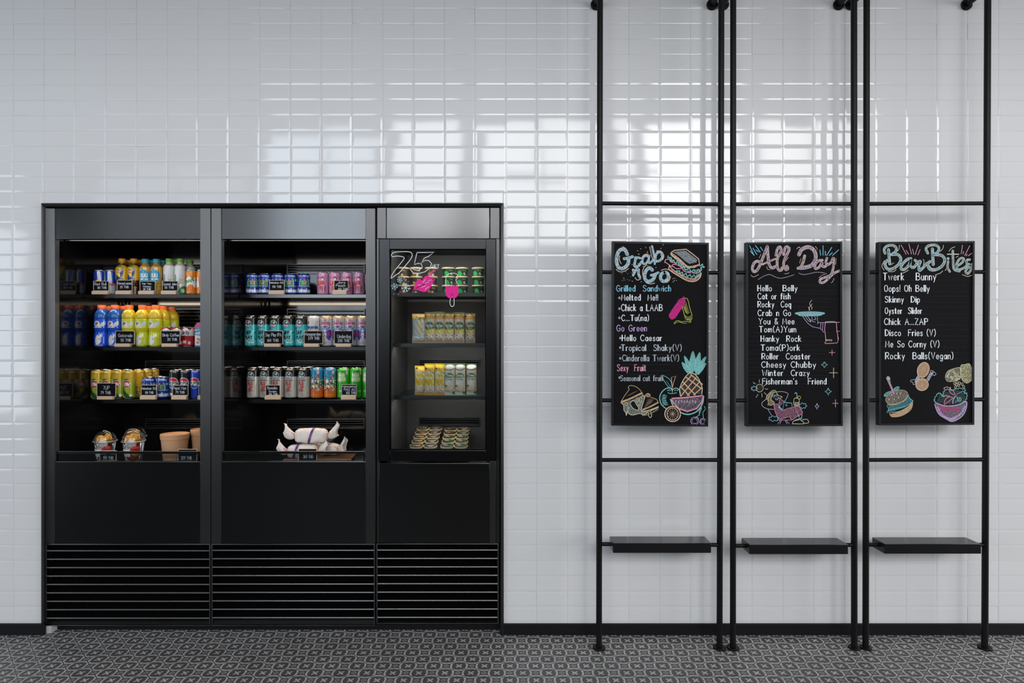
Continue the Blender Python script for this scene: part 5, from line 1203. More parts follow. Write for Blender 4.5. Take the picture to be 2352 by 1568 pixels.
for i, q in enumerate((296.7, 327.4, 358.1)): R.put(q, ['yellow sports drink bottle beside the front blue one, orange cap', 'yellow sports drink bottle standing between two other front yellow ones', 'yellow sports drink bottle above the red coffee cans, last of the front three'][i], rz=.12 - .06 * i)
R.put(344, 'yellow sports drink bottle in the second row, between two front yellow ones', 1); R.put(375.5, 'yellow sports drink bottle in the second row behind the coffee price tag', 1, -.5); R.put(395.5, 'yellow sports drink bottle in the third row, farthest from the blue ones', 2, .1)
# --- coffee cans
a = Art(170, 106, 'c2222c')
a.rect(-85, 58, 85, 100, 'd8d6d4').poly([(-40, 100), (-10, 100), (-40, 84)], 'c2222c').poly([(-85, 100), (0, 100), (-16, 92), (-85, 86)], 'c2222c').poly([(4, 100), (26, 88), (38, 100)], '5a2a1a').text('Birdy', 0, 66, 20, 3.4, '3a3a3e', 40).poly(smooth_pts([(-20, 50), (0, 60), (20, 50), (12, 38), (-12, 38), (-20, 50)], 4), '7a1a1c').rect(-16, 18, 6, 32, 'e6cfcc').disc(22, 20, 7, 9, 'e6d9d4').rect(-85, 0, 85, 4, 'b8b4b0').disc(-30, 20, 6, 8, 'e6d9d4')
p = can_proto('coffee_can', '', a, 53, 106, 'small red and white coffee cans', 23.5)
R = Row(p, S2, .0268, 'small red and white coffee cans')
R.put(384.6, 'small red coffee can behind the coffee price tag, beside the yellow bottles', rz=.1); R.put(407.7, 'small red coffee can partly behind the edge of the coffee price tag', rz=.3); R.put(431.2, 'small red and white coffee can in clear view, beside the price tag', rz=-.05); R.put(454.4, 'small red coffee can half hidden by the cooler post', rz=.5, dy=.058)
# --- milk carton
def carton(px, label):
    y = shelf_y(.02); t = thing('almond_milk_carton', label, 'carton', (X(px, y), y, S2 + .0002))
    art = Art(46, 118, 'e4e6ea'); art.rect(-23, 100, 23, 118, 'd8558e').rect(-23, 90, 23, 100, '3aa0c4').poly([(-23, 84), (23, 92), (23, 56), (-23, 62)], '2f7fb4').text('milk', -2, 66, 15, 3, 'f2f4f6', 32).disc(-6, 40, 8, 6, 'b67a44').disc(6, 32, 7, 5, 'a86a38').disc(-8, 22, 9, 6, 'c08a54').rect(-23, 0, 23, 8, '3f86b8')
    nx, nz = 20, 44; v = []; f = []; cols = []
    for j in range(nz + 1):
        for i in range(nx + 1): v.append(((-23 + 46 * i / nx) / 1000, -.019, 118 * j / nz / 1000))
    for j in range(nz):
        for i in range(nx):
            f.append((j * (nx + 1) + i, j * (nx + 1) + i + 1, (j + 1) * (nx + 1) + i + 1, (j + 1) * (nx + 1) + i)); cols.append(art.sample(-23 + 46 * i / nx, -23 + 46 * (i + 1) / nx, 118 * j / nz, 118 * (j + 1) / nz))
    b = len(v); v += [(x, y_, z) for z in (0, .118) for x, y_ in ((-.023, -.019), (.023, -.019), (.023, .019), (-.023, .019))]
    for q in ((0, 3, 2, 1), (4, 5, 6, 7), (1, 2, 6, 5), (2, 3, 7, 6), (3, 0, 4, 7)): f.append([b + i for i in q]); cols.append(lin('dfe2e6') if q != (4, 5, 6, 7) else lin('c8477f'))
    me = bpy.data.meshes.new('body'); me.from_pydata(v, [], f); me.update(); me.materials.append(M_PAPP); set_print(me, np.array(cols)); obj('body', me, t)
    MB().add([(-.023, -.004, .118), (.023, -.004, .118), (.023, .004, .118), (-.023, .004, .118), (-.023, -.001, .128), (.023, -.001, .128), (.023, .001, .128), (-.023, .001, .128)], [(0, 1, 5, 4), (2, 3, 7, 6), (4, 5, 6, 7), (1, 2, 6, 5), (3, 0, 4, 7)]).build('top_seam', mat('carton_pink', lin('c8477f'), .5), t)
carton(462, 'small pink and blue almond milk carton half hidden by the cooler post')

# --- lemon-lime soda (tall can)
TH = 153
a = Art(183, TH, '9fae2a')
a.rect(-92, 100, 92, TH, 'c9a62c').rect(-92, 92, 92, 104, 'b8aa2a').poly([(-40, 100), (-16, 100), (-34, 44), (-42, 60)], 'e6e8e2').poly([(-12, 104), (10, 108), (-2, 62), (-24, 40)], '2a6a34').poly([(-60, 100), (-20, 104), (-20, 96), (-60, 92)], 'e8e8e2')
a.disc(2, 78, 21, 20, 'e6d9d4').disc(2, 78, 19, 18, 'b3202a').line([(-8, 70), (-8, 80), (0, 84), (0, 72), (6, 72), (6, 86), (12, 70), (16, 84)], 4.4, 'f2eeea', True).poly(smooth_pts([(-30, 52), (-18, 54), (8, 26), (34, 10), (34, 0), (0, 4), (-30, 40), (-30, 52)], 4), '1f4f2a').poly([(-40, 30), (-14, 18), (0, 0), (-40, 0)], 'c8b62e').disc(22, 18, 8, 7, 'dfe4d4').line([(-30, 136), (14, 136)], 2, '6a7a1e').line([(-30, 130), (6, 130)], 2, '6a7a1e').rect(-92, 0, 92, 4, 'b8b49a').rect(20, 90, 50, 92, '7a8a24').line([(24, 116), (24, 100), (34, 112)], 1.5, '5f8a2a')
p = can_proto('lemon_lime_soda_can', '', a, 58.3, TH, 'tall yellow-green lemon-lime soda cans', 25)
R = Row(p, S3, .0293, 'tall yellow-green lemon-lime soda cans')
for i, q in enumerate((223.3, 247.6, 272.2, 297.4)):
    R.put(q, ['tall yellow-green soda can nearest the dark side wall, front row', 'tall yellow-green soda can standing behind the 79 THB price tag', 'tall yellow-green soda can beside that price tag, partly covered by it', 'tall yellow-green soda can in full view, beside the plain yellow cans'][i], rz=[.0, .05, .1, 0][i])
for i, q in enumerate((242, 266.3, 290.6)): R.put(q, 'yellow-green soda can in the second row, only rim showing, %s from side wall' % ORD[i], 1)
a = Art(183, TH, 'c9a02a')
a.rect(-92, 0, 92, 60, '8a9a34').poly(smooth_pts([(-40, 40), (-10, 66), (20, 50), (30, 20), (-40, 10), (-40, 40)], 4), '4a7a3a').text('N', -18, 112, 15, 4, '4f8a3a', 12).text('A', -18, 88, 15, 4, '4f8a3a', 12).text('A', -18, 64, 15, 4, '4f8a3a', 12).disc(14, 46, 14, 10, 'd6862e').rect(-92, 140, 92, TH, 'caa840').speckle(-30, 0, 40, 40, ['d2b23e', '5f7f34', 'b8862a'], 40, 2, 5, rn).rect(26, 120, 34, 130, 'd8cfae')
p = can_proto('mango_soda_can', '', a, 58.3, TH, 'tall plain yellow soda cans', 25)
R = Row(p, S3, .0293, 'tall plain yellow soda cans')
R.put(318.5, 'plain yellow tall can behind the small blue can, nearest the lemon-lime cans', 1, .1); R.put(337, 'plain yellow tall can above the front blue cans, middle one of three', 2, .2); R.put(352.5, 'plain yellow tall can farthest back, nearest the black cola cans', 3)
# --- alcohol-free lager
a = Art(208, 115, '1d3f9a')
for x0 in (-104 + 52, 52 - 0 - 52 + 0, 104):
    pass
for x0 in (-92, 0, 92):
    a.disc(x0, 60, 27, 36, 'dfe6e2').disc(x0, 60, 24.5, 33, '2f8a3c').disc(x0, 84, 18, 12, '1d3f9a').star(x0, 68, 15.5, 'e8ecea').star(x0, 68, 12.5, 'c8222c')
    for i, chh in enumerate('HEINEKEN'): a.text(chh, x0 - 29 + i * 8.3, 92 + 6 * math.cos((i - 3.5) / 3.5), 10.5, 2.2, 'c9d2e6', 6)
    a.text('0.0', x0 + 37, 74, 9, 2, 'c9d2e6', 12)
a.rect(-104, 8, 104, 46, '1b3d9c').line([(-104, 46), (104, 46)], 1.6, 'c9d2e6')
for x0 in (-92, 0, 92): a.text('Heineken', x0, 14, 19.5, 4.0, 'e9ecee', 84)
a.rect(-104, 0, 104, 9, '16307c').rect(-104, 104, 104, 115, '17327f')
p = can_proto('alcohol_free_lager_can', '', a, 66, 115, 'blue and green lager cans with red star', 26)
R = Row(p, S3, .0332, 'blue lager cans on the bottom shelf')
R.put(342.3, 'blue and green star lager can behind its price tag, bottom shelf', rz=.2); R.put(374.6, 'blue and green star lager can in clear view between two price tags', rz=.0); R.put(367, 'blue star lager can in the second row of the bottom shelf, mostly hidden', 1)
def again(pr): return dup(pr, '', (0, 0, 0), 0)
p2 = again(p); R = Row(p2, S1, .0332, 'blue lager cans on the top shelf of the beer cooler')
for i, q in enumerate((579.8, 609, 638.5, 668.3, 697.8)): R.put(q, 'blue and green star lager can on top shelf, %s from the dark side wall' % ORD[i], rz=[.42, -.05, .1, 0, .4][i])
# --- cola, black and blue
def cola(base, band):
    a = Art(183, TH, base)
    for x0 in (-30, 62):
        a.disc(x0 + 30, 84, 29, 29, 'e8e8ea').disc(x0 + 30, 84, 26.5, 26.5, base if base != '111114' else '141418')
        a.poly([(x0 + 30 + 26.5 * math.cos(t), 84 + 26.5 * math.sin(t)) for t in np.linspace(.25, PI - .25, 20)] + [(x0 + 12, 96), (x0 + 36, 92)], 'c8252f').poly(smooth_pts([(x0 + 3, 90), (x0 + 20, 95), (x0 + 40, 92), (x0 + 58, 92), (x0 + 57, 74), (x0 + 40, 70), (x0 + 20, 73), (x0 + 3, 74), (x0 + 3, 90)], 3), 'e9e9eb').text('PEPSI', x0 + 30, 76, 13, 3.6, '141418', 48)
        a.poly(smooth_pts([(x0 + 6, 72), (x0 + 22, 70), (x0 + 40, 66), (x0 + 54, 72), (x0 + 44, 60), (x0 + 24, 58), (x0 + 6, 72)], 3), band)
    a.rect(-92, 138, 92, TH, base).line([(-20, 146), (20, 146)], 3, 'c8c8ce').text('max', 0, 20, 16, 3, 'dfe0e4', 24) if base == '111114' else a.line([(-20, 146), (20, 146)], 3, 'c8c8ce')
    a.rect(-92, 0, 92, 4, '8a8a90').line([(-34, 118), (-34, 20)], 1.5, 'b8b8be'); return a
p = can_proto('cola_can', '', cola('111114', '1d56b8'), 58.3, TH, 'tall cola cans', 25)
R = Row(p, S3, .0293, 'tall cola cans')
R.put(403, 'tall black cola can beside the blue star lager can', rz=.0); R.put(427.4, 'tall black cola can beside the blue cola can', rz=-.05); R.put(412, 'tall black cola can in the second row, between the two front ones', 1)
p = can_proto('cola_can', 'tall blue cola can nearest the cooler post', cola('1f3fae', '2a55c4'), 58.3, TH, 'tall cola cans', 25)
R = Row(p, S3, .0293, 'tall cola cans'); R.put(451.6, 'tall blue cola can nearest the cooler post', rz=.0); R.put(437.5, 'tall blue cola can in the second row behind the front cola cans', 1)

# ------------------------------------------------------------------ beer cooler
# --- pink peach cans
a = Art(183, 122, 'd28cb4')
a.rect(-92, 104, 92, 122, 'd9a0c2').text('peach', -14, 88, 8, 1.8, 'a0486e', 22).disc(-12, 60, 11, 12, 'c8363e').disc(-14, 64, 5, 4, 'e8867a').disc(6, 86, 9, 10, '221c20').disc(6, 82, 6.5, 7, 'e8c8b4').poly([(-4, 74), (14, 74), (18, 54), (-4, 52)], 'c23640').poly([(0, 52), (12, 52), (8, 36), (2, 36)], 'd8b0b8')
for k in range(3):
    x = -14 + k * 15; a.line([(x, 48), (x + 5, 40), (x, 32), (x + 4, 24), (x, 14)], 2.6, '2a2226', True).line([(x - 3, 36), (x + 7, 34)], 2, '2a2226').line([(x + 7, 46), (x + 7, 18)], 1.8, '2a2226')
a.rect(-8, 26, 6, 46, 'c23a4a').rect(-92, 0, 92, 3, 'b88aa0').line([(30, 30), (40, 70)], 2, 'c46a94').line([(-46, 30), (-40, 80)], 2, 'c46a94')
p = can_proto('peach_drink_can', '', a, 59.5, 122, 'pink peach cans', 26)
R = Row(p, S1, .0298, 'pink peach cans')
for i, q in enumerate((741.7, 769, 797, 825.2)): R.put(q, ['pink peach can nearest the blue lager cans', 'pink peach can partly behind the peach price tag, beside the end can', 'pink peach can mostly behind the peach price tag', 'pink peach can nearest the wide cooler post'][i], rz=[.0, .1, .3, -.1][i])
# --- teal and black craft beer
BH = 166
def emblem(a, x, y, r): a.disc(x, y, r, r, '0f0f12').disc(x, y, r * .9, r * .9, 'cfd4d4').disc(x, y, r * .8, r * .8, '0f0f12').text('Full', x, y + 1, r * .62, 2.2, 'd8dcdc', r * .9).text('Moon', x, y - r * .62, r * .52, 2.2, 'd8dcdc', r * 1.15)
a = Art(208, BH, '28b0b4')
a.rect(-104, 118, 104, BH, '121214').poly([(-104, 118), (-20, 118), (-30, 100), (-104, 104)], '2fb0b6').rect(-104, 150, 104, 158, '121214').line([(-16, 154), (16, 154)], 3, 'b8b8b4').poly(smooth_pts([(-40, 10), (-20, 60), (-34, 90), (-10, 100), (16, 92), (30, 50), (10, 8), (-40, 10)], 4), '4fbcc4')
emblem(a, -4, 122, 21); a.disc(-22, 96, 6, 9, '4a1c18').text('SAY', -4, 66, 18, 4.5, '14181a', 32).text('PLAY', 0, 42, 16, 4, '14181a', 36).line([(-12, 34), (0, 38), (16, 60), (24, 90)], 4, 'a8d4d4', True)
a.poly([(-40, 20), (-20, 30), (-24, 14)], 'b04a34').poly([(8, 34), (30, 40), (24, 30)], 'd0b03a').speckle(-44, 8, 44, 100, ['1f8f96', '6fd0d2', '16646c', 'c4e4e2', '7a3a2a'], 60, 1, 4, rn).text('SAY', -4, 66, 18, 4.5, '14181a', 32).text('PLAY', 0, 42, 16, 4, '14181a', 36).line([(-10, 28), (22, 22), (34, 30)], 3, 'cfe8e6', True).rect(-104, 0, 104, 6, '1c8a90')
p = can_proto('craft_beer_can', '', a, 66, BH, 'teal and black craft beer cans', 26)
R = Row(p, S2, .0332, 'teal and black craft beer cans')
for i, q in enumerate((577, 605.2, 634, 663.7, 692.5)): R.put(q, 'tall teal and black beer can, %s counted from the dark side wall' % ORD[i], rz=-.05 + .03 * (i % 3))
# --- white wheat beer
a = Art(208, BH, 'c9c9c8')
a.rect(-104, 140, 104, BH, 'd2d2d0').poly([(-30, 166), (-18, 166), (-14, 120), (-28, 120)], 'd8b0b0').rect(-27, 122, -17, 132, '6a6a70').text('Hoegaarden', 0, 96, 18, 3.6, '2f4f8a', 62).line([(-22, 88), (22, 88)], 2, 'b86a6a').line([(6, 76), (16, 80), (24, 72)], 4, '4f8a3a', True).rect(-104, 40, 104, 66, 'bcc0c4').poly([(-20, 60), (20, 60), (0, 20)], '4a6aa4').line([(18, 130), (30, 134)], 2, '8a9a6a').rect(-104, 0, 104, 8, 'b0b0ae')
p = can_proto('wheat_beer_can', 'tall white wheat beer can between the teal and purple-patterned cans', a, 66, BH, None, 26)
R = Row(p, S2, .0332, 'white wheat beer cans'); R.put(720.7, 'tall white wheat beer can between the teal and purple-patterned cans'); p.pop('group', None) if hasattr(p, 'pop') else None
# --- silver cans with purple wings
a = Art(208, BH, 'b9bac0')
a.rect(-104, 150, 104, BH, 'c0a07c').rect(-104, 146, 104, 151, 'c9bca8').line([(-8, 140), (0, 146), (8, 138), (-4, 138), (6, 132)], 3, 'a8405a', True).text('Underdog', 0, 118, 18, 3.0, 'a83a58', 52, 0, .2)
a.poly([(0, 70), (-30, 104), (-20, 106), (0, 92), (20, 106), (30, 104)], '4a86b8').poly([(0, 96), (-16, 108), (0, 112), (16, 108)], '7a3a8a').poly(smooth_pts([(-4, 76), (-32, 92), (-38, 60), (-22, 34), (-4, 56), (-4, 76)], 4), '5a2f86').poly(smooth_pts([(4, 76), (32, 92), (38, 60), (22, 34), (4, 56), (4, 76)], 4), '5a2f86').poly([(-26, 80), (-10, 72), (-14, 54), (-30, 62)], '9a3a86').poly([(26, 80), (10, 72), (14, 54), (30, 62)], '9a3a86').poly([(-6, 90), (6, 90), (8, 58), (0, 46), (-8, 58)], 'dfe2ea').disc(-4, 76, 2.2, 3, '1c1c2a').disc(4, 76, 2.2, 3, '1c1c2a').disc(0, 58, 4, 3, 'b83a52').poly([(-34, 50), (-20, 44), (-28, 30)], '3a66b0').poly([(34, 50), (20, 44), (28, 30)], '3a66b0').line([(-18, 24), (18, 24)], 2.4, '8a5a5a').line([(-12, 17), (10, 17)], 2.4, '8a5a5a').rect(-104, 0, 104, 6, '5a5a60')
p = can_proto('silver_beer_can', '', a, 66, BH, 'silver beer cans with purple wings', 26)
R = Row(p, S2, .0332, 'silver beer cans with purple wings')
for i, q in enumerate((750.3, 778.7, 806.5, 835)): R.put(q, ['silver can with purple wing pattern, beside the white wheat beer', 'silver purple-winged can, second from the white wheat beer', 'silver purple-winged can, third from the white wheat beer', 'silver purple-winged can cut off by the wide cooler post'][i], rz=.03 * i)
# --- grey-white craft beer with red letters
a = Art(208, BH, 'b4b2a8')
a.rect(-104, 118, 104, BH, '121214').line([(-16, 156), (16, 156)], 3, 'b89a6a')
for k in range(26): x = rn.uniform(-50, 50); a.line([(x, rn.uniform(10, 110)), (x + rn.uniform(-10, 10), rn.uniform(10, 120)), (x + rn.uniform(-14, 14), rn.uniform(10, 110))], 1.6, rn.choice(['7f7f78', '95958c', 'd0cec4', '6a6a66']), True)
emblem(a, -4, 126, 21); a.rect(-22, 96, 18, 101, '4a4a48').text('BUS', -4, 76, 15, 4, 'b83a3c', 26).text('SA', 0, 58, 15, 4, 'b83a3c', 18).text('BA', -4, 40, 15, 4, 'b83a3c', 20).rect(-12, 26, 6, 29, '6a6a66').rect(-104, 0, 104, 8, '30343c')
for y in (20, 16): a.line([(-6, y), (8, y)], 1.6, '6a6a66')
p = can_proto('pale_craft_beer_can', '', a, 66, BH, 'grey-white craft beer cans with red letters', 26)
R = Row(p, S3, .0332, 'grey-white craft beer cans with red letters')
XS = (582, 610.6, 639, 668.5, 698)
for i, q in enumerate(XS): R.put(q, 'grey-white beer can with red letters, %s from the dark side wall' % ORD[i], rz=.02 * (i % 2))
for i, q in enumerate((599, 627, 655, 684, 712)): R.put(q, 'grey-white beer can in the second row, only its lid showing, %s from side wall' % ORD[i], 1)
# --- blue and orange can
a = Art(208, BH, 'd06a20')
a.rect(-104, 104, 104, BH, '2a86ac').rect(-104, 70, 104, 104, '2f7a5a').poly([(-10, 84), (36, 96), (44, 60), (0, 60)], '1f5f3a').speckle(-50, 44, 50, 124, ['e8e2d6', 'd85a2a', 'e6b04a', '2f6f4a', 'c8402a', '3aa0c0', '2a2420', 'e4e4e0'], 120, 1.5, 5, rn).disc(-16, 94, 7, 9, 'e8e4dc').disc(12, 70, 8, 8, 'e0a04a').disc(-8, 66, 6, 8, 'e8e2d6').disc(24, 56, 9, 7, 'c84a2a').line([(-6, 82), (26, 48)], 3, 'e8e4dc').line([(14, 112), (26, 136), (36, 140)], 2.4, '6a2a2a', True).poly([(10, 166), (24, 166), (22, 132), (10, 132)], 'd8b4b0').disc(-22, 122, 5, 5, '1a1a1e').rect(12, 88, 22, 98, 'e4e6e2').rect(-104, 150, 104, 158, '2a7ea4').line([(-20, 22), (16, 22)], 2, 'e0a060').rect(-104, 0, 104, 7, '2a241e').poly([(-44, 54), (-30, 50), (-36, 40)], '2f8aa0')
p = can_proto('illustrated_beer_can', '', a, 66, BH, 'blue and orange illustrated cans', 26)
R = Row(p, S3, .0332, 'blue and orange illustrated cans')
R.put(728.3, 'blue and orange illustrated beer can beside the grey-white cans', rz=-.05); R.put(758.5, 'blue and orange illustrated beer can beside the bright green cans', rz=.28)
# --- green pale ale
a = Art(208, BH, '2cae1e')
a.rect(-104, 150, 104, BH, '36a82a').text('MAHA', -4, 116, 18, 4.2, 'd0dcb4', 36).text('NAKHON', -4, 96, 16, 3.8, 'd0dcb4', 42).line([(-24, 92), (16, 92)], 1.6, 'b8d09a').line([(-24, 137), (10, 137)], 1.6, 'b8d09a').poly([(18, 166), (32, 166), (32, 128), (20, 128)], 'd8b4b8').text('PALE ALE', 6, 38, 7, 1.8, 'd0dcb4', 44).rect(-104, 0, 104, 7, '1c7a14').rect(30, 40, 36, 110, '26961a')
p = can_proto('pale_ale_can', '', a, 66, BH, 'bright green pale ale cans', 26)
R = Row(p, S3, .0332, 'bright green pale ale cans')
R.put(789.3, 'bright green pale ale can beside the blue and orange cans', rz=.0); R.put(818.2, 'bright green pale ale can behind the pale ale price tag', rz=.25); R.put(847, 'bright green pale ale can cut off by the wide cooler post', rz=-.2)

# ------------------------------------------------------------------ price tags
M_TAGB = mat('tag_slate', (0.005, 0.005, 0.006), .6, spec=.12, noise=.2)
def price_tag(px, pyt, pyb, y, lines, label, basepx=None, wood=True, rz=0.0, z=None, group='small slate price tags on pine feet'):
    """px = (left, right) of the slate; pyt..pyb = its top and bottom; stands on z"""
    zt, zb = Z(pyt, y), Z(pyb, y); x0, x1 = X(px[0], y), X(px[1], y); cx = (x0 + x1) / 2; w = x1 - x0; h = zt - zb; z = zb if z is None else z
    t = thing('price_tag', label, 'price tag', (cx, y, z), rz, group); b0 = zb - z; hw = w / 2; e = .0022
    fr = MB().box(-hw, hw, -.0012, .0022, b0, b0 + e, .0006).box(-hw, hw, -.0012, .0022, b0 + h - e, b0 + h, .0006).box(-hw, -hw + e, -.0012, .0022, b0 + e, b0 + h - e, .0004).box(hw - e, hw, -.0012, .0022, b0 + e, b0 + h - e, .0004)
    fr.build('edging', M_CREAM, t)
    MB().box(-hw + e, hw - e, -.0004, .0018, b0 + e, b0 + h - e).build('slate', M_TAGB, t)
    ch = Chalk(lambda u, v, lv: (u, -.0002 - .0006 * lv, v), 1)
    for s, u0, u1, v, cap in lines:
        st, W = text_strokes(s); sx = (u1 - u0) * w / W; k = h * cap / 10
        for _, pts in st: ch.line([(-hw + u0 * w + a_ * sx, b0 + v * h + b_ * k) for a_, b_ in pts], .0017, 'd4dce6', 1, False)
    if lines: ch.build('lettering', t)
    if wood:
        bx0, bx1 = (X(basepx[0], y) - cx, X(basepx[1], y) - cx) if basepx else (-hw, hw)
        MB().box(bx0, bx1, -.010, -.0014, 0, .0175, .0012).box(bx0, bx1, .0024, .010, 0, .0175, .0012).box(bx0, bx1, -.0014, .0024, 0, b0 if b0 > .002 else .002).build('wooden_foot', M_WOOD, t)
    return t
TY = SHY + .016
for px, pt, pb, si, L, lab, bp in (
    ((214.5, 250.5), 645.2, 668, S1, [('Red Bull', .08, .82, .58, .26), ('80 THB', .28, .84, .22, .22)], 'price tag reading 80 THB, before the blue and silver cans', (213.2, 249.6)),
    ((269, 304), 643, 668, S1, [('HoneyLemon', .04, .97, .60, .22), ('25 THB', .2, .75, .26, .2)], 'price tag reading Honey Lemon 25 THB, before the yellow-capped tea', (267.5, 303)),
    ((321.2, 357.2), 645.2, 668, S1, [('Yen Yen', .13, .72, .66, .16), ('Honey.', .22, .74, .38, .16), ('30 THB', .22, .7, .1, .18)], 'price tag reading 30 THB, before the blue-capped bottles', (319.6, 355.2)),
    ((372.4, 408.6), 645, 668, S1, [('Coconut Juice', .03, .92, .58, .24), ('55 THB', .16, .73, .24, .22)], 'price tag reading Coconut Juice 55 THB, before the white bottles', (371.8, 406.5)),
    ((265.2, 309.3), 759.4, 790, S2, [('Gatorade', .15, .88, .54, .22), ('55 THB', .28, .8, .2, .2)], 'price tag reading 55 THB, in front of the sports drinks', (264.8, 299.6)),
    ((369.7, 414), 759.4, 790, S2, [('Birdy Coffee', .09, .93, .58, .2), ('20 THB', .34, .83, .26, .18)], 'price tag reading 20 THB, in front of the red coffee cans', (373, 408)),
    ((222.3, 266.4), 879.2, 911, S3, [('7UP', .34, .66, .52, .26), ('79 THB', .2, .72, .2, .2)], 'price tag reading 79 THB, in front of the yellow-green cans', (225.4, 260.5)),
    ((324, 360.2), 883.6, 908, S3, [('Heineken 0.0', .04, .97, .56, .22), ('130 THB', .26, .78, .18, .2)], 'price tag reading 130 THB, before the two blue star cans beside the cola', (323.6, 359)),
    ((396, 432.5), 884, 908, S3, [('Pepsi Max', .04, .86, .58, .28), ('79 THB', .2, .76, .2, .22)], 'price tag reading 79 THB, in front of the black cola cans', (395.6, 430)),
    ((456.5, 470), 884, 908, S3, [], 'price tag almost wholly hidden by the cooler post, beside the blue cola', (455.8, 470)),
    ((618.6, 653.6), 643, 667.5, S1, [('Heineken 0.0', .04, .92, .68, .16), ('130 THB', .2, .78, .28, .2)], 'price tag reading 130 THB, before the row of five blue star cans', (618, 653)),
    ((767.2, 800.4), 643.6, 666.5, S1, [('Jinro', .24, .78, .68, .22), ('Peach', .14, .78, .36, .25), ('120 THB', .28, .94, .04, .18)], 'price tag reading 120 THB, before the pink peach cans', (764.6, 797)),
    ((605.9, 650), 759.3, 790, S2, [('Say Play IPA', .09, .92, .58, .24), ('160 THB', .18, .76, .18, .2)], 'price tag reading 160 THB, before the teal cans', (608, 643.4)),
    ((698.6, 741.8), 759.3, 789.5, S2, [('Hoegaarden', .06, .88, .64, .22), ('249 THB', .22, .8, .32, .22)], 'price tag reading 249 THB, before the white wheat beer can', (698.4, 733)),
    ((767.6, 810.6), 759, 789.4, S2, [('Underdog', .17, .88, .44, .26), ('250 THB', .2, .8, .14, .2)], 'price tag reading 250 THB, before the silver purple-winged cans', (772, 807)),
    ((610, 643.6), 883.8, 908, S3, [('Bussaba', .13, .78, .6, .26), ('Exwiese', .24, .74, .3, .18), ('315 THB', .22, .82, .04, .16)], 'price tag reading 315 THB, before the grey-white cans', (609.2, 644.6)),
    ((784.6, 819.6), 882.4, 907.4, S3, [('Mahanakhon', .03, .97, .74, .14), ('PALE ALE', .16, .94, .42, .24), ('105 THB', .3, .93, .12, .2)], 'price tag reading Pale Ale 105 THB, before the green cans', (784, 818.4))):
    price_tag(px, pt, pb, TY, L, lab, bp, z=si + .0002)

# ------------------------------------------------------------------ cooler decks
def loc_y(px, y, z): return (X(px, y), y, z)
DZ = DECKZ + .0003
price_tag((229, 267.2), 1034, 1058, .060, [('Sexy Fruits', .04, .96, .62, .3), ('199 THB', .22, .82, .14, .3)], 'slate price tag reading 199 THB at the foot of a fruit cup', wood=False, z=DZ, group='slate price tags behind the glass guards')
price_tag((408.8, 452.6), 1031, 1058.5, .060, [('329 THB', .16, .72, .14, .26)], 'slate price tag reading 329 THB at the foot of the cardboard tub', wood=False, z=DZ, group='slate price tags behind the glass guards')
price_tag((685.5, 728), 1029.8, 1058.5, .052, [('369 THB', .26, .78, .24, .26)], 'slate price tag reading 369 THB before the paper-wrapped parcels', wood=False, z=DZ, group='slate price tags behind the glass guards')

# kraft tubs
M_KRAFT = mat('kraft_card', lin('c79a72'), .6, noise=.06, nscale=60)
M_KRAFT2 = mat('kraft_card_lid', lin('cf9c70'), .55, noise=.06, nscale=60)
def tub(label, px, y, R, H):
    t = thing('kraft_tub', label, 'tub', loc_y(px, y, DZ), 0, 'brown cardboard food tubs')
    MB().lathe([(R * .80, 0), (R * .81, .002), (R * .985, H * .93), (R * .985, H * .94), (0, H * .94)], 56).build('body', M_KRAFT, t)
    ld = MB().lathe([(R * .99, H * .80), (R * 1.0, H * .81), (R * 1.02, H * .985), (R * 1.0, H), (R * .97, H * .995), (R * .955, H * .955), (0, H * .955)], 56).build('lid', M_KRAFT2, t)
    MB().add([(-.03, -.004, H * .9565), (.034, .002, H * .9565), (.034, .008, H * .9565), (-.03, .003, H * .9565)], [(0, 1, 2, 3)]).build('lid_tear', mat('kraft_dark', lin('5a3a24'), .7), ld)
    return t
tub('brown cardboard tub with lid standing behind the 329 price tag', 401.8, .150, .0665, .134); tub('brown cardboard tub half hidden by the cooler post', 470, .232, .0665, .146)

# fruit cups with dome lids
def chunk(name, m, size, seedm=None):
    bm = bmesh.new(); bmesh.ops.create_cube(bm, size=1)
    bmesh.ops.subdivide_edges(bm, edges=list(bm.edges), cuts=3, use_grid_fill=True)
    for v in bm.verts:
        q = v.co.copy(); n_ = q.normalized() * .62; q = q.lerp(n_, .45); v.co = Vector((q.x * size[0], q.y * size[1], q.z * size[2])) + Vector((rn.uniform(-1, 1), rn.uniform(-1, 1), rn.uniform(-1, 1))) * .0011
    return MB().bm(bm, True).mesh(name, m)
M_MANGO = mat('mango_flesh', lin('e0a02c'), .35, noise=.12, nscale=60); M_MELON = mat('watermelon_flesh', lin('c2382e'), .35, noise=.15, nscale=60)
def dragon_mat():
    m = mat('dragon_fruit_flesh', lin('c6c2bc'), .4); nt = m.node_tree; b = nt.nodes['Principled BSDF']
    tc = nt.nodes.new('ShaderNodeTexCoord'); vo = nt.nodes.new('ShaderNodeTexVoronoi'); vo.inputs['Scale'].default_value = 260; nt.links.new(tc.outputs['Object'], vo.inputs['Vector'])
    rp = nt.nodes.new('ShaderNodeValToRGB'); rp.color_ramp.elements[0].position = .26; rp.color_ramp.elements[1].position = .36; rp.color_ramp.elements[0].color = (.02, .02, .02, 1); rp.color_ramp.elements[1].color = (*lin('cfcbc6'), 1)
    nt.links.new(vo.outputs['Distance'], rp.inputs[0]); nt.links.new(rp.outputs[0], b.inputs['Base Color']); return m
M_DRAG = dragon_mat()
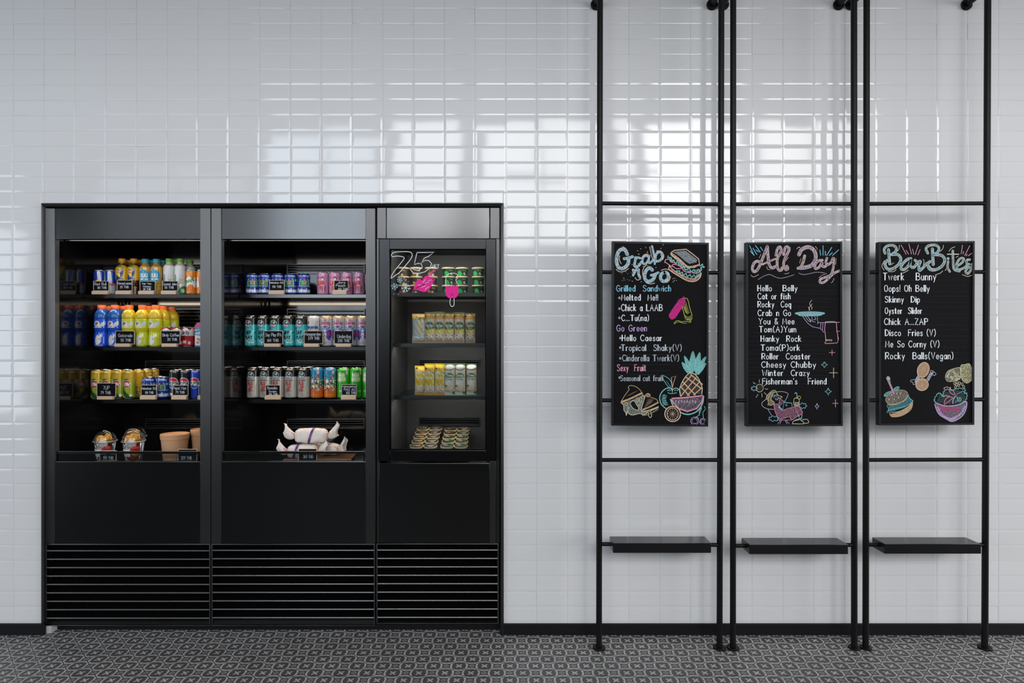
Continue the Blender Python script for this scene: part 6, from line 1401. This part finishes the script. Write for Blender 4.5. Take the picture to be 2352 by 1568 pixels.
CHK = {'mango': chunk('mango_chunk', M_MANGO, (.038, .026, .032)), 'dragon': chunk('dragon_fruit_chunk', M_DRAG, (.040, .026, .036)), 'melon': chunk('watermelon_chunk', M_MELON, (.038, .026, .036))}
def fruit_cup(label, px, y, who, s=1.0):
    x, _, z = loc_y(px, y, DZ); t = thing('fruit_cup', label, 'cup', (x, y, z), 0, 'clear cups of cut fruit')
    H = .094 * s; r0, r1 = .036 * s, .050 * s
    MB().lathe([(0, .001), (r0, .001), (r0 * 1.02, .004), (r1, H), (r1 * 1.03, H + .001), (r1 * 1.03, H + .004), (r1 * .985, H + .004)], 48, closed=False).build('cup_body', M_CLEAR, t)
    dm = MB().lathe([(r1 * 1.07, H + .001), (r1 * 1.10, H + .003), (r1 * 1.08, H + .007), (r1 * 1.02, H + .0085)] + [(r1 * 1.0 * math.cos(q) , H + .009 + .050 * s * math.sin(q)) for q in np.linspace(.05, PI / 2 - .25, 9)] + [(.010, H + .0585 * s)], 48, closed=False).build('dome_lid', M_CLEAR, t)
    MB().tube([(r1 * 1.085 * math.sin(q), -r1 * 1.085 * math.cos(q), H + .0045) for q in np.linspace(0, 2 * PI, 49)], .0011, 6, False).build('rim', mat('clear_rim', (.75, .75, .74), .15, noise=.05), dm)
    # white sticker, curved round the cup
    n = 10; vs = []; 
    for j, zz in enumerate((.022 * s, .060 * s)):
        rr = (r0 + (r1 - r0) * zz / H) + .0007
        for i in range(n + 1): q = -.95 + 1.15 * i / n; vs.append((rr * math.sin(q), -rr * math.cos(q), zz))
    MB().add(vs, [(i, i + 1, n + 2 + i, n + 1 + i) for i in range(n)], True).build('sticker', mat('white_sticker', (.85, .85, .87), .5, noise=.03), t)
    lay = [('mango', -.014, -.012, .108, .3), ('mango', .014, -.009, .116, -.5), ('dragon', .002, -.020, .084, .2), ('melon', .015, -.012, .056, .6), ('dragon', -.018, -.012, .064, -.4), ('melon', -.006, -.010, .026, .2), ('mango', .010, -.002, .032, .9), ('mango', .002, .022, .098, 1.2)]
    words = {'mango': 'golden mango chunk', 'dragon': 'seeded white dragon fruit chunk', 'melon': 'red watermelon chunk'}
    for i, (kd, dx, dyy, dz, r) in enumerate(lay):
        o = bpy.data.objects.new(kd + '_chunk' if kd != 'dragon' else 'dragon_fruit_chunk', CHK[kd]); o.name = {'mango': 'mango_chunk', 'dragon': 'dragon_fruit_chunk', 'melon': 'watermelon_chunk'}[kd]
        COL.objects.link(o); o.location = (x + dx * s, y + dyy * s, z + dz * s); o.rotation_euler = (r, r * .7, r * 1.7)
        tag(o, '%s inside the dome-lidded fruit cup %s' % (words[kd], who), 'fruit', '%ss in the fruit cup %s' % (words[kd], who))
fruit_cup('clear dome-lidded cup of cut fruit standing behind the 199 price tag', 241.5, .140, 'behind the 199 price tag')
fruit_cup('clear dome-lidded cup of cut fruit in the gap between the tag and tub', 306.8, .140, 'nearest the cardboard tub')
fruit_cup('clear dome-lidded fruit cup behind the one without a price tag', 310, .262, 'in the second row', 1.03)

# paper-wrapped parcels on a wooden tray
M_WRAP = mat('white_wrapping_paper', lin('ebdfd6'), .55, noise=.04, nscale=25, bump=.5, bscale=45)
M_BAND = mat('purple_band', lin('5a2478'), .4, noise=.05)
def parcel(label, loc, rz, L, W, H, tailL, tilt=(0, 0), band=-.012, tail=(.05, .034)):
    t = thing('wrapped_parcel', label, 'parcel', loc, rz, 'paper-wrapped parcels'); rnd = random.Random(sum(map(ord, label)) % 1000)
    n, vs, fs = 30, [], []
    prof = [(-L / 2, .34, .34), (-L / 2 + .006, .72, .70), (-L / 2 + .018, .94, .92), (-L * .2, 1, 1), (0, 1, 1.02), (L * .2, 1, 1), (L / 2 - .018, .94, .92), (L / 2 - .006, .72, .70), (L / 2, .34, .34)]
    pr = []
    for (x0, a0, b0), (x1, a1, b1) in zip(prof[:-1], prof[1:]):
        for j in range(4): f = j / 4; pr.append((x0 + (x1 - x0) * f, a0 + (a1 - a0) * f, b0 + (b1 - b0) * f))
    pr.append(prof[-1])
    for x_, sw, sh in pr:
        for k in range(n):
            q = 2 * PI * k / n; ex = 2.6
            cy = math.copysign(abs(math.cos(q)) ** (2 / ex), math.cos(q)); cz = math.copysign(abs(math.sin(q)) ** (2 / ex), math.sin(q))
            j = 1 + .025 * math.sin(q * 5 + x_ * 90) + rnd.uniform(-.012, .012)
            vs.append((x_, cy * W / 2 * sw * j, H / 2 + cz * H / 2 * sh * j))
    for i in range(len(pr) - 1):
        for k in range(n): fs.append((i * n + k, i * n + (k + 1) % n, (i + 1) * n + (k + 1) % n, (i + 1) * n + k))
    MB().add(vs, fs, False).build('wrapper', M_WRAP, t, sharp=False)
    # band round the middle, slanted
    m = 40; bv = []
    for e in (-.006, .006):
        for k in range(m):
            q = 2 * PI * k / m; ex = 2.6
            cy = math.copysign(abs(math.cos(q)) ** (2 / ex), math.cos(q)); cz = math.copysign(abs(math.sin(q)) ** (2 / ex), math.sin(q))
            bv.append((band + e + cz * .012, cy * (W / 2 * 1.035 + .0006), H / 2 + cz * (H / 2 * 1.045 + .0006)))
    bo = MB().add(bv, [(k, (k + 1) % m, m + (k + 1) % m, m + k) for k in range(m)], True).build('band', M_BAND, t)
    ch = Chalk(lambda u, v, lv: (band + u + v * .012, -(W / 2 * 1.035 + .0010 + .0006 * lv), H / 2 + v * H * .42), 1)
    st, Wd = text_strokes('MOXY')
    for _, pts in st: ch.line([(-.0035 + b_ * .0007, -.4 + a_ / Wd * .8) for a_, b_ in pts], .0011, 'e4dcec', 1, False)
    ch.build('lettering', bo)
    for sgn, tl in ((-1, tailL), (1, tailL)):
        mb = MB(); rings = 6; tv = []; tf = []
        for i in range(rings + 1):
            f = i / rings; x_ = sgn * (L / 2 - .004 + f * tl); ww = (.012 + (tail[0] - .012) * f ** .7) ; hh = .008 + .010 * math.sin(f * PI) * .6 + .004 * f
            up = f * f * tilt[0 if sgn < 0 else 1]
            for k in range(16):
                q = 2 * PI * k / 16; fold = .0035 * f * math.sin(q * 4 + sgn)
                tv.append((x_ + rnd.uniform(-.002, .002) * f + (.006 * math.sin(q * 3) * (f > .9)), math.cos(q) * (hh + abs(fold)) , H / 2 + up + math.sin(q) * ww / 2 * 1.3 + fold))
        for i in range(rings):
            for k in range(16): tf.append((i * 16 + k, i * 16 + (k + 1) % 16, (i + 1) * 16 + (k + 1) % 16, (i + 1) * 16 + k))
        mb.add(tv, tf, False).build('twisted_end', M_WRAP, t, sharp=False)
        tc_ = ['d2782c', 'b8407a'][0 if sgn > 0 else 1]
        tie = MB().tube([(sgn * (L / 2 + .001), .0125 * math.cos(q), H / 2 + .0125 * math.sin(q)) for q in np.linspace(0, 2 * PI, 25)], .0016, 6, False)
        tie.tube([(sgn * (L / 2 + .001), -.012, H / 2 + .006), (sgn * (L / 2 - .008), -.022, H / 2 + .020), (sgn * (L / 2 - .020), -.024, H / 2 + .016)], .0012, 6).tube([(sgn * (L / 2 + .001), -.012, H / 2 + .006), (sgn * (L / 2 + .012), -.020, H / 2 + .022)], .0012, 6)
        tie.build('tie', mat('tie_' + tc_, lin(tc_), .5, noise=.05), t)
    return t
ty = .165
tray = MB().box(-.10, .10, -.055, .055, 0, .008, .002)
tr = thing('wooden_tray', 'small wooden tray under the paper-wrapped parcels', 'tray', loc_y(738, .15, DZ))
MB().add([(-.165, -.075, .010), (.175, -.075, .010), (.155, .075, .010), (-.145, .075, .010), (-.14, -.06, .0), (.15, -.06, 0), (.14, .065, 0), (-.13, .065, 0)], [(0, 1, 2, 3), (4, 7, 6, 5), (0, 4, 5, 1), (1, 5, 6, 2), (2, 6, 7, 3), (3, 7, 4, 0)]).build('board', mat('brown_tray_wood', lin('8a5a34'), .5, noise=.2, nscale=20, stretch=(4, 40, 40)), tr)
MB().tube([(-.165, -.075, .013), (.175, -.075, .013), (.155, .075, .013), (-.145, .075, .013), (-.165, -.075, .013)], .004, 8).build('rim', mat('brown_tray_rim', lin('9a6a42'), .5, noise=.2, nscale=20), tr)
TZ = DZ + .0128
parcel('paper-wrapped parcel with purple band lying in front under the top one', loc_y(695, .118, TZ), .12, .150, .070, .070, .050, (.035, .02), -.03, (.052, .03))
parcel('paper-wrapped parcel lying at the back of the tray, ends up', loc_y(757, .20, TZ + .005), -.5, .13, .066, .058, .050, (.03, .035), .0, (.055, .03))
parcel('topmost paper-wrapped parcel with purple band and orange ties', loc_y(715.5, .152, TZ + .072), .05, .166, .078, .076, .056, (.030, .035), .004, (.058, .034))

# ------------------------------------------------------------------ freezer contents
FS = [Z(p, FZY) for p in (672, 788, 908.5)]
def tub_art(brown):
    a = Art(208, 47, '2a2a28' if not brown else '3a2f26')
    if brown: a.rect(-104, 0, 104, 47, '4a3e34').disc(-14, 10, 10, 7, 'c08a5a').disc(6, 6, 7, 6, 'cfc4b4').text('ice', 14, 26, 8, 1.8, 'b0a48a', 18).line([(-40, 38), (40, 30)], 1.2, '7a6a58')
    else: a.rect(-104, 0, 104, 47, '26382c').poly(smooth_pts([(-24, 4), (-26, 20), (-12, 26), (0, 16), (2, 4), (-24, 4)], 4), '2fae5a').disc(16, 12, 6, 6, 'c9d0cc').rect(16, 6, 30, 9, 'c0c8c4').text('ice', 16, 28, 8, 1.8, '2fae5a', 18).line([(-40, 42), (40, 20)], 1.2, '8aa090')
    return a
M_TUBL = mat('cream_tub_lid', lin('dcca9e'), .5, noise=.04)
def tub_proto(name, art, label):
    t = thing(name, label, 'ice cream tub'); printed_lathe('body', [(25, .2), (26, 1), (30.5, 40), (30.5, 41)], art, M_PAPP, t, 1.6)
    MB().lathe([(.0312, .0375), (.0335, .038), (.0335, .0445), (.032, .0455), (.031, .0445), (0, .0445)], 44).build('lid', M_TUBL, t); return t
pb_, pg_ = tub_proto('ice_cream_tub', tub_art(True), ''), tub_proto('ice_cream_tub', tub_art(False), '')
cols = [(925.2, pb_, 'brown', 'first'), (955.5, pb_, 'brown', 'second'), (990.5, pb_, 'brown', 'third'), (1029.8, pg_, 'green', 'first'), (1060.8, pg_, 'green', 'second'), (1098.4, pg_, 'green', 'third')]
used = set()
where = {925.2: 'behind the snowflakes', 955.5: 'between snowflakes and lips', 990.5: 'nearest the green ones', 1029.8: 'behind the popsicle drawing', 1060.8: 'beside the popsicle drawing', 1098.4: 'nearest the hinge side'}
for px, pr, col, n in cols:
    for k in range(3):
        y = FZY + .050 + .034; loc = (X(px, y), y, FS[0] + .0003 + k * .0458)
        lab = '%s tub of the %s-labelled ice cream stack %s' % (['bottom', 'middle', 'top'][k], col, where[px]); g = '%s-labelled ice cream tubs in the freezer' % col
        if id(pr) not in used: used.add(id(pr)); pr.location = loc; pr['label'] = lab; pr['group'] = g; pr.rotation_euler.z = .1
        else: dup(pr, lab, loc, rn.uniform(-.25, .25), g)

def pouch(label, art, px, y, z, w, h, group, lean=.0, rz=0, top=None):
    """flat pillow pack standing up; art is w x h mm"""
    t = thing('popsicle_pouch', label, 'ice pop', (X(px, y), y, z), rz, group); t.rotation_euler = (lean, 0, rz)
    nx, nz = 22, 70; th = 9.0
    def dep(u, v):
        e = max(0, 1 - abs(u) ** 3.0) ** .8 * min(1, max(0, (v - .055) / .10), max(0, (.945 - v) / .10)) ** .7
        return th * e + .45 * math.sin(u * 9 + v * 23) * e + .5 * math.sin(v * 61 + u * 7) * (v < .28) * e
    for nm, sg in (('front_film', -1), ('back_film', 1)):
        v = []; f = []; cl = []
        for j in range(nz + 1):
            q = j / nz; ww = w / 2 * (1 - .05 * math.sin(PI * min(1, max(0, (q - .06) / .88))))
            for i in range(nx + 1):
                u = -1 + 2 * i / nx; zig = .9 * math.sin(i * 1.9) * (1 if j in (0, nz) else 0)
                v.append((u * ww / 1000, sg * (dep(u, q) + .2) / 1000, (q * h + zig + .9) / 1000))
        for j in range(nz):
            for i in range(nx):
                a_ = j * (nx + 1) + i; f.append((a_, a_ + 1, a_ + nx + 2, a_ + nx + 1)); cl.append(art.sample(-w / 2 + w * i / nx, -w / 2 + w * (i + 1) / nx, h * j / nz, h * (j + 1) / nz) if sg < 0 else lin('b8a894'))
        me = bpy.data.meshes.new(nm); me.from_pydata(v, [], f); me.update(); me.materials.append(M_FOIL); me.polygons.foreach_set('use_smooth', [True] * len(f)); set_print(me, np.array(cl)); obj(nm, me, t, sharp=False)
    return t
def wrap_art(kind):
    a = Art(56, 165, 'c9ac92')
    crinkle = ['d8d4cc', 'b8b0a6', 'a89a8c', 'e4e0da', '8f8478']
    if kind == 'durian':
        a.rect(-28, 146, 28, 165, '54623a').rect(-28, 124, 28, 146, 'a87a3c').speckle(-28, 118, 28, 148, ['c0904a', '8a6030', 'd0a860'], 40, 1, 4, rn).rect(-28, 50, 28, 122, 'caa890').text('fruit', 0, 112, 8, 2, 'e6dccc', 34).disc(0, 86, 25, 23, '3f5a26').text('Durian', 0, 84, 12, 2.4, 'd8dcc0', 40).rect(-12, 76, 12, 78, 'b8c09a').disc(-6, 58, 17, 11, 'dba63e').disc(14, 62, 12, 9, 'e0b85a').poly([(8, 60), (26, 68), (14, 36), (0, 38)], 'd8b78a').disc(-17, 40, 9, 6, '4a5a40').rect(-28, 0, 28, 10, 'a8886c').speckle(-28, 8, 28, 44, crinkle, 70, 1, 3.5, rn).disc(-22, 138, 5, 4, '2a2a22')
    elif kind == 'tunnop':
        a = Art(76, 158, '9aa4a0'); crinkle = ['d8d4cc', 'c0b8a4', 'a89a7c', 'e4e0da']
        a.rect(-38, 120, 38, 158, 'c9a05a').speckle(-38, 118, 38, 158, ['d8b870', 'b88a44', 'e0c890'], 60, 1, 4, rn).text('Tunnop', 4, 122, 14, 2.6, '5a4634', 46).poly([(0, 118), (34, 118), (38, 30), (2, 40), (10, 80)], 'b8b09a').speckle(4, 30, 38, 112, ['d8d2c4', 'c2ba9e', 'a8a088', 'e6e2d8'], 60, 3, 7, rn).rect(-38, 0, 38, 12, 'b08a68').rect(-38, 12, 38, 34, 'b4bcbc').poly([(-6, 116), (10, 116), (6, 60), (0, 40), (-10, 60)], 'c0ae74')
    elif kind == 'mango':
        a.rect(-28, 140, 28, 165, 'd6a422').poly([(-28, 165), (28, 165), (28, 156), (-28, 160)], '8a8a2c').rect(-28, 120, 28, 142, 'd29a30').rect(-28, 50, 28, 122, 'd6b49a').text('fruit', 4, 112, 9, 2.2, 'e8e2da', 36).poly([(8, 122), (28, 114), (28, 108), (12, 114)], '4f7a34').disc(-2, 84, 24, 26, 'dba92e').text('Mango', -2, 84, 12, 2.4, 'efe2b4', 38).disc(0, 60, 20, 12, 'd0962c').speckle(-26, 48, 22, 74, ['e0b44a', 'c88c28', 'dca03a'], 30, 2, 5, rn).disc(-17, 136, 6, 5, '35302a').rect(-28, 0, 28, 12, 'c08a34').speckle(-28, 10, 28, 46, crinkle, 80, 1, 3.5, rn)
    else:
        a.rect(-28, 150, 28, 165, '4f6a3a').disc(0, 144, 24, 13, 'dfd6cc').disc(2, 145, 17, 9, 'efe8e0').line([(-26, 134), (0, 128), (26, 138)], 4, '5a5236', True).rect(-28, 48, 28, 126, 'd0b29c').text('fruit', 0, 114, 9, 2.2, 'e8e2da', 34).disc(-2, 94, 24, 20, '3f6a2e').text('Young', -2, 96, 11, 2.4, 'dfe4cc', 34).text('Coconut', -2, 82, 11, 2.4, 'dfe4cc', 42).disc(-6, 66, 20, 12, 'd8cec6').disc(8, 56, 13, 10, 'e6ded6').poly([(2, 62), (26, 70), (14, 38), (-4, 42)], 'cdb49c').disc(-20, 46, 8, 6, '4a7a3a').rect(-28, 0, 28, 18, 'cfc0b0').poly([(10, 16), (28, 18), (28, 2), (14, 4)], '3f7a34').rect(-28, 18, 28, 22, 'a8743c').speckle(-28, 20, 28, 46, crinkle, 60, 1, 3.5, rn)
    a.a = np.clip(a.a * 1.6, 0, .85)
    return a
Yp = FZY + .030
A1, A2, A3, A4 = wrap_art('durian'), wrap_art('tunnop'), wrap_art('mango'), wrap_art('coco')
pouch('wide silver and gold ice pop pouch at the end beside the durian ones', A2, 963.5, Yp + .012, FS[1], 76, 152, 'ice pop pouches on the middle freezer shelf', -.06, .1)
for i, (q, dz, hh) in enumerate(((986.5, 0, 160), (1008.5, .004, 163), (1030.8, 0, 156), (1055, 0, 160), (1080, 0, 156))):
    pouch(['durian ice pop pouch with green disc, beside the wide silver pouch', 'durian ice pop pouch with green disc, tallest in its row', 'durian ice pop pouch in the middle of its row of five', 'durian ice pop pouch, next to the end one', 'durian ice pop pouch at the end away from the silver pouch'][i], A1, q, Yp + .024 * (i == 4) + .002 * (i % 2), FS[1] + dz * 0, 53.5, hh, 'ice pop pouches on the middle freezer shelf', -.05, .03 * (i - 2))
for i, q in enumerate((964.5, 986, 1009.6)):
    pouch(['yellow mango ice pop pouch at the end of the row', 'yellow mango ice pop pouch between two other yellow ones', 'yellow mango ice pop pouch beside the coconut ones'][i], A3, q, Yp + (.02 if i == 0 else 0), FS[2], 53, (150, 164, 164)[i], 'ice pop pouches on the bottom freezer shelf', -.05, (.1, -.04, -.04)[i])
for i, q in enumerate((1033, 1057, 1083)):
    pouch(['pale coconut ice pop pouch beside the yellow mango ones', 'pale coconut ice pop pouch between two other pale ones', 'pale coconut ice pop pouch at the end nearest the hinge side'][i], A4, q, Yp + (.015 if i == 2 else 0), FS[2], 53, 165 - (i == 2) * 4, 'ice pop pouches on the bottom freezer shelf', -.05, (0, .03, .06)[i])

# sloping crates of small tubs with printed lids on the freezer floor
def lid_art(kind):
    a = Art(72, 72, '2a2018'); a.disc(0, 36, 36, 36, '2e241c')
    a.text('ice', -8, 44, 9, 2.4, 'dcd2c2', 18).text('cream', -8, 30, 9, 2.4, 'dcd2c2', 28)
    if kind == 'orange': a.disc(14, 36, 11, 18, 'c98a4a').disc(10, 26, 10, 8, 'd8a868').speckle(2, 18, 26, 52, ['d8a060', 'b87434'], 14, 2, 4, rn)
    elif kind == 'brown': a.disc(12, 40, 13, 15, '8a4524').disc(8, 28, 9, 6, '70341a')
    elif kind == 'white': a.disc(14, 46, 13, 6, 'd8cfc0').disc(4, 20, 13, 6, 'd8c8b0').disc(14, 30, 8, 5, 'b89a7a')
    else: a.disc(15, 38, 13, 18, '3a6a34').disc(-14, 52, 11, 7, 'd8d0c6').disc(20, 30, 7, 9, '4a7e3c')
    return a
def lidded_proto(kind):
    t = thing('ice_cream_cup', '', 'ice cream cup')
    MB().lathe([(.0265, .0003), (.0275, .001), (.0325, .040), (0, .040)], 40).build('cup_body', mat('dark_tub_card' if kind != 'green' else 'green_tub_card', lin('2a221c') if kind != 'green' else lin('1f5f34'), .5, noise=.1), t)
    ld = MB().lathe([(.0328, .0365), (.0355, .037), (.0355, .0435), (.0342, .0450), (.0322, .0444)], 44, closed=False).build('lid', M_TUBL, t)
    art = lid_art(kind); n = 40; rad = np.linspace(0, .0323, 15); v = [(0, 0, .0444)]; f = []; cl = []
    for r in rad[1:]: v += [(r * math.sin(2 * PI * k / n), -r * math.cos(2 * PI * k / n), .0444) for k in range(n)]
    def at(k, r): q = 2 * PI * k / n; x_, y_ = 36 / .0323 * r * math.sin(q), 36 - 36 / .0323 * r * math.cos(q); return art.sample(x_ - .8, x_ + .8, y_ - .8, y_ + .8)
    for i in range(len(rad) - 1):
        for k in range(n):
            if i == 0: f.append((0, 1 + k, 1 + (k + 1) % n))
            else: o = 1 + (i - 1) * n; f.append((o + k, o + n + k, o + n + (k + 1) % n, o + (k + 1) % n))
            cl.append(at(k + .5, (rad[i] + rad[i + 1]) / 2))
    me = bpy.data.meshes.new('printed_disc'); me.from_pydata(v, [], f); me.update(); me.materials.append(M_PAPP); set_print(me, np.array(cl)); obj('printed_disc', me, ld)
    return t
PRO = {}
ROWN = ['front', 'second', 'middle', 'fourth', 'rear']
def crate_of(px_cols, label, tilt, z0, kinds, who):
    y0 = .135; D0 = DW + y0
    xs = [X(p_, y0) for p_ in px_cols]; step = .0755
    base = thing('display_crate', label, 'crate', ((xs[0] + xs[1]) / 2, y0, z0), 0, 'sloping crates in the freezer'); base.rotation_euler = (tilt, 0, math.atan(.0028 / step))
    hw = (xs[1] - xs[0]) / 2 + .0366
    hl = hw
    MB().box(-hl, hw, -.042, step * 4 + .042, -.008, 0, .001).build('tray', M_BLACK, base)
    mbw = MB().box(-hl - .003, -hl, -.042, step * 4 + .042, -.008, .026).box(hw, hw + .003, -.042, step * 4 + .042, -.008, .026); mbw.build('side_rail', mat('brown_crate', lin('4a3026'), .6, noise=.2), base)
    leg_h = math.sin(tilt) * step * 4
    c_, s_ = math.cos(tilt), math.sin(tilt)
    for ci, xx in enumerate(xs):
        for r in range(5):
            k = kinds[ci][r]; d = r * step
            loc = (xx - .0028 * r, y0 + d * c_, z0 + d * s_ + .0004)
            nm = {'orange': 'orange-topped', 'white': 'white-topped', 'brown': 'rust-topped', 'green': 'green-topped'}[k]
            side = ['column by the side wall', 'inner column', 'inner column', 'column by the hinge side'][ci + (0 if who == 'nut' else 2)]
            lab = '%s ice cream cup, %s row of the %s crate, %s' % (nm, ROWN[r], {'nut': 'brown-lidded', 'leaf': 'green-lidded'}[who], side)
            g = 'ice cream cups in the %s crate' % {'nut': 'brown-lidded', 'leaf': 'green-lidded'}[who]
            if k not in PRO: PRO[k] = lidded_proto(k); o = PRO[k]; o.location = loc; o['label'] = lab; o['group'] = g
            else: o = dup(PRO[k], lab, loc, 0, g)
            o.rotation_mode = 'ZYX'; o.rotation_euler = (tilt, 0, rn.uniform(-.25, .25))
    return base
crate_of((957.3, 989), 'sloping crate of brown-lidded ice cream cups on the freezer floor', math.radians(8.8), Z(1022, .135) - .0445, [['orange'] * 5, ['white'] * 5], 'nut')
crate_of((1027.3, 1058.8), 'sloping crate of green-lidded ice cream cups on the freezer floor', math.radians(7.8), Z(1022, .135) - .0445, [['green', 'green', 'green', 'brown', 'brown'], ['green', 'green', 'green', 'white', 'white']], 'leaf')

# ------------------------------------------------------------------ put every built-in unit's origin at its foot
bpy.context.view_layer.update()
for t in (C1, C2, FZ):
    x = {C1: X(294), C2: X(673), FZ: X(1005)}[t]; rebase(t, (x, .1, 0))
for t in [o for o in COL.objects if o.name.startswith('pipe_rack')]:
    xs = [c.matrix_world.translation.x for c in t.children]; k = [c for c in t.children if c.name.startswith('post')]
    bx = [v.co.x for c in k for v in c.data.vertices]; rebase(t, ((min(bx) + max(bx)) / 2, PY_, 0))
